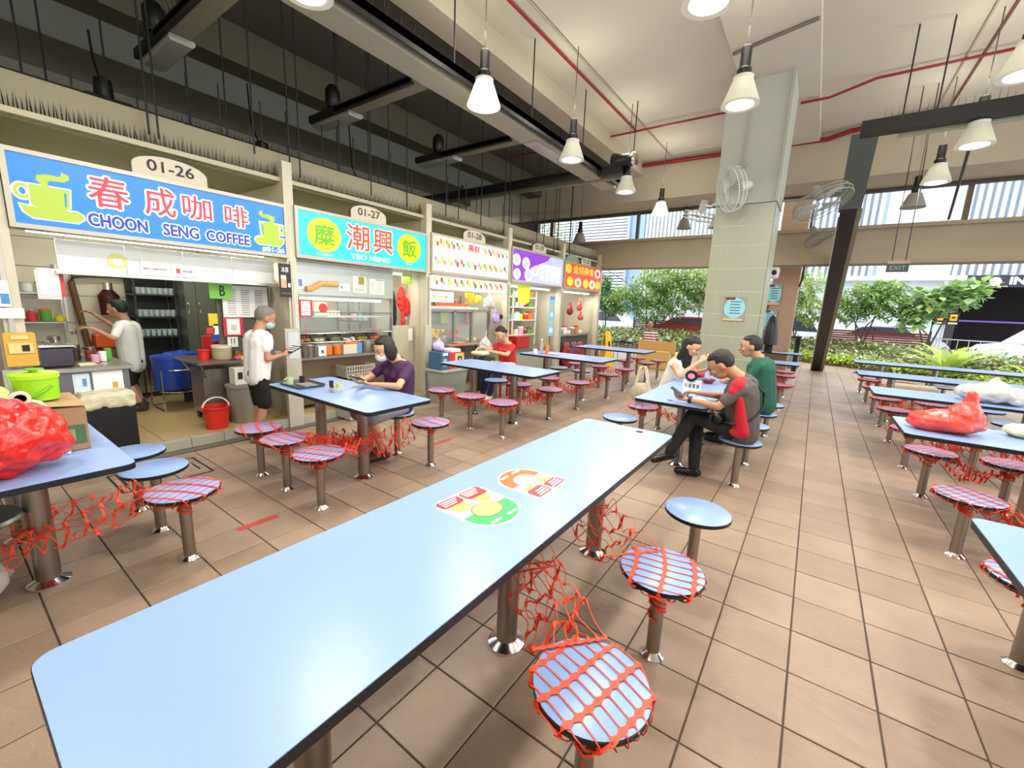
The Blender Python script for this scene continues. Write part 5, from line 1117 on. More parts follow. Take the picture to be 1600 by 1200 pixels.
t = thing('warning_board', 'yellow folding wet-floor board standing by the farthest left table', 'sign', (-4.72, 11.3, 0)); YB = mat('board_yellow', '#e2b41c', .45)
for s_ in (-1, 1):
    mb = MB(); mb.add([(-4.72+.02*s_, 11.05, .98), (-4.72+.02*s_, 11.4, .98), (-4.72+.16*s_, 11.46, .003), (-4.72+.16*s_, 10.99, .003), (-4.72+.005*s_, 11.05, .98), (-4.72+.005*s_, 11.4, .98), (-4.72+.145*s_, 11.46, .003), (-4.72+.145*s_, 10.99, .003)], [(0, 1, 2, 3), (7, 6, 5, 4), (0, 4, 5, 1), (1, 5, 6, 2), (2, 6, 7, 3), (3, 7, 4, 0)]); mb.build('panel', YB, t)
t2 = MB(); t2.add([(-4.645, 11.18, .72), (-4.645, 11.28, .72), (-4.612, 11.28, .5), (-4.612, 11.18, .5)], [(0, 3, 2, 1)]); t2.build('pictogram', BLK, t)

# ================================================================== THINGS ON THE TABLES
TZ = .7532
def sticker(name, label, cx, cy, w, l, rz, flip, top, arc, blob):
    t = thing(name, label, 'sticker', (cx, cy, TZ), 'round-ended stickers on the foreground table', rz)
    def L(k): return .0004+.0003*k
    def put(nm, pts, m, k):
        mb = MB(); mb.prism(pts, L(k)-.0003 if k else 0, L(k)); o = mb.build(nm, m, t); 
        for v in o.data.vertices: v.co += Vector((cx, cy, TZ))
        return o
    hl, hw = l/2, w/2
    out = [(-hw, hl-.04), (-hw, -hl+hw*.9)]+[(hw*math.cos(R(180+a)), -hl+hw*.9+hw*.9*math.sin(R(180+a))) for a in range(15, 180, 15)]+[(hw, -hl+hw*.9), (hw, hl-.04), (hw-.04, hl), (-hw+.04, hl)]
    put('backing', out, PAPER, 0)
    A = [(hw*.92*math.cos(R(a)), -hl+hw*.9+hw*.84*math.sin(R(a))) for a in range(180, 361, 12)]
    put('arc_panel', A+[(hw*.92, -hl+hw*1.05), (-hw*.92, -hl+hw*1.05)], arc, 1)
    put('round_picture', [(hw*.5*math.cos(R(a)), -hl+hw*.98+hw*.4*math.sin(R(a))) for a in range(0, 360, 15)], blob, 4)
    put('picture_ring', [(hw*.54*math.cos(R(a)), -hl+hw*.98+hw*.44*math.sin(R(a))) for a in range(0, 360, 15)], mat('ring_brown', '#8a6a3a', .4), 3)
    HM = mat('hand_peach', '#e0b060', .4)
    for s_ in (-1, 1):
        px_, py_ = s_*hw*.46, -hl+hw*1.62
        put('hand_print', [(px_+.045*math.cos(R(a)), py_+.04*math.sin(R(a))) for a in range(0, 360, 24)], HM, 2)
        for k in range(5):
            a = R(90+s_*(-30+k*17)); q = Vector((px_+.03*math.cos(a), py_+.03*math.sin(a))); e = Vector((px_+(.08 if k else .07)*math.cos(a), py_+.08*math.sin(a))); n_ = Vector((-(e-q).y, (e-q).x)).normalized()*.009
            put('finger_print', [tuple(q-n_)[:2], tuple(e-n_*.8)[:2], tuple(e+n_*.8)[:2], tuple(q+n_)[:2]][::1], HM, 2.4)
    RS = mat('sticker_red', '#bf2433', .4)
    for s_ in (-1, 1): put('red_banner', rrect(-hw*.92 if s_ < 0 else .005, -.005 if s_ < 0 else hw*.92, hl-.075-(s_ > 0)*.012, hl-.012, .02), RS, 3.4)
    for k in range(3):
        for s_ in (-1, 1):
            x0 = -hw*.8 if s_ < 0 else hw*.12; put('text_line', [(x0, hl-.03-.016*k), (x0+hw*(.66-.08*k), hl-.03-.016*k), (x0+hw*(.66-.08*k), hl-.022-.016*k), (x0, hl-.022-.016*k)], PAPER, 5)
    for s_ in (-1, 1): put('arc_mark', rrect(s_*hw*.35-.03, s_*hw*.35+.03, -hl+hw*.27, -hl+hw*.37, .004), PAPER, 5)
    return t
sticker('table_sticker', 'green-arced hand-washing sticker, the nearer of two on the foreground table', -1.03, 1.28, .28, .33, R(88), 1, 0, mat('sticker_green', '#2fa65e', .4), mat('picture_yellow', '#dcd070', .4))
sticker('table_sticker', 'orange-arced hand sticker, the farther of two on the foreground table', -1.03, 1.63, .27, .30, R(-88), 1, 0, mat('sticker_orange', '#d9682c', .4), mat('picture_cream', '#f3ead2', .4))
# left table things
bx = thing('cardboard_box', 'brown cardboard box with a green printed side on the left table', 'box', (-3.24, .27, TZ))
CB = mat('cardboard', '#a07f5a', .8, var=.06, vscale=6)
mb = MB(); mb.box(-3.45, -3.03, .05, .45, TZ, .985, b=.006); mb.build('body', CB, bx)
MB().add([(-3.47, .04, .985), (-3.02, .04, .985), (-3.02, .19, 1.0), (-3.47, .19, 1.0)], [(0, 1, 2, 3)]).add([(-3.47, .3, 1.0), (-3.02, .28, 1.005), (-3.02, .46, .987), (-3.47, .46, .987)], [(0, 1, 2, 3)]).build('flap', mat('cardboard_flap', '#b08d66', .8), bx)
MB().box(-3.03, -3.028, .30, .44, .79, .89).build('green_print', mat('box_green', '#4c6640', .6), bx); MB().box(-3.028, -3.0265, .345, .40, .81, .87).build('print_mark', mat('box_green2', '#7d9a66', .6), bx)
S('strap', MB().tube([(-3.34, .14, 1.0), (-3.2, .22, 1.035), (-3.06, .30, 1.02), (-3.02, .34, .95), (-3.0, .36, .84), (-2.985, .36, .757)], .009, 6), mat('strap_white', '#e3ded2', .5), 'white plastic strap curving over the cardboard box', 'strap')
LM = mat('lime_plastic', '#96d41c', .35)
pt = thing('lunch_pot', 'lime green lidded pot with a carry handle on the cardboard box', 'pot', (-3.25, .3, 1.006))
MB().lathe([(0, 0), (.084, 0), (.089, .115), (0, .115)], (-3.25, .31, 1.008), 30).build('body', LM, pt)
MB().lathe([(0, .113), (.094, .113), (.094, .133), (.086, .139), (0, .141)], (-3.25, .31, 1.008), 30).build('lid', mat('lime_lid', '#a8e028', .35), pt)
MB().lathe([(0, .14), (.014, .14), (.014, .151), (.032, .153), (.032, .159), (0, .16)], (-3.25, .31, 1.008), 18).build('knob', mat('lime_dark', '#6cb01c', .4), pt)
MB().tube([(-3.16, .36, 1.085), (-3.15, .33, 1.06), (-3.152, .27, 1.025), (-3.165, .25, 1.015)], .007, 6).build('carry_handle', mat('lime_dark', ''), pt)
ml = thing('noodle_bag', 'pale yellow knotted bag of noodles behind the red bag', 'bag', (-3.15, .05, 1.0)); mb = MB(); mb.ell((-3.17, .09, 1.06), (.13, .13, .075), 14, 9); mb.ell((-3.12, .15, 1.03), (.07, .07, .05))
remeshed('film', mb, mat('noodle_yellow', '#d9c37a', .4, var=.25, vscale=30, bump=.6, bscale=40), ml, .01, 1, noise=.02, nscale=.04)
S('strap_roll', MB().lathe([(.022, -.012), (.036, -.012), (.036, .012), (.022, .012), (.022, -.012)], (-3.09, .24, 1.045), 20, 'x'), mat('strap_white', ''), 'small white roll of strap between the pot and the noodles', 'roll')
bag('red_carrier_bag', 'big crumpled red plastic bag at the left edge of the left table', (-2.84, .13, TZ), (.36, .44, .40), RB, seed=3, noise=.06, voxel=.009, nscale=.07, top=(0, -.12))
bag('white_carrier_bag', 'white bag slumped on the floor under the left table', (-3.25, -.05, .0), (.3, .35, .26), WB, seed=6, noise=.05)
# tray, bowl on the purple woman's table
t = thing('food_tray', 'dark rectangular tray holding a mug and used dishes', 'tray', (-3.93, 2.08, TZ))
mb = MB(); mb.prism(rrect(-4.12, -3.74, 1.95, 2.2, .03), TZ, TZ+.006)
for a in (rrect(-4.12, -3.74, 1.95, 2.2, .03),):
    n = len(a)
    for i in range(n):
        p, q = a[i], a[(i+1) % n]; c = (-3.93, 2.075); o1 = [(c[0]+(v[0]-c[0])*1.05, c[1]+(v[1]-c[1])*1.07) for v in (p, q)]
        mb.add([(p[0], p[1], TZ), (q[0], q[1], TZ), (o1[1][0], o1[1][1], TZ+.024), (o1[0][0], o1[0][1], TZ+.024), (p[0], p[1], TZ+.006), (q[0], q[1], TZ+.006)], [(0, 1, 2, 3), (3, 2, 5, 4)])
mb.build('body', mat('tray_grey', '#4c4a4c', .4), t)
MUG = mat('mug_green', '#c2cfa2', .35)
def mug(x, y, z, lab):
    t = thing('mug', lab, 'mug', (x, y, z)); MB().lathe([(0, 0), (.03, 0), (.034, .065), (.030, .065), (.027, .008), (0, .008)], (x, y, z), 18).build('body', MUG, t)
    MB().tube([(x, y-.03, z+.055), (x, y-.055, z+.05), (x, y-.055, z+.02), (x, y-.032, z+.014)], .005).build('handle', MUG, t)
mug(-4.02, 2.0, TZ+.007, 'pale green mug on the dark tray')
jar(-3.98, 2.1, TZ+.007, .024, .075, mat('sauce_dark', '#2d1d18', .3), BLK, 'dark sauce pot on the tray beside the pale green mug')
t = thing('folded_paper', 'crumpled grey paper lying on the tray', 'paper', (-3.87, 2.08, TZ+.007)); MB().box(-3.96, -3.78, 2.02, 2.15, TZ+.007, TZ+.02, b=.006).build('sheet', mat('paper_grey', '#7f7d7a', .8, bump=.8, bscale=25), t)
t = thing('bowl', 'white oval bowl with cups in the middle of the purple woman\'s table', 'bowl', (-3.47, 2.14, TZ)); MB().lathe([(0, 0), (.045, 0), (.07, .045), (.064, .045), (.04, .008), (0, .008)], (-3.47, 2.14, TZ), 24).build('body', mat('china', '#dedbce', .3), t)
mug(-3.455, 2.165, TZ+.012, 'pale green mug standing in the white bowl'); jar(-3.495, 2.11, TZ+.012, .018, .09, mat('sauce_dark', ''), BLK, 'black-topped sauce pot standing in the white bowl')
# bottles on table four
bottle(-4.0, 6.55, TZ, .035, .27, mat('clear_bottle', '#b9b6ac', .1, alpha=.75), mat('cap_pale', '#d8d2c8', .5), 'clear bottle beside the orange bottle')
bottle(-3.88, 6.55, TZ, .037, .23, OT, OT, 'orange drink bottle on the bottle table')
jar(-4.0, 6.34, TZ, .04, .1, PAPER, PAPER, 'white lidded cup nearest the left of the bottle table', None, 'cup', 'cup')
box_thing('napkin', 'crumpled pink napkins right of the orange bottle', 'napkin', -3.85, -3.65, 6.5, 6.66, TZ, TZ+.03, mat('napkin_pink', '#e9cfc6', .9), b=.015)
# right tables
t = bag('red_carrier_bag', 'single coral-red bag lying on the right table, its knot raised', (.93, 4.6, TZ), (.44, .34, .2), RB2, seed=21, noise=.03, voxel=.01, nscale=.12, handles=False)
mb = MB(); mb.lathe([(.11, 0), (.05, .13), (.03, .22), (0, .23)], (1.05, 4.62, TZ+.1), 12); mb.ell((1.03, 4.6, TZ+.12), (.12, .12, .12)); remeshed('knot', mb, RB2, t, .01, 2, noise=.03, nscale=.06)
bag('white_carrier_bag', 'pale crumpled bag on the table behind the coral-red bag', (1.68, 6.75, TZ), (.62, .4, .24), WB, seed=22, noise=.05, voxel=.012, nscale=.08)
bag('red_carrier_bag', 'red bag at the right edge beside the pale crumpled bag', (2.2, 6.85, TZ), (.4, .4, .22), RB, seed=23, noise=.04, voxel=.014)
bag('carrier_bag', 'pale yellow bag on the table at the right edge', (1.42, 4.95-.15, TZ), (.26, .2, .12), mat('yellow_film', '#e8e4ae', .35), seed=24, handles=False, voxel=.012)
box_thing('planter_box', 'pale stone block under the long table behind the white bag', 'block', 1.25, 1.85, 9.9, 10.2, .001, .5, mat('stone_pale', '#b9ad94', .8, var=.15), b=.02)
box_thing('yellow_crate', 'yellow crate at the right edge under the white bag table', 'crate', 1.98, 2.3, 5.9, 6.2, .001, .45, mat('crate_yellow', '#e8b818', .5), b=.01)
# marks on the floor
TP = mat('tape_red', '#b64436', .7)
for k, (a, b, c, d) in enumerate(((-3.05, -2.99, 1.09, 1.36), (-3.37, -3.31, 3.24, 3.52))): tag(MB().box(a, b, c, d, .0012, .0022).build('tape_mark', TP), f'{("near", "far")[k]} worn red tape mark on the floor tiles', 'tape', 'red tape marks on the floor')
t = thing('drain_cover', 'tiled drain cover outlined in black on the floor by the coffee stall', 'drain cover', (-4.5, 1.08, 0.001)); 
for a in ((-4.77, -4.26, .77, .785), (-4.77, -4.26, 1.385, 1.40), (-4.77, -4.755, .785, 1.385), (-4.275, -4.26, .785, 1.385), (-4.62, -4.40, .83, .842), (-4.62, -4.40, 1.33, 1.342)): MB().box(*a, .0012, .003).build('frame_bar', BLK, t)
S('leaf_scrap', MB().tube([(-.0, 1.32, .004), (.03, 1.3, .006), (.05, 1.26, .004)], .004), mat('scrap_dark', '#3a2f26', .8), 'tiny dark scrap lying on the aisle tiles', 'scrap')
# exit sign
t = thing('exit_sign', 'unlit dark exit sign hanging from two rods at the right', 'sign', (.9, 9.0, 2.35)); MB().box(.78, 1.04, 8.97, 9.03, 2.35, 2.47).build('face_box', mat('exit_dark', '#22302e', .4), t); MB().box(.775, 1.045, 8.96, 9.04, 2.47, 2.52).build('top_box', mat('exit_brown', '#8b7564', .5), t)
for x in (.83, .99): MB().tube([(x, 9, 2.52), (x-.03, 9, 4.99)], .007).build('rod', DARK, t)
text('lettering', 'EXIT', (.91, 8.97, 2.41), (1, 0, 0), (0, 0, 1), .19, .06, mat('exit_letters', '#6a8280', .5), t, bold=.03)

# ================================================================== WALL FANS
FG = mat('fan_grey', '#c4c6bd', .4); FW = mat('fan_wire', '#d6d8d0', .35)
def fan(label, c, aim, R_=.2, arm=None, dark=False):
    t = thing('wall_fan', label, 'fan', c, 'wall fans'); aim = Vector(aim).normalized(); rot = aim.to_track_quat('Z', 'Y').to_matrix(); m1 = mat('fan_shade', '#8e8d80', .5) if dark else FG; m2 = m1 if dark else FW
    C = Vector(c); tr = lambda p: rot @ Vector(p)+C
    mb = MB()
    for z, k in ((.06, 1.0), (.0, 1.03), (-.06, .96)):
        mb.tube([tr((R_*k*math.cos(a), R_*k*math.sin(a), z)) for a in [2*math.pi*i/28 for i in range(29)]], .006, 5)
    for i in range(44):
        a = 2*math.pi*i/44
        mb.tube([tr((.035*math.cos(a), .035*math.sin(a), .085)), tr((R_*.7*math.cos(a), R_*.7*math.sin(a), .08)), tr((R_*math.cos(a), R_*math.sin(a), .05)), tr((R_*1.03*math.cos(a), R_*1.03*math.sin(a), 0)), tr((R_*.95*math.cos(a), R_*.95*math.sin(a), -.06)), tr((.07*math.cos(a), .07*math.sin(a), -.085))], .0022, 3, close=False)
    g_ = mb.build('cage', m2, t); g_['kind'] = 'stuff'
    MB().lathe([(0, .08), (.045, .08), (.045, .095), (0, .1)], C, 16, mtx=rot).build('badge', m1, t)
    for k in range(3):
        a0 = 2*math.pi*k/3; mb = MB(); pts = []
        for i in range(7):
            a = a0-.4+.8*i/6; pts.append(tr((R_*.88*math.cos(a), R_*.88*math.sin(a), .02*(i/3-1))))
        pts = [tr((.03*math.cos(a0-.5), .03*math.sin(a0-.5), -.01))]+pts+[tr((.03*math.cos(a0+.5), .03*math.sin(a0+.5), .01))]
        n = len(pts); off = aim*.004; mb.add(pts+[p+off for p in pts], [tuple(range(n))[::-1], tuple(range(n, 2*n))]+[(i, (i+1) % n, n+(i+1) % n, n+i) for i in range(n)]); mb.build('blade', mat('fan_blade', '#a9b0ad', .3, alpha=.75), t)
    MB().lathe([(0, -.28), (.05, -.27), (.062, -.22), (.066, -.09), (.04, -.06), (0, -.06)], C, 18, mtx=rot).build('motor', m1, t)
    if arm: MB().tube([C-aim*.18, (C-aim*.18+Vector(arm))*.5+Vector((0, 0, -.05)), Vector(arm)], .02).build('arm', m1, t)
    return t
fan('large white wall fan on the upper front of the tiled pillar', (-1.24, 6.98, 3.35), (-.75, -.55, -.25), .30, (-1.09, 7.27, 3.45))
fan('grey wall fan tilted face down left of the tiled pillar', (-1.98, 8.5, 3.32), (-.25, .1, -1), .29, (-1.52, 7.8, 3.4))
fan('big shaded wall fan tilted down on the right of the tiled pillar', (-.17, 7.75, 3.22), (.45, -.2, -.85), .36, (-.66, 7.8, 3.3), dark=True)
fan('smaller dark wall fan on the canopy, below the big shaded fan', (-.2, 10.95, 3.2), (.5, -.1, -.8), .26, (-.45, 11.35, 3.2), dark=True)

# ================================================================== OUTSIDE
LF = [leaf_mat('leaf_bright', '#7aa348', '#d3e594'), leaf_mat('leaf_mid', '#4f7d42', '#a5c678'), leaf_mat('leaf_pale', '#a3b26a', '#f2f0cc'), leaf_mat('leaf_dark', '#38603a', '#769c5c'), leaf_mat('leaf_lime', '#b2cc44', '#e8f08a'), leaf_mat('leaf_big', '#6d9c5c', '#c2dca8')]
BARK = mat('bark', '#5b4a3a', .9)
def leaves(pts, size, seed, flat=.5, asp=.5):
    """one mesh of folded leaves at the given points"""
    g_ = np.random.default_rng(seed); n = len(pts); P = np.asarray(pts)
    a = g_.uniform(0, 2*np.pi, n); el = g_.normal(0, flat, n); d = np.stack([np.cos(a)*np.cos(el), np.sin(a)*np.cos(el), np.sin(el)], 1)
    s = np.cross(d, [0, 0, 1]); s /= np.linalg.norm(s, axis=1, keepdims=True)+1e-6; up = np.cross(s, d)
    L_ = size*g_.uniform(.7, 1.3, (n, 1)); W = L_*asp/2
    V = np.stack([P, P+d*L_*.5+s*W+up*L_*.06, P+d*L_-up*L_*.12, P+d*L_*.5-s*W+up*L_*.06], 1).reshape(-1, 3)
    F = (np.arange(n)[:, None]*4+np.array([0, 1, 2, 0, 2, 3])).reshape(-1)
    me = bpy.data.meshes.new('leaves'); me.vertices.add(4*n); me.vertices.foreach_set('co', V.ravel().astype(np.float32))
    me.loops.add(6*n); me.loops.foreach_set('vertex_index', F.astype(np.int32)); me.polygons.add(2*n); me.polygons.foreach_set('loop_start', (np.arange(2*n)*3).astype(np.int32)); me.update(calc_edges=True)
    return me
def leaf_obj(name, pts, size, m, parent, seed, flat=.5, asp=.5):
    me = leaves(np.asarray(pts)-rootloc(parent), size, seed, flat, asp); me.materials.append(m); o = bpy.data.objects.new(name, me); col.objects.link(o); o.parent = parent; o['kind'] = 'stuff'; return o
def shrub_tree(label, x, y, z0, blobs, n, size, m, seed, m2=None, asp=.5):
    t = thing('garden_tree', label, 'tree', (x, y, z0), 'small trees in the garden bed'); g_ = np.random.default_rng(seed); pts = []
    tot = sum(b[3]*b[4] for b in blobs)
    for bx_, by_, bz_, rx, rz in blobs:
        k = int(n*rx*rz/tot); v = g_.normal(size=(k, 3)); v /= np.linalg.norm(v, axis=1, keepdims=True); v *= g_.uniform(.45, 1, (k, 1))**.5; v *= 1+.25*np.sin(v[:, :1]*7+v[:, 2:]*5)
        pts.append(np.stack([bx_+v[:, 0]*rx, by_+v[:, 1]*rx, bz_+v[:, 2]*rz], 1))
    pts = np.concatenate(pts); h = len(pts)*3//5 if m2 else len(pts); g_.shuffle(pts)
    leaf_obj('foliage', pts[:h], size, m, t, seed, asp=asp)
    if m2: leaf_obj('foliage', pts[h:], size, m2, t, seed+1, asp=asp)
    for k, b in enumerate(blobs[:6]):
        s_ = (k-2)*.06; MB().tube([(x+s_, y, z0), (x+s_*2+(b[0]-x)*.3, y, z0+(b[2]-z0)*.45), (b[0], b[1], b[2])], .035, 6, taper=.012).build('branch', BARK, t)
    return t
struct('ground', MB().box(-60, 60, 17, 70, -.2, -.06), mat('road_grey', '#b3b4b4', .85, var=.05))
# raised planting bed
bedF = [(-14, 16.2), (-3, 17.6), (-.5, 18.9), (1.5, 17.9), (3.1, 16.0), (4.5, 14.5), (9, 11.6), (14, 10)]
def bz(x, y): return .06+.48*max(0, min(1, (y-by0(x))/2.2))
def by0(x):
    for (a, b), (c, d) in zip(bedF, bedF[1:]):
        if a <= x <= c: return b+(d-b)*(x-a)/(c-a)
    return bedF[0][1] if x < 0 else bedF[-1][1]
t = thing('planting_bed', 'sloping bed of soil behind the hall edge', 'planting bed', (0, 20, -.06)); mb = MB(); xs = np.linspace(-14, 12, 40); vs = []; fs = []
for x in xs: 
    for v_ in (0, .01, .3, .7, 1.0): y = by0(x)+v_*(3.8 if x < 5 else 2.5); vs.append((x, y, -.06 if v_ == 0 else bz(x, y)))
for i in range(39):
    for k in range(4): fs.append((i*5+k, i*5+5+k, i*5+6+k, i*5+1+k))
mb.add(vs, fs); mb.build('soil', mat('soil', '#5b4a33', .95, var=.3), t)
t = tag(bpy.data.objects.new('ground_cover', None), 'dense variegated ground cover plants filling the bed', 'plants'); col.objects.link(t); t.location = (0, 18, .06)
g_ = np.random.default_rng(5)
def cover(n, x0, x1, v0, v1, h):
    x = g_.uniform(x0, x1, n); v_ = g_.uniform(v0, v1, n); y = np.array([by0(a) for a in x])+v_*3.6; z = np.array([bz(a, b) for a, b in zip(x, y)])+g_.uniform(0, h, n)+.04*np.sin(x*6)*np.cos(y*5); return np.stack([x, y, z], 1)
leaf_obj('foliage', cover(9000, -13, 9, .06, .85, .26), .15, LF[2], t, 11); leaf_obj('foliage', cover(7000, -13, 9, .04, .85, .24), .15, LF[1], t, 12); leaf_obj('foliage', cover(5000, -13, 9, .1, .85, .27), .15, leaf_mat('leaf_brownish', '#6b5a2c', '#a88f4c'), t, 13)
t = tag(bpy.data.objects.new('lime_border_plants', None), 'low lime green plants along the front of the bed', 'plants'); col.objects.link(t); t.location = (0, 17, .06)
leaf_obj('foliage', cover(5000, -1.5, 9, .0, .16, .22), .13, LF[4], t, 14)
# red-brown low fence behind the bed
t = thing('low_fence', 'low red-brown slatted edging behind the ground cover', 'fence', (0, 21, .6)); FM = mat('fence_redbrown', '#8a3d2e', .7, var=.2)
for k in range(7):
    for (a, b) in ((-7.5, -2.6), (.2, 3.4)): MB().box(a, b, 21.0, 21.03, .62+k*.085, .685+k*.085).build('slat', FM, t)
for a in (-7.5, -5, -2.65, .2, 1.8, 3.35): MB().box(a, a+.06, 21.03, 21.08, .4, 1.3).build('post', mat('fence_post', '#5a2a20', .7), t)
# trees
shrub_tree('wide bright tree left of the tiled pillar, largest crown in the garden', -6.4, 20.6, .6, [(-6.8, 20.6, 2.5, 1.3, .7), (-5.3, 20.8, 2.3, 1.2, .8), (-7.9, 20.5, 2.0, .9, .6), (-6.0, 20.4, 3.1, 1.0, .6), (-4.6, 20.5, 2.9, .9, .7), (-6.5, 20.2, 1.6, .9, .45)], 9000, .17, LF[0], 21, LF[1])
shrub_tree('dark leafy tree hard against the last stall sign', -8.9, 20.9, .6, [(-8.9, 20.9, 2.2, .7, .6), (-8.6, 20.8, 1.7, .6, .4), (-9.3, 21, 2.9, .5, .5)], 2600, .16, LF[3], 22, LF[1])
shrub_tree('thin pale tree touching the left side of the tiled pillar', -4.0, 20.0, .6, [(-4.0, 20.0, 2.9, .7, .8), (-3.6, 20.2, 2.1, .6, .6), (-3.2, 20.4, 3.2, .6, .6)], 2800, .15, LF[2], 23, LF[0])
shrub_tree('light green tree seen between the brown column and the slanted post', -.6, 20.9, .6, [(-.7, 20.9, 2.7, .7, .8), (-.2, 20.8, 1.9, .75, .55), (-1.2, 21, 2.1, .5, .5)], 3800, .16, LF[0], 24, LF[2])
shrub_tree('full green tree just right of the slanted post', 1.5, 21.0, .7, [(1.4, 21, 2.4, .8, .6), (2.1, 20.9, 2.2, .8, .55), (1.0, 20.9, 1.9, .6, .45), (1.9, 21, 2.7, .6, .4)], 5200, .15, LF[0], 25, LF[1])
shrub_tree('tree with large pale leaves at the right, before the dark driveway', 3.3, 20.4, .7, [(3.0, 20.4, 2.2, .55, .5), (3.6, 20.3, 2.5, .6, .45), (4.0, 20.2, 2.7, .45, .35), (2.7, 20.4, 1.7, .4, .35)], 1100, .27, LF[5], 26, LF[0], asp=.75)
shrub_tree('tall pale tree standing behind the left garden trees', -6.5, 25, 0, [(-6.5, 25, 4.6, 1.8, 1.0), (-4.2, 25, 4.2, 1.4, 1.0), (-8, 25.5, 4.2, 1.0, .8), (-15.5, 25, 6.6, 1.4, .9)], 3800, .2, LF[2], 27, LF[3])
# bird's nest ferns
def fern(label, x, y, z, n, L_, seed):
    t = thing('birds_nest_fern', label, 'fern', (x, y, z), 'bird\'s nest ferns'); rr = random.Random(seed)
    for k in range(n):
        a = 2*math.pi*k/n+rr.uniform(-.2, .2); e = rr.uniform(.55, 1.25); l = L_*rr.uniform(.75, 1.1); mb = MB(); vs = []
        for i in range(7):
            s = i/6; rad = l*s*math.cos(e*(1-.35*s)); h = l*s*math.sin(e)*(1-.35*s*s); w_ = .07*L_/.9*math.sin(math.pi*min(1, .12+s*.86))
            c = Vector((x+rad*math.cos(a), y+rad*math.sin(a), z+.05+h)); sd = Vector((-math.sin(a), math.cos(a), 0))*w_
            vs += [c-sd+Vector((0, 0, .02)), c, c+sd+Vector((0, 0, .02))]
        fs = []
        for i in range(6):
            for j in range(2): fs.append((3*i+j, 3*i+j+1, 3*i+4+j, 3*i+3+j))
        mb.add(vs, fs, True); mb.build('frond', LF[4] if k % 3 else LF[0], t)
fern('large bright bird\'s nest fern behind the right tables', 3.1, 16.4, .15, 22, 1.3, 1); fern('smaller bird\'s nest fern at the right edge', 4.45, 15.6, .15, 14, .75, 2)
S('stone_block', MB().box(-.62, -.28, 15.9, 16.1, 0, .42, b=.03), mat('stone_grey', '#8f8f82', .9), 'grey stone standing on the floor left of the slanted post', 'stone')
t = thing('bar_table', 'tall narrow black table at the hall edge left of the slanted post', 'table', (-.5, 15.2, 0)); MB().box(-.9, -.28, 14.9, 15.3, 1.0, 1.05).build('table_top', BLK, t); MB().box(-.42, -.3, 15.05, 15.15, .0, 1.0).build('leg', BLK, t); MB().box(-.88, -.84, 15.05, 15.15, .0, 1.0).build('leg', BLK, t)
S('cloth', MB().lathe([(.16, 0), (.15, .3), (.07, .62), (0, .68)], (-.82, 11.4, .95), 12), BLK, 'black cone-shaped cover standing behind the man in green', 'cover')
MB().box(-.9, -.74, 11.35, 11.45, .754, .95).build('cover_base', BLK); bpy.data.objects['cover_base']['label'] = 'dark block under the black cone cover'; bpy.data.objects['cover_base']['category'] = 'block'
# bench and trolley with the bald man
t = thing('wooden_bench', 'yellow-brown wooden bench back at the left of the woman in white', 'bench', (-3.75, 12.3, 0)); WD = mat('bench_wood', '#c79a58', .6, var=.15, stretch=(1, 1, 8))
MB().box(-4.15, -3.1, 12.22, 12.27, .46, .76).build('backrest', WD, t); MB().box(-4.15, -3.1, 12.22, 12.7, .42, .46).build('seat', WD, t)
for a in (-4.12, -3.2): MB().box(a, a+.07, 12.25, 12.33, 0, .42).build('leg', WD, t); MB().box(a, a+.07, 12.6, 12.68, 0, .42).build('leg', WD, t)
box_thing('crate', 'pale yellow crate stacked in front of the wooden bench', 'crate', -4.1, -3.2, 11.95, 12.15, .001, .5, mat('crate_straw', '#c3a860', .7), b=.01)
t = thing('trolley', 'small grey trolley loaded with pots beside the bench', 'trolley', (-4.7, 12.6, 0)); MB().box(-5.0, -4.4, 12.4, 12.8, .62, .66).build('top', BLK, t); 
for a, b in ((-4.97, 12.43), (-4.45, 12.43), (-4.97, 12.77), (-4.45, 12.77)): MB().tube([(a, b, .0), (a, b, .62)], .015).build('leg', STEEL2, t)
jar(-4.75, 12.55, .661, .09, .16, STEEL2, STEEL2, 'steel pot on the small trolley near the bench', None, 'pot', 'pot'); jar(-4.55, 12.62, .661, .06, .12, PAPER, STEEL2, 'white pot on the small trolley near the bench', None, 'pot', 'pot')
# buildings across the road
bd = thing('louvred_building', 'building with white horizontal louvres across the road at the left', 'building', (-15, 31, 0))
MB().box(-26, -11.95, 31, 32, 0, 10).build('wall', mat('louvre_dark', '#6d7480', .7), bd)
LW = mat('louvre_white', '#eff1f2', .5)
for k in range(30): MB().box(-26, -12, 30.7, 30.9, 3.1+k*.21, 3.1+k*.21+.13).build('louvre', LW, bd)
for x in (-16.4, -12.0): MB().box(x, x+.2, 30.6, 30.7, 0, 10).build('column', mat('bld_grey', '#a9adb3', .6), bd)
bd = thing('finned_building', 'pale building with blue panel and vertical fins left of the tiled pillar', 'building', (-8.5, 31, 0))
MB().box(-11.9, -3, 31, 32, 0, 10).build('wall', mat('bld_pale', '#c9cdca', .7), bd); MB().box(-11.9, -10.8, 30.8, 31, 0, 10).build('blue_panel', mat('bld_blue', '#93aedb', .5), bd)
for k in range(28): MB().box(-10.7+k*.26, -10.7+k*.26+.11, 30.75, 30.95, 2.5, 10).build('fin', LW, bd)
bd = thing('light_blue_building', 'light blue panelled building with white fins across the road at the right', 'building', (6, 30.5, 0)); BP = mat('bld_lightblue', '#d9e6f5', .5); BP2 = mat('bld_lightblue2', '#cddcf0', .5)
MB().box(-3, 15, 30.6, 31.5, 3.9, 12).build('wall', mat('bld_joint', '#b4c3d8', .6), bd)
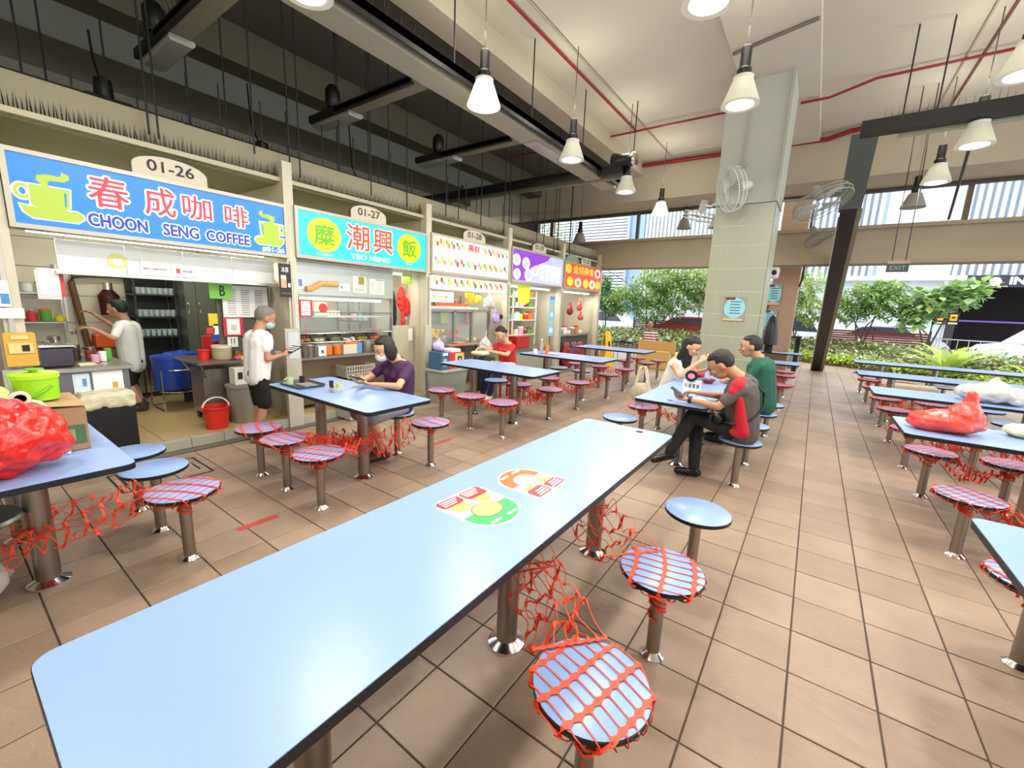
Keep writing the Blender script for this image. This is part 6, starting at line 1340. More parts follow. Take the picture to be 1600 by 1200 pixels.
for i in range(6):
    for k in range(13): MB().box(2.25+i*.48, 2.25+i*.48+.475, 30.5, 30.6, 3.95+k*.45, 3.95+k*.45+.44).build('panel', BP if (i+k) % 3 else BP2, bd)
for k in range(17): MB().box(-2.9+k*.3, -2.9+k*.3+.16, 30.3, 30.55, 3.95, 12).build('fin', LW, bd)
for k in range(34): MB().box(5.2+k*.28, 5.2+k*.28+.13, 30.3, 30.55, 3.95 if k % 2 else 4.0, 12).build('fin', LW, bd)
MB().box(-3, 15, 30.1, 30.7, 3.72, 3.95).build('edge_beam', WHITE, bd); MB().box(-3, 5.4, 30.7, 30.9, 0, 3.72).build('lower_wall', mat('bld_lower', '#d2dae0', .7), bd)
MB().box(5.6, 15, 36, 36.2, 0, 3.75).build('driveway_back', mat('drive_dark', '#2a2320', .9), bd); MB().box(5.4, 5.7, 30.4, 36, 0, 3.75).build('driveway_wall', mat('drive_wall', '#3a3230', .8), bd); MB().box(5.6, 15, 30.4, 36.2, 3.6, 3.72).build('driveway_ceiling', mat('drive_ceil', '#2c2830', .8), bd)
MB().box(5.7, 15, 30.05, 30.1, 3.4, 3.95).build('fascia_board', mat('drive_fascia', '#2a2a38', .6), bd)
text('lettering', 'IN / OUT', (8.15, 30.04, 3.7), (1, 0, 0), (0, 0, 1), 2.05, .32, mat('glow_white', '#ffffff', .5, emit=1.2), bd, bold=.06)
MB().lathe([(0, 0), (.2, .0), (.16, .1), (0, .1)], (6.63, 29.95, 3.65), 16, 'y').build('round_lamp', MATS['glow_white'], bd)
MB().box(5.8, 10, 35.8, 35.95, 1.75, 1.85).build('violet_strip', mat('glow_violet', '#8b6ad0', .5, emit=.35), bd)
t = thing('parking_sign', 'pair of black board signs with orange arrows on a pole by the driveway', 'sign', (3.75, 21.6, 0)); MB().box(3.42, 3.76, 21.5, 21.56, 1.55, 2.02).build('board', BLK, t); MB().box(3.79, 4.1, 21.5, 21.56, 1.55, 2.02).build('board', BLK, t); OA = mat('arrow_amber', '#f2a01c', .5, emit=.8)
for x in (3.6, 3.95):
    MB().box(x-.09, x+.09, 21.47, 21.5, 1.7, 1.92).build('arrow_panel', OA, t); MB().box(x-.05, x+.05, 21.46, 21.47, 1.78, 1.84).build('arrow', BLK, t); MB().box(x-.12, x+.12, 21.47, 21.5, 1.58, 1.64).build('white_print', PAPER, t)
MB().tube([(3.77, 21.6, -.06), (3.77, 21.6, 2.1)], .03).build('pole', WHITE, t)
# railing and cars
t = thing('road_railing', 'pale metal railing along the road at the right', 'railing', (6, 21.3, -.06))
for z in (.15, .55, 1.05): MB().tube([(2.6, 21.6, z), (9, 19.0, z)], .022).build('rail', mat('rail_pale', '#c8cbcc', .5), t)
for k in range(26): x = 2.6+k*.25; y = 21.6-2.6*(x-2.6)/6.4; MB().tube([(x, y, -.05), (x, y, 1.05)], .011, 5).build('baluster', MATS['rail_pale'], t)
def car(label, x, y, rz, m, h=1.45, L_=4.4):
    t = thing('car', label, 'car', (x, y, -.06), 'cars on the road', rz)
    prof = [(-L_/2, .35), (-L_/2, .8), (-L_*.46, .92), (-L_*.3, .98), (-L_*.17, h-.06), (-L_*.08, h), (L_*.18, h), (L_*.32, .99), (L_*.46, .88), (L_/2, .7), (L_/2, .35)]
    def pl(pts, y0, y1, nm, mm):
        n = len(pts); vs = [(a, y0, b) for a, b in pts]+[(a, y1, b) for a, b in pts]; mb = MB(); mb.add(vs, [tuple(range(n)), tuple(range(n, 2*n))[::-1]]+[(i, n+i, n+(i+1) % n, (i+1) % n) for i in range(n)])
        o = mb.build(nm, mm, None, (0, 0, 0)); o.parent = t; return o
    pl(prof, -.85, .85, 'body', m)
    gl = [(-L_*.27, 1.0), (-L_*.16, h-.1), (-L_*.08, h-.06), (L_*.16, h-.06), (L_*.28, 1.0)]
    for a, b in ((-.86, -.85), (.85, .86)): pl(gl, a, b, 'side_window', mat('car_glass', '#39424c', .1))
    for px_ in (-L_*.3, L_*.31):
        for py in (-.82, .62): o = MB().lathe([(0, 0), (.33, 0), (.33, .2), (0, .2)], (px_, py, .33), 18, 'y').build('wheel', BLK, None, (0, 0, 0)); o.parent = t
    return t
CRED = mat('car_red', '#c0202c', .3); CWH = mat('car_white', '#eef0f2', .3)
car('white car waiting at the right edge beyond the railing', 7.4, 24.0, R(178), CWH, 1.6); car('red car seen through the fence left of the tiled pillar', -5.6, 24.6, 0, CRED)
car('white car passing behind the red-brown edging at the left', -10.6, 25.2, R(180), CWH, 1.6); car('white van behind the light green tree', -1.2, 26, 0, CWH, 1.9, 4.8); car('silver car partly hidden behind the garden trees', 2.4, 25.5, 0, mat('car_silver', '#c3c8cc', .3))

# ================================================================== PEOPLE
def cap(mb, p, q, r1, r2, n=12):
    """closed tapered capsule"""
    p, q = Vector(p), Vector(q); d = q-p; L_ = max(d.length, 1e-5); rot = d.normalized().to_track_quat('Z', 'Y').to_matrix()
    pr = [(0, -r1), (r1*.5, -r1*.866), (r1*.866, -r1*.5), (r1, 0), (r2, L_), (r2*.866, L_+r2*.5), (r2*.5, L_+r2*.866), (0, L_+r2)]
    return mb.lathe(pr, p, n, mtx=rot)
def frame(fwd, up=(0, 0, 1)):
    f = Vector(fwd).normalized(); u = Vector(up); r = f.cross(u).normalized(); u = r.cross(f).normalized()
    return f, r, u
def basis(r, f, u): return Matrix((r, f, u)).transposed()
SKIN = {'a': mat('skin_tan', '#b58462', .5, var=.04, vscale=20), 'b': mat('skin_light', '#d2a07c', .5, var=.04, vscale=20), 'c': mat('skin_brown', '#9c6a4a', .5, var=.04, vscale=20)}
HB = mat('hair_black', '#17120f', .55, bump=.5, bscale=90); HG = mat('hair_grey', '#77736c', .6, bump=.5, bscale=90)
def hand(mb, w, d, n, side, s, curl=.5, thumb=1):
    """w wrist, d pointing along the hand, n out of the palm, side towards the thumb"""
    w, d, n, side = Vector(w), Vector(d).normalized(), Vector(n).normalized(), Vector(side).normalized()
    for k in range(4):
        o = side*(.027-.018*k)*s; cap(mb, w+o*.5, w+d*.075*s+o, .013*s, .0115*s, 8)
        a = w+d*.08*s+o; L = (.036, .042, .039, .030)[k]*s; c1 = curl*.7; c2 = curl*1.6; c3 = curl*2.3
        b = a+(d*math.cos(c1)+n*math.sin(c1))*L; c = b+(d*math.cos(c2)+n*math.sin(c2))*L*.7; e = c+(d*math.cos(c3)+n*math.sin(c3))*L*.55
        cap(mb, a, b, .0095*s, .0088*s, 8); cap(mb, b, c, .0088*s, .008*s, 8); cap(mb, c, e, .008*s, .007*s, 8)
    a = w+d*.02*s+side*.022*s; b = a+(d*.75+side*.65+n*.25).normalized()*.038*s; c = b+(d*.9+side*.2+n*.45*thumb).normalized()*.03*s
    cap(mb, a, b, .013*s, .011*s, 8); cap(mb, b, c, .0105*s, .009*s, 8)
def person(label, base, P, C, H, tf, hf, arms, legs, skin, shirt, trousers, hair, s=1.0, w=.17, vox=.0085, sleeve=.55, hip=.12, shirt_low=.0, trouser_end=.9, shoe=None, hu=(0, 0, 1), belly=.0, group='people in the hall', fem=False):
    """P pelvis, C upper chest, H head centre, tf torso facing, hf head facing, arms: (elbow, wrist, hand dir, palm normal, thumb side, curl) x2 (left, right), legs: (knee, ankle, foot dir) x2"""
    t = thing('person', label, 'person', base, group); sk = SKIN[skin]
    P, C, H = Vector(P), Vector(C), Vector(H); H = H-(H-C).normalized()*.012; f, r, u = frame(tf, (C-P)); hf_, hr, hu_ = frame(hf, hu)
    sh = [C-r*w*s+u*.0, C+r*w*s]; hp = [P-r*.085*s, P+r*.085*s]; neckb = C+u*.045*s
    body = MB(); S_ = s
    hm = basis(hr, hf_, hu_)
    s = S_*1.17
    body.ell(H+hu_*.012*s, (.074*s, .092*s, .098*s), 18, 12, hm); body.ell(H-hu_*.052*s+hf_*.028*s, (.052*s, .058*s, .055*s), 14, 10, hm)
    cap(body, H+hf_*.088*s-hu_*.004*s, H+hf_*.103*s-hu_*.028*s, .009*s, .014*s, 8); body.ell(H+hf_*.082*s-hu_*.055*s, (.024*s, .012*s, .011*s), 8, 6, hm)
    for q in (-1, 1): body.ell(H+hr*q*.077*s-hf_*.006*s-hu_*.008*s, (.012*s, .02*s, .032*s), 8, 6, hm); body.ell(H+hf_*.068*s+hr*q*.035*s-hu_*.025*s, (.026*s, .02*s, .022*s), 8, 6, hm)
    s = S_; cap(body, neckb-u*.02*s, H-hu_*.05*s-hf_*.025*s, .066*s, .056*s)
    cap(body, C+u*.01*s-r*.07*s, C+u*.01*s+r*.07*s, .062*s, .062*s)
    def torso(mb, g, z0=0.0):
        for q in (-1, 1):
            cap(mb, P+r*q*.06*s+u*z0, C+r*q*.07*s-u*.06*s, (hip-.01)*s+g, (.098+belly*.3)*s+g)
            cap(mb, C+r*q*.05*s-u*.02*s, sh[0 if q < 0 else 1]-u*.02*s, .075*s+g, .052*s+g)
        cap(mb, P+u*.05*s+f*.02*s*belly*10, P.lerp(C, .55)+f*.25*belly*s, .10*s+g, (.10+belly*.2)*s+g)
        if fem:
            for q in (-1, 1): mb.ell(C-u*.11*s+f*.085*s+r*q*.06*s, (.06*s+g,)*3, 10, 8)
    torso(body, -.014*s)
    for k, (el, wr, hd, pn, sd, cu) in enumerate(arms):
        el, wr = Vector(el), Vector(wr); cap(body, sh[k]-u*.01*s, el, .046*s, .037*s); cap(body, el, wr, .037*s, .024*s); hand(body, wr, hd, pn, sd, s, cu)
    for k, (kn, an, fd) in enumerate(legs):
        kn, an = Vector(kn), Vector(an); cap(body, hp[k], kn, .078*s, .052*s); cap(body, kn, kn.lerp(an, .35), .05*s, .052*s); cap(body, kn.lerp(an, .35), an, .052*s, .032*s)
        fd = Vector(fd).normalized(); cap(body, an-Vector((0, 0, .02*s)), an+fd*.13*s-Vector((0, 0, .035*s)), .032*s, .026*s); cap(body, an-fd*.03*s-Vector((0, 0, .03*s)), an, .03*s, .03*s)
    remeshed('body', body, sk, t, vox, 3)
    # shirt
    mb = MB(); torso(mb, .008*s, shirt_low)
    if sleeve > 0:
        for k in range(2): e = sh[k].lerp(Vector(arms[k][0]), sleeve); cap(mb, sh[k]-u*.01*s, e, .058*s, .055*s)
    cap(mb, C+u*.0, neckb+u*.004*s, .07*s, .056*s)
    remeshed('shirt', mb, shirt, t, vox*1.1, 3, noise=.012*s, nscale=.12*s)
    mb = MB()
    for k, (kn, an, fd) in enumerate(legs):
        kn, an = Vector(kn), Vector(an)
        if trouser_end <= .58: cap(mb, hp[k], hp[k].lerp(kn, min(1.0, trouser_end*2)), .092*s, .083*s)
        else: cap(mb, hp[k], kn, .09*s, .07*s); cap(mb, kn, kn.lerp(an, (trouser_end-.5)*2), .07*s, .056*s)
    cap(mb, P-r*.05*s-u*.01*s, P+r*.05*s-u*.01*s, (hip-.012)*s, (hip-.012)*s)
    remeshed('trousers' if trouser_end > .6 else 'shorts', mb, trousers, t, vox*1.1, 3, noise=.01*s, nscale=.1*s)
    if shoe:
        for k, (kn, an, fd) in enumerate(legs):
            an = Vector(an); fd = Vector(fd).normalized(); mb = MB(); cap(mb, an-fd*.035*s-Vector((0, 0, .035*s)), an+fd*.15*s-Vector((0, 0, .042*s)), .044*s, .036*s); cap(mb, an-Vector((0, 0, .035*s)), an+Vector((0, 0, .02)), .044*s, .044*s)
            remeshed('shoe', mb, shoe, t, vox, 2)
    if hair: 
        hm_, style = hair; mb = MB(); s = S_*1.17
        mb.ell(H-hf_*.024*s+hu_*.028*s, (.081*s, .089*s, .094*s), 16, 12, hm)
        mb.ell(H-hf_*.005*s+hu_*.072*s, (.068*s, .078*s, .048*s), 14, 8, hm)
        if style == 'bob':
            for q in (-1, 1): mb.ell(H-hf_*.012*s+hr*q*.068*s-hu_*.025*s, (.03*s, .062*s, .09*s), 12, 8, hm)
            mb.ell(H-hf_*.06*s-hu_*.03*s, (.075*s, .05*s, .085*s), 12, 8, hm)
        if style == 'long':
            for q in (-1, 1): mb.ell(H-hf_*.03*s+hr*q*.07*s-hu_*.09*s, (.02*s, .04*s, .14*s), 12, 10, basis(hr, hf_, hu_))
            cap(mb, H-hf_*.05*s, H-hf_*.06*s-Vector((0, 0, .26*s)), .075*s, .055*s)
        if style == 'tail': cap(mb, H-hf_*.09*s+hu_*.02*s, H-hf_*.15*s-hu_*.03*s, .022*s, .018*s); mb.ell(H-hf_*.105*s+hu_*.02*s, (.028*s,)*3, 8, 6)
        remeshed('hair', mb, hm_, t, vox*.9, 2, noise=.006*s, nscale=.02)
    s = S_*1.17
    for q in (-1, 1):
        MB().ell(H+hf_*.0865*s+hr*q*.032*s+hu_*.006*s, (.012*s, .005*s, .005*s), 8, 6, hm).build('eye', BLK, t)
        MB().ell(H+hf_*.088*s+hr*q*.033*s+hu_*.027*s, (.018*s, .005*s, .0035*s), 8, 5, hm).build('eyebrow', hair[0] if hair else HG, t)
    MB().ell(H+hf_*.091*s-hu_*.056*s, (.019*s, .006*s, .0045*s), 8, 5, hm).build('mouth', mat('lips', '#9a5448', .5), t)
    return t, (H, hf_, hr, hu_, hm, f, r, u, P, C, sh)
def mask(t, I, s, m):
    s *= 1.17; H, f, r, u, hm = I[:5]; mb = MB(); mb.ell(H-u*.046*s+f*.046*s, (.06*s, .064*s, .052*s), 16, 10, hm); MBo = remeshed('face_mask', mb, m, t, .006, 2)
    for q in (-1, 1): MB().tube([H-u*.03*s+f*.07*s+r*q*.052*s, H-u*.015*s+r*q*.08*s], .002, 4).build('mask_loop', PAPER, t)
TEE = mat('tee_white', '#e6e5e1', .85, bump=.3, bscale=30); TEE2 = mat('tee_offwhite', '#d9d8cf', .85, bump=.3, bscale=30); SHB = mat('shorts_black', '#10120f', .85, bump=.3, bscale=40)
# masked man standing at the coffee stall
T1, I1 = person('elderly masked man standing in white tee and black shorts, looking at a wallet', (-4.88, 2.1, 0), (-4.88, 2.08, .76), (-4.88, 2.12, 1.16), (-4.88, 2.21, 1.36), (0, 1, 0), (.15, 1, -.45),
    [((-5.03, 2.17, .95), (-4.95, 2.36, .95), (.3, 1, .05), (0, 0, 1), (.9, -.3, 0), .7), ((-4.70, 2.12, .92), (-4.80, 2.33, .945), (-.25, 1, .05), (-.3, 0, 1), (-.6, .2, .6), .7)],
    [((-4.96, 2.12, .42), (-4.95, 2.04, .07), (.1, 1, 0)), ((-4.80, 2.10, .42), (-4.80, 2.0, .07), (.2, 1, 0))], 'a', TEE, SHB, (HG, 'short'), s=.90, w=.155, shirt_low=-.06, trouser_end=.52, shoe=mat('shoe_grey', '#6b6a68', .6), belly=.1, hip=.115)
mask(T1, I1, .9, mat('mask_blue', '#a9cfd8', .7))
MB().box(-4.735, -4.715, 2.15, 2.21, .97, 1.02).build('sleeve_patch', mat('patch_navy', '#47546e', .6), T1)
t = thing('wallet', 'black and white striped wallet held open by the masked man', 'wallet', (-4.86, 2.47, .97)); W1 = MB().add([(-4.93, 2.38, .965), (-4.76, 2.40, .965), (-4.74, 2.52, 1.03), (-4.91, 2.50, 1.03), (-4.93, 2.38, .955), (-4.76, 2.40, .955), (-4.74, 2.525, 1.02), (-4.91, 2.505, 1.02)], [(0, 1, 2, 3), (7, 6, 5, 4), (0, 4, 5, 1), (1, 5, 6, 2), (2, 6, 7, 3), (3, 7, 4, 0)]).build('cover', BLK, t)
for k in range(3): a = .2+.25*k; MB().add([(-4.93+.02*a, 2.385+.115*a, .9665+.066*a), (-4.758+.02*a, 2.403+.115*a, .9665+.066*a), (-4.757+.02*a, 2.417+.115*a, .9745+.066*a), (-4.929+.02*a, 2.399+.115*a, .9745+.066*a)], [(0, 1, 2, 3)]).build('white_stripe', PAPER, t)
# woman in purple
PURP = mat('tee_purple', '#452048', .85, bump=.3, bscale=30)
T2, I2 = person('masked woman in a dark purple tee seated at a blue table, looking at a phone', (-3.4, 2.77, 0), (-3.39, 2.80, .545), (-3.37, 2.78, .955), (-3.42, 2.63, 1.125), (-.08, -1, 0), (-.1, -1, -.42),
    [((-3.10, 2.55, .80), (-3.34, 2.43, .80), (-1, -.25, .1), (0, -.1, 1), (-.1, -1, .3), .8), ((-3.62, 2.58, .80), (-3.52, 2.42, .80), (.55, -.8, .1), (0, -.1, 1), (-.6, -.6, .4), .8)],
    [((-3.26, 2.36, .50), (-3.36, 2.56, .08), (-.3, -1, 0)), ((-3.50, 2.38, .50), (-3.5, 2.56, .08), (-.1, -1, 0))], 'b', PURP, mat('shorts_grey', '#8b8a90', .85, bump=.3, bscale=40), (HB, 'bob'), s=.92, w=.165, trouser_end=.5, shoe=mat('sandal_brown', '#3c2420', .6), hip=.125, fem=True, belly=.08, sleeve=.62)
mask(T2, I2, .92, mat('mask_white', '#eae8ea', .7))
t = thing('phone', 'dark phone held by the woman in purple', 'phone', (-3.42, 2.34, .83)); M_ = MB(); M_.plate((-3.50, 2.36, .845), (1, .1, .0), (0, -.87, .45), [(0, 0), (.14, 0), (.14, .075), (0, .075)], .008); M_.build('phone_body', BLK, t)
# woman in red at the fruit stall
T3, I3 = person('woman in a red tee and patterned apron seated sideways by the fruit stall', (-4.2, 5.85, 0), (-4.22, 5.86, .53), (-4.2, 5.74, .93), (-4.22, 5.58, 1.13), (0, -1, 0), (-.1, -1, -.5),
    [((-4.02, 5.52, .80), (-4.18, 5.26, .86), (-.3, -1, 0), (0, 0, -1), (-1, 0, .3), .6), ((-4.40, 5.50, .84), (-4.34, 5.24, .90), (0, -1, 0), (0, 0, -1), (.9, 0, .3), .6)],
    [((-4.15, 5.45, .5), (-4.3, 5.42, .08), (-.2, -1, 0)), ((-4.38, 5.46, .5), (-4.45, 5.45, .08), (-.2, -1, 0))], 'b', mat('tee_red', '#c0282c', .85, bump=.3, bscale=30), mat('trousers_navy', '#1c2350', .85), (HB, 'tail'), s=.92, w=.15, vox=.012, trouser_end=.95, shoe=PAPER, hip=.115, fem=True)
t_ = remeshed('apron', cap(cap(MB(), (-4.10, 5.80, .56), (-4.06, 5.5, .60), .085, .075), (-4.3, 5.8, .56), (-4.3, 5.5, .60), .085, .075), mat('apron_pattern', '#c9c8b6', .85, var=.7, vscale=30), T3, .012, 3, noise=.02, nscale=.1)
t = thing('low_stool', 'red plastic stool under the woman in red', 'stool', (-4.22, 5.88, 0)); MB().box(-4.36, -4.08, 5.74, 6.02, .40, .43, b=.008).build('seat', mat('deep_red', ''), t)
for a in (-4.34, -4.13):
    for b in (5.76, 5.97): MB().box(a, a+.03, b, b+.03, 0, .40).build('leg', mat('deep_red', ''), t)
box_thing('towel', 'cream cloth held in the hands of the woman in red', 'cloth', -4.36, -4.14, 5.02, 5.2, .80, .86, mat('cloth_cream', ''), b=.02)
# man in grey and red
TG = mat('tee_grey', '#57524f', .85, bump=.3, bscale=30)
T4, I4 = person('man in a grey and red tee and black trousers, legs crossed, bent over a phone', (-.42, 4.28, 0), (-.40, 4.29, .55), (-.455, 4.24, .985), (-.655, 4.18, 1.145), (-1, -.1, 0), (-1, -.12, -.75),
    [((-.60, 3.99, .79), (-.87, 4.06, .80), (-1, .1, .05), (.1, .2, 1), (-.2, 1, .4), .55), ((-.63, 4.48, .80), (-.84, 4.30, .83), (-.8, -.5, .1), (0, .3, -1), (-.4, -.8, .3), .9)],
    [((-.83, 4.16, .63), (-.985, 4.10, .25), (-1, -.35, -.45)), ((-.82, 4.35, .58), (-.78, 4.26, .085), (-1, -.3, 0))], 'a', TG, mat('trousers_black', '#16171b', .8, bump=.3, bscale=40), (HB, 'short'), s=.98, w=.175, trouser_end=.97, shoe=mat('shoe_black', '#0b0b0d', .3), belly=.12, hip=.13, vox=.008, sleeve=.7, hu=(0, 0, 1))
RP2 = mat('tee_red_panel', '#c01f2c', .85, bump=.3, bscale=30)
mb = MB(); cap(mb, (-.45, 4.045, .88), (-.40, 4.115, .58), .035, .06); mb.ell((-.42, 4.12, .56), (.085, .055, .05), 12, 8); remeshed('side_panel', mb, RP2, T4, .008, 3)
mb = MB(); cap(mb, (-.46, 4.17, 1.0), (-.47, 4.06, .985), .058, .062); cap(mb, (-.47, 4.06, .985), (-.50, 4.03, .93), .054, .048); o = remeshed('shoulder_panel', mb, RP2, T4, .008, 3)
MB().tube([(-.50, 4.12, 1.03), (-.38, 4.16, 1.03), (-.285, 4.22, .93), (-.27, 4.2, .80), (-.34, 4.10, .70), (-.46, 4.06, .64), (-.58, 4.12, .64)], .011, 6).build('sling_strap', BLK, T4)
mb = MB(); mb.ell((-.60, 4.14, .66), (.06, .09, .06), 12, 8); remeshed('sling_pouch', mb, BLK, T4, .01, 2)
MB().lathe([(.029, -.014), (.034, -.014), (.034, .014), (.029, .014), (.029, -.014)], (-.845, 4.055, .80), 16, 'x').build('watch_strap', BLK, T4)
t = thing('phone', 'phone held by the man in grey and red', 'phone', (-.97, 4.08, .83)); M_ = MB(); M_.plate((-1.02, 4.04, .90), (0, 1, 0), (.45, 0, -.28), [(-.03, 0), (.05, 0), (.05, .26), (-.03, .26)], .008); M_.build('phone_body', mat('phone_grey', '#3c4048', .3), t)
t = thing('chopsticks', 'pair of white chopsticks in the hand of the man in grey and red', 'chopsticks', (-.93, 4.26, .78)); 
for k in range(2): MB().tube([(-.92-.02*k, 4.26, .92), (-.925-.02*k, 4.22, .765)], .003, 5).build('chopstick', PAPER, t)
t = thing('soup_bowl', 'white bowl in front of the man in grey and red', 'bowl', (-.86, 4.27, TZ)); MB().lathe([(0, 0), (.04, 0), (.075, .04), (.07, .04), (.038, .006), (0, .006)], (-.80, 4.18, TZ), 22).build('body', mat('china', ''), t)
t = thing('table_stand', 'white cardboard stand with a pink and black ring topper on the middle table', 'stand', (-1.0, 4.75, TZ))
MB().box(-1.08, -.90, 4.74, 4.76, TZ, TZ+.13).build('card', PAPER, t); MB().plate((-1.0, 4.735, TZ+.13), (1, 0, 0), (0, 0, 1), [(.062*math.cos(a), .045+.06*math.sin(a)) for a in [2*math.pi*i/20 for i in range(20)]], .012).build('topper_ring', BLK, t)
MB().plate((-1.0, 4.722, TZ+.13), (1, 0, 0), (0, 0, 1), [(.035*math.cos(a), .045+.03*math.sin(a)) for a in [2*math.pi*i/16 for i in range(16)]], .003).build('topper_centre', mat('print_pink', '#e79aa2', .5), t)
for k in range(4): MB().box(-1.06+k*.04, -1.035+k*.04, 4.735, 4.74, TZ+.05, TZ+.09).build('printed_mark', mat('print_grey2', ''), t)
# man in green
T5, I5 = person('man in a dark green shirt seated with folded arms, looking away left', (-.40, 5.72, 0), (-.37, 5.73, .56), (-.45, 5.72, 1.03), (-.60, 5.70, 1.235), (-1, 0, 0), (-1, -.25, -.08),
    [((-.60, 5.50, .80), (-.80, 5.70, .80), (.2, 1, 0), (0, 0, -1), (-1, .2, 0), .5), ((-.62, 5.93, .80), (-.82, 5.80, .82), (-.1, -1, 0), (0, 0, -1), (-1, 0, 0), .5)],
    [((-.80, 5.62, .54), (-.78, 5.62, .085), (-1, 0, 0)), ((-.80, 5.83, .54), (-.80, 5.83, .085), (-1, 0, 0))], 'a', mat('shirt_green', '#1f5544', .85, bump=.3, bscale=30), mat('trousers_dark', '#22252b', .85), (HB, 'short'), s=.98, w=.185, trouser_end=.95, shoe=BLK, belly=.16, hip=.135, vox=.009, sleeve=.75)
# woman in white
T6, I6 = person('woman with long black hair in a white sleeveless top, eating with chopsticks', (-1.55, 5.72, 0), (-1.50, 5.72, .55), (-1.36, 5.60, 1.0), (-1.20, 5.54, 1.19), (1, -.15, -.1), (1, -.25, -.55),
    [((-1.22, 5.80, .82), (-1.03, 5.66, .90), (.7, -.6, .2), (0, 0, 1), (-.2, -.9, .4), .8), ((-1.27, 5.33, .83), (-1.07, 5.42, 1.02), (.5, .3, .6), (.2, .9, 0), (-.6, 0, .8), .9)],
    [((-1.12, 5.64, .54), (-1.14, 5.64, .08), (1, 0, 0)), ((-1.12, 5.80, .54), (-1.14, 5.80, .08), (1, 0, 0))], 'b', mat('top_white', '#efeee8', .85, bump=.3, bscale=30), mat('trousers_blue', '#3c4456', .85), (HB, 'long'), s=.92, w=.15, trouser_end=.95, shoe=BLK, hip=.115, fem=True, sleeve=0, vox=.009)
t = thing('chopsticks', 'chopsticks raised to the mouth of the woman in white', 'chopsticks', (-1.0, 5.45, 1.0)); 
for k in range(2): MB().tube([(-1.02, 5.44+.01*k, 1.13), (-.96, 5.52+.01*k, .86)], .003, 5).build('chopstick', BLK, t)
t = thing('soup_bowl', 'dark red bowl before the woman in white', 'bowl', (-1.0, 5.52, TZ)); MB().lathe([(0, 0), (.045, 0), (.085, .05), (.08, .05), (.04, .006), (0, .006)], (-.97, 5.52, TZ), 22).build('body', mat('bowl_red', '#8a2a22', .35), t)
bag('tote_bag', 'red plastic bag on the middle table beside the woman in white', (-1.2, 5.95, TZ), (.2, .2, .12), RB, seed=31)
t = thing('shoulder_bag', 'cream canvas bag with long straps on the stool by the woman in white', 'bag', (-1.62, 5.05, .47)); mb = MB(); mb.ell((-1.62, 5.05, .60), (.14, .06, .13), 14, 9); remeshed('canvas', mb, mat('canvas_cream', '#b9ad93', .85, bump=.3), t, .012, 2, noise=.02)
for k in (-1, 1): MB().tube([(-1.70, 5.05+.03*k, .70), (-1.66, 5.05+.03*k, .92), (-1.60, 5.05+.03*k, .93), (-1.54, 5.05+.03*k, .70)], .008).build('strap', mat('strap_cream', '#d8cfb9', .7), t)
# barista with his back turned
T7, I7 = person('man in a white tee working with raised hands at the back of the coffee stall', (-6.85, 1.5, .1), (-6.86, 1.50, .72), (-6.88, 1.485, 1.16), (-6.90, 1.415, 1.365), (-.6, -.8, 0), (-.6, -.8, -.1),
    [((-6.62, 1.30, 1.02), (-6.66, 1.14, 1.14), (-.2, -1, .2), (0, 0, -1), (-1, 0, .3), .6), ((-7.12, 1.45, 1.1), (-7.18, 1.26, 1.28), (-.2, -.8, .5), (0, -.4, -1), (1, 0, .3), .6)],
    [((-6.82, 1.42, .45), (-6.72, 1.50, .17), (-.1, -1, 0)), ((-6.98, 1.48, .45), (-6.94, 1.56, .17), (-.3, -1, 0))], 'a', TEE2, SHB, (HB, 'short'), s=.86, w=.165, shirt_low=-.06, trouser_end=.55, shoe=mat('sandal_dark', '#3a3028', .6), vox=.0095, belly=.1, sleeve=.8)
S('ladle', MB().tube([(-6.68, 1.12, 1.16), (-6.66, 1.02, 1.18), (-6.67, .98, 1.12)], .007).lathe([(0, -.03), (.035, -.02), (.04, .02), (0, .02)], (-6.67, .98, 1.1), 12), CHROME, 'steel ladle in the hand of the man at the back of the coffee stall', 'utensil')
# bald person on the bench
STR = bpy.data.materials.new('striped_tee'); STR.use_nodes = True; nt = STR.node_tree; gg = nt.nodes.new('ShaderNodeNewGeometry'); sx_ = nt.nodes.new('ShaderNodeSeparateXYZ'); nt.links.new(gg.outputs['Position'], sx_.inputs[0]); mm_ = nt.nodes.new('ShaderNodeMath'); mm_.operation = 'MULTIPLY'; mm_.inputs[1].default_value = 13; nt.links.new(sx_.outputs[2], mm_.inputs[0]); fr_ = nt.nodes.new('ShaderNodeMath'); fr_.operation = 'FRACT'; nt.links.new(mm_.outputs[0], fr_.inputs[0]); gt = nt.nodes.new('ShaderNodeMath'); gt.operation = 'GREATER_THAN'; gt.inputs[1].default_value = .5; nt.links.new(fr_.outputs[0], gt.inputs[0]); mx_ = nt.nodes.new('ShaderNodeMix'); mx_.data_type = 'RGBA'; mx_.inputs[6].default_value = (*lin('#7e2a30'), 1); mx_.inputs[7].default_value = (*lin('#e8e0dc'), 1); nt.links.new(gt.outputs[0], mx_.inputs[0]); nt.links.new(mx_.outputs[2], nt.nodes['Principled BSDF'].inputs['Base Color'])
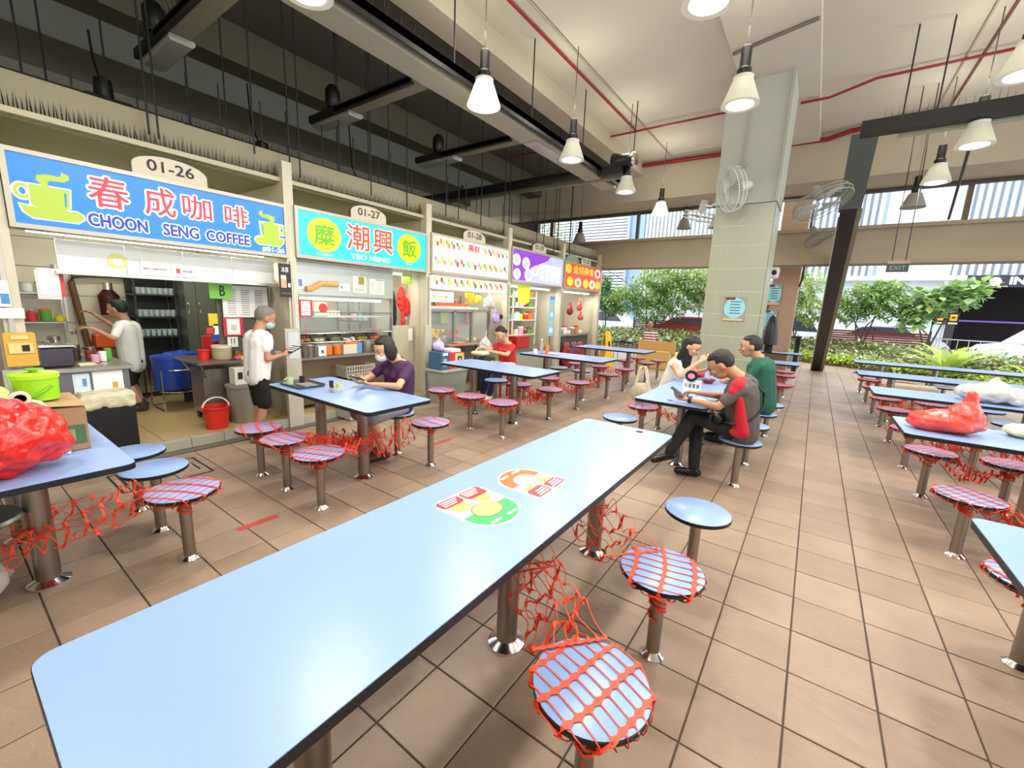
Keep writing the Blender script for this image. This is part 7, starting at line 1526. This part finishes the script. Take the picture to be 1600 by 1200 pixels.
T8, I8 = person('bald person in a red and white striped tee seated on the wooden bench', (-3.92, 12.5, 0), (-3.92, 12.5, .56), (-3.92, 12.52, .99), (-3.95, 12.5, 1.19), (0, 1, 0), (-.4, 1, -.2),
    [((-4.13, 12.62, .75), (-4.05, 12.8, .68), (0, 1, 0), (0, 0, -1), (1, 0, 0), .5), ((-3.71, 12.62, .75), (-3.79, 12.8, .68), (0, 1, 0), (0, 0, -1), (-1, 0, 0), .5)],
    [((-4.02, 12.92, .5), (-4.02, 12.9, .08), (0, 1, 0)), ((-3.82, 12.92, .5), (-3.82, 12.9, .08), (0, 1, 0))], 'c', STR, SHB, None, s=.92, w=.16, vox=.013, trouser_end=.95, shoe=BLK)

# ================================================================== MORE STALL CLUTTER
def shelf_unit(label, x0, x1, y0, y1, zs, m, seed, what, per=5, rmax=.05):
    t = thing('shelf_unit', label, 'shelf', ((x0+x1)/2, (y0+y1)/2, .1), 'shelf units inside the stalls'); rr = random.Random(seed)
    for z in zs: MB().box(x0, x1, y0, y1, z, z+.015).build('shelf', m, t)
    for a in (x0, x1-.02):
        for b in (y0, y1-.02): MB().box(a, a+.02, b, b+.02, .1, max(zs)+.2).build('upright', m, t)
    for si, z in enumerate(zs):
        for k in range(per):
            y = y0+(y1-y0)*(k+.5)/per; c = rr.randrange(10); h = rr.uniform(.08, .17); r_ = min(rmax, (y1-y0)/per*.42)
            lab = f'{nm_[c]} {what}, {ORD[k]} from the left on {ORD[si]} shelf of the {label.split(" with ")[0]}'
            (jar if rr.random() < .6 else lambda *a: bottle(*a[:7], a[7], 'bottle', 'containers on '+label.split(' with ')[0]))(x1-.1, y, z+.016, r_, h, CM[c], CM[(c+rr.choice((2, 7, 5))) % 10], lab, *(() if False else ()))
shelf_unit('tall porridge rack with coloured tubs', -6.9, -6.55, 4.32, 4.78, (.5, .85, 1.2, 1.55), RK, 61, 'container', 4)
shelf_unit('tall fruit rack with coloured tubs', -6.8, -6.4, 6.55, 7.0, (.5, .85, 1.2, 1.55), STEEL2, 62, 'container', 4)
shelf_unit('noodle stall rack with bowls', -6.8, -6.4, 10.9, 11.45, (.6, 1.0, 1.35, 1.7), STEEL2, 63, 'container', 4)
shelf_unit('coffee wall rack with tins', -7.85, -7.6, .5, 1.1, (1.15, 1.5), STEEL2, 64, 'tin', 5)
box_thing('fridge', 'white upright fridge at the back of the dessert stall', 'fridge', -7.5, -6.9, 7.3, 7.9, .1, 1.85, WHITE, parts=[('door', (-6.9, -6.88, 7.31, 7.89, .14, 1.82), mat('fridge_door', '#d4d6d2', .3)), ('handle', (-6.88, -6.85, 7.35, 7.37, .9, 1.3), STEEL)])
box_thing('fridge', 'steel upright fridge at the back of the fruit stall', 'fridge', -7.5, -6.9, 5.2, 5.95, .1, 1.85, STEEL2, parts=[('door', (-6.9, -6.88, 5.21, 5.57, .14, 1.82), mat('cabinet_door', '')), ('door', (-6.9, -6.88, 5.58, 5.94, .14, 1.82), mat('cabinet_door', '')), ('handle', (-6.88, -6.85, 5.53, 5.55, .9, 1.3), WHITE)])
# utensils and cups on the coffee counter and trolley
for k, (x, y, h, m_, l_) in enumerate(((-5.7, 1.02, .1, CM[7], 'white cup'), (-5.62, .95, .08, CM[5], 'pink cup'), (-5.8, 1.08, .12, CM[1], 'green tin'), (-5.85, .95, .1, CM[8], 'maroon tin'))):
    jar(x, y, .881, .03, h, m_, m_, f'{l_} at the right end of the left coffee counter')
for k, (y, c) in enumerate(((2.3, 6), (2.4, 2), (2.2, 9))): jar(-5.95, y, .831, .04, .16+.03*k, CM[c], CM[7], f'{nm_[c]} tin at the back of the steel trolley', 'tins on the steel trolley', 'tin', 'tin')
t = thing('poster_papers', 'cluster of yellow and white papers hanging above the steel trolley', 'papers', (-5.62, 1.98, 1.1))
for a, b, c, d, m_ in ((1.93, 2.03, 1.22, 1.36, MATS['pack_yellow']), (1.97, 2.05, 1.12, 1.24, PAPER), (1.9, 1.98, 1.13, 1.2, mat('card_red', '')), (1.95, 2.05, 1.04, 1.11, MATS['drum_blue'])): MB().box(-5.64, -5.632, a, b, c, d).build('sheet', m_, t)
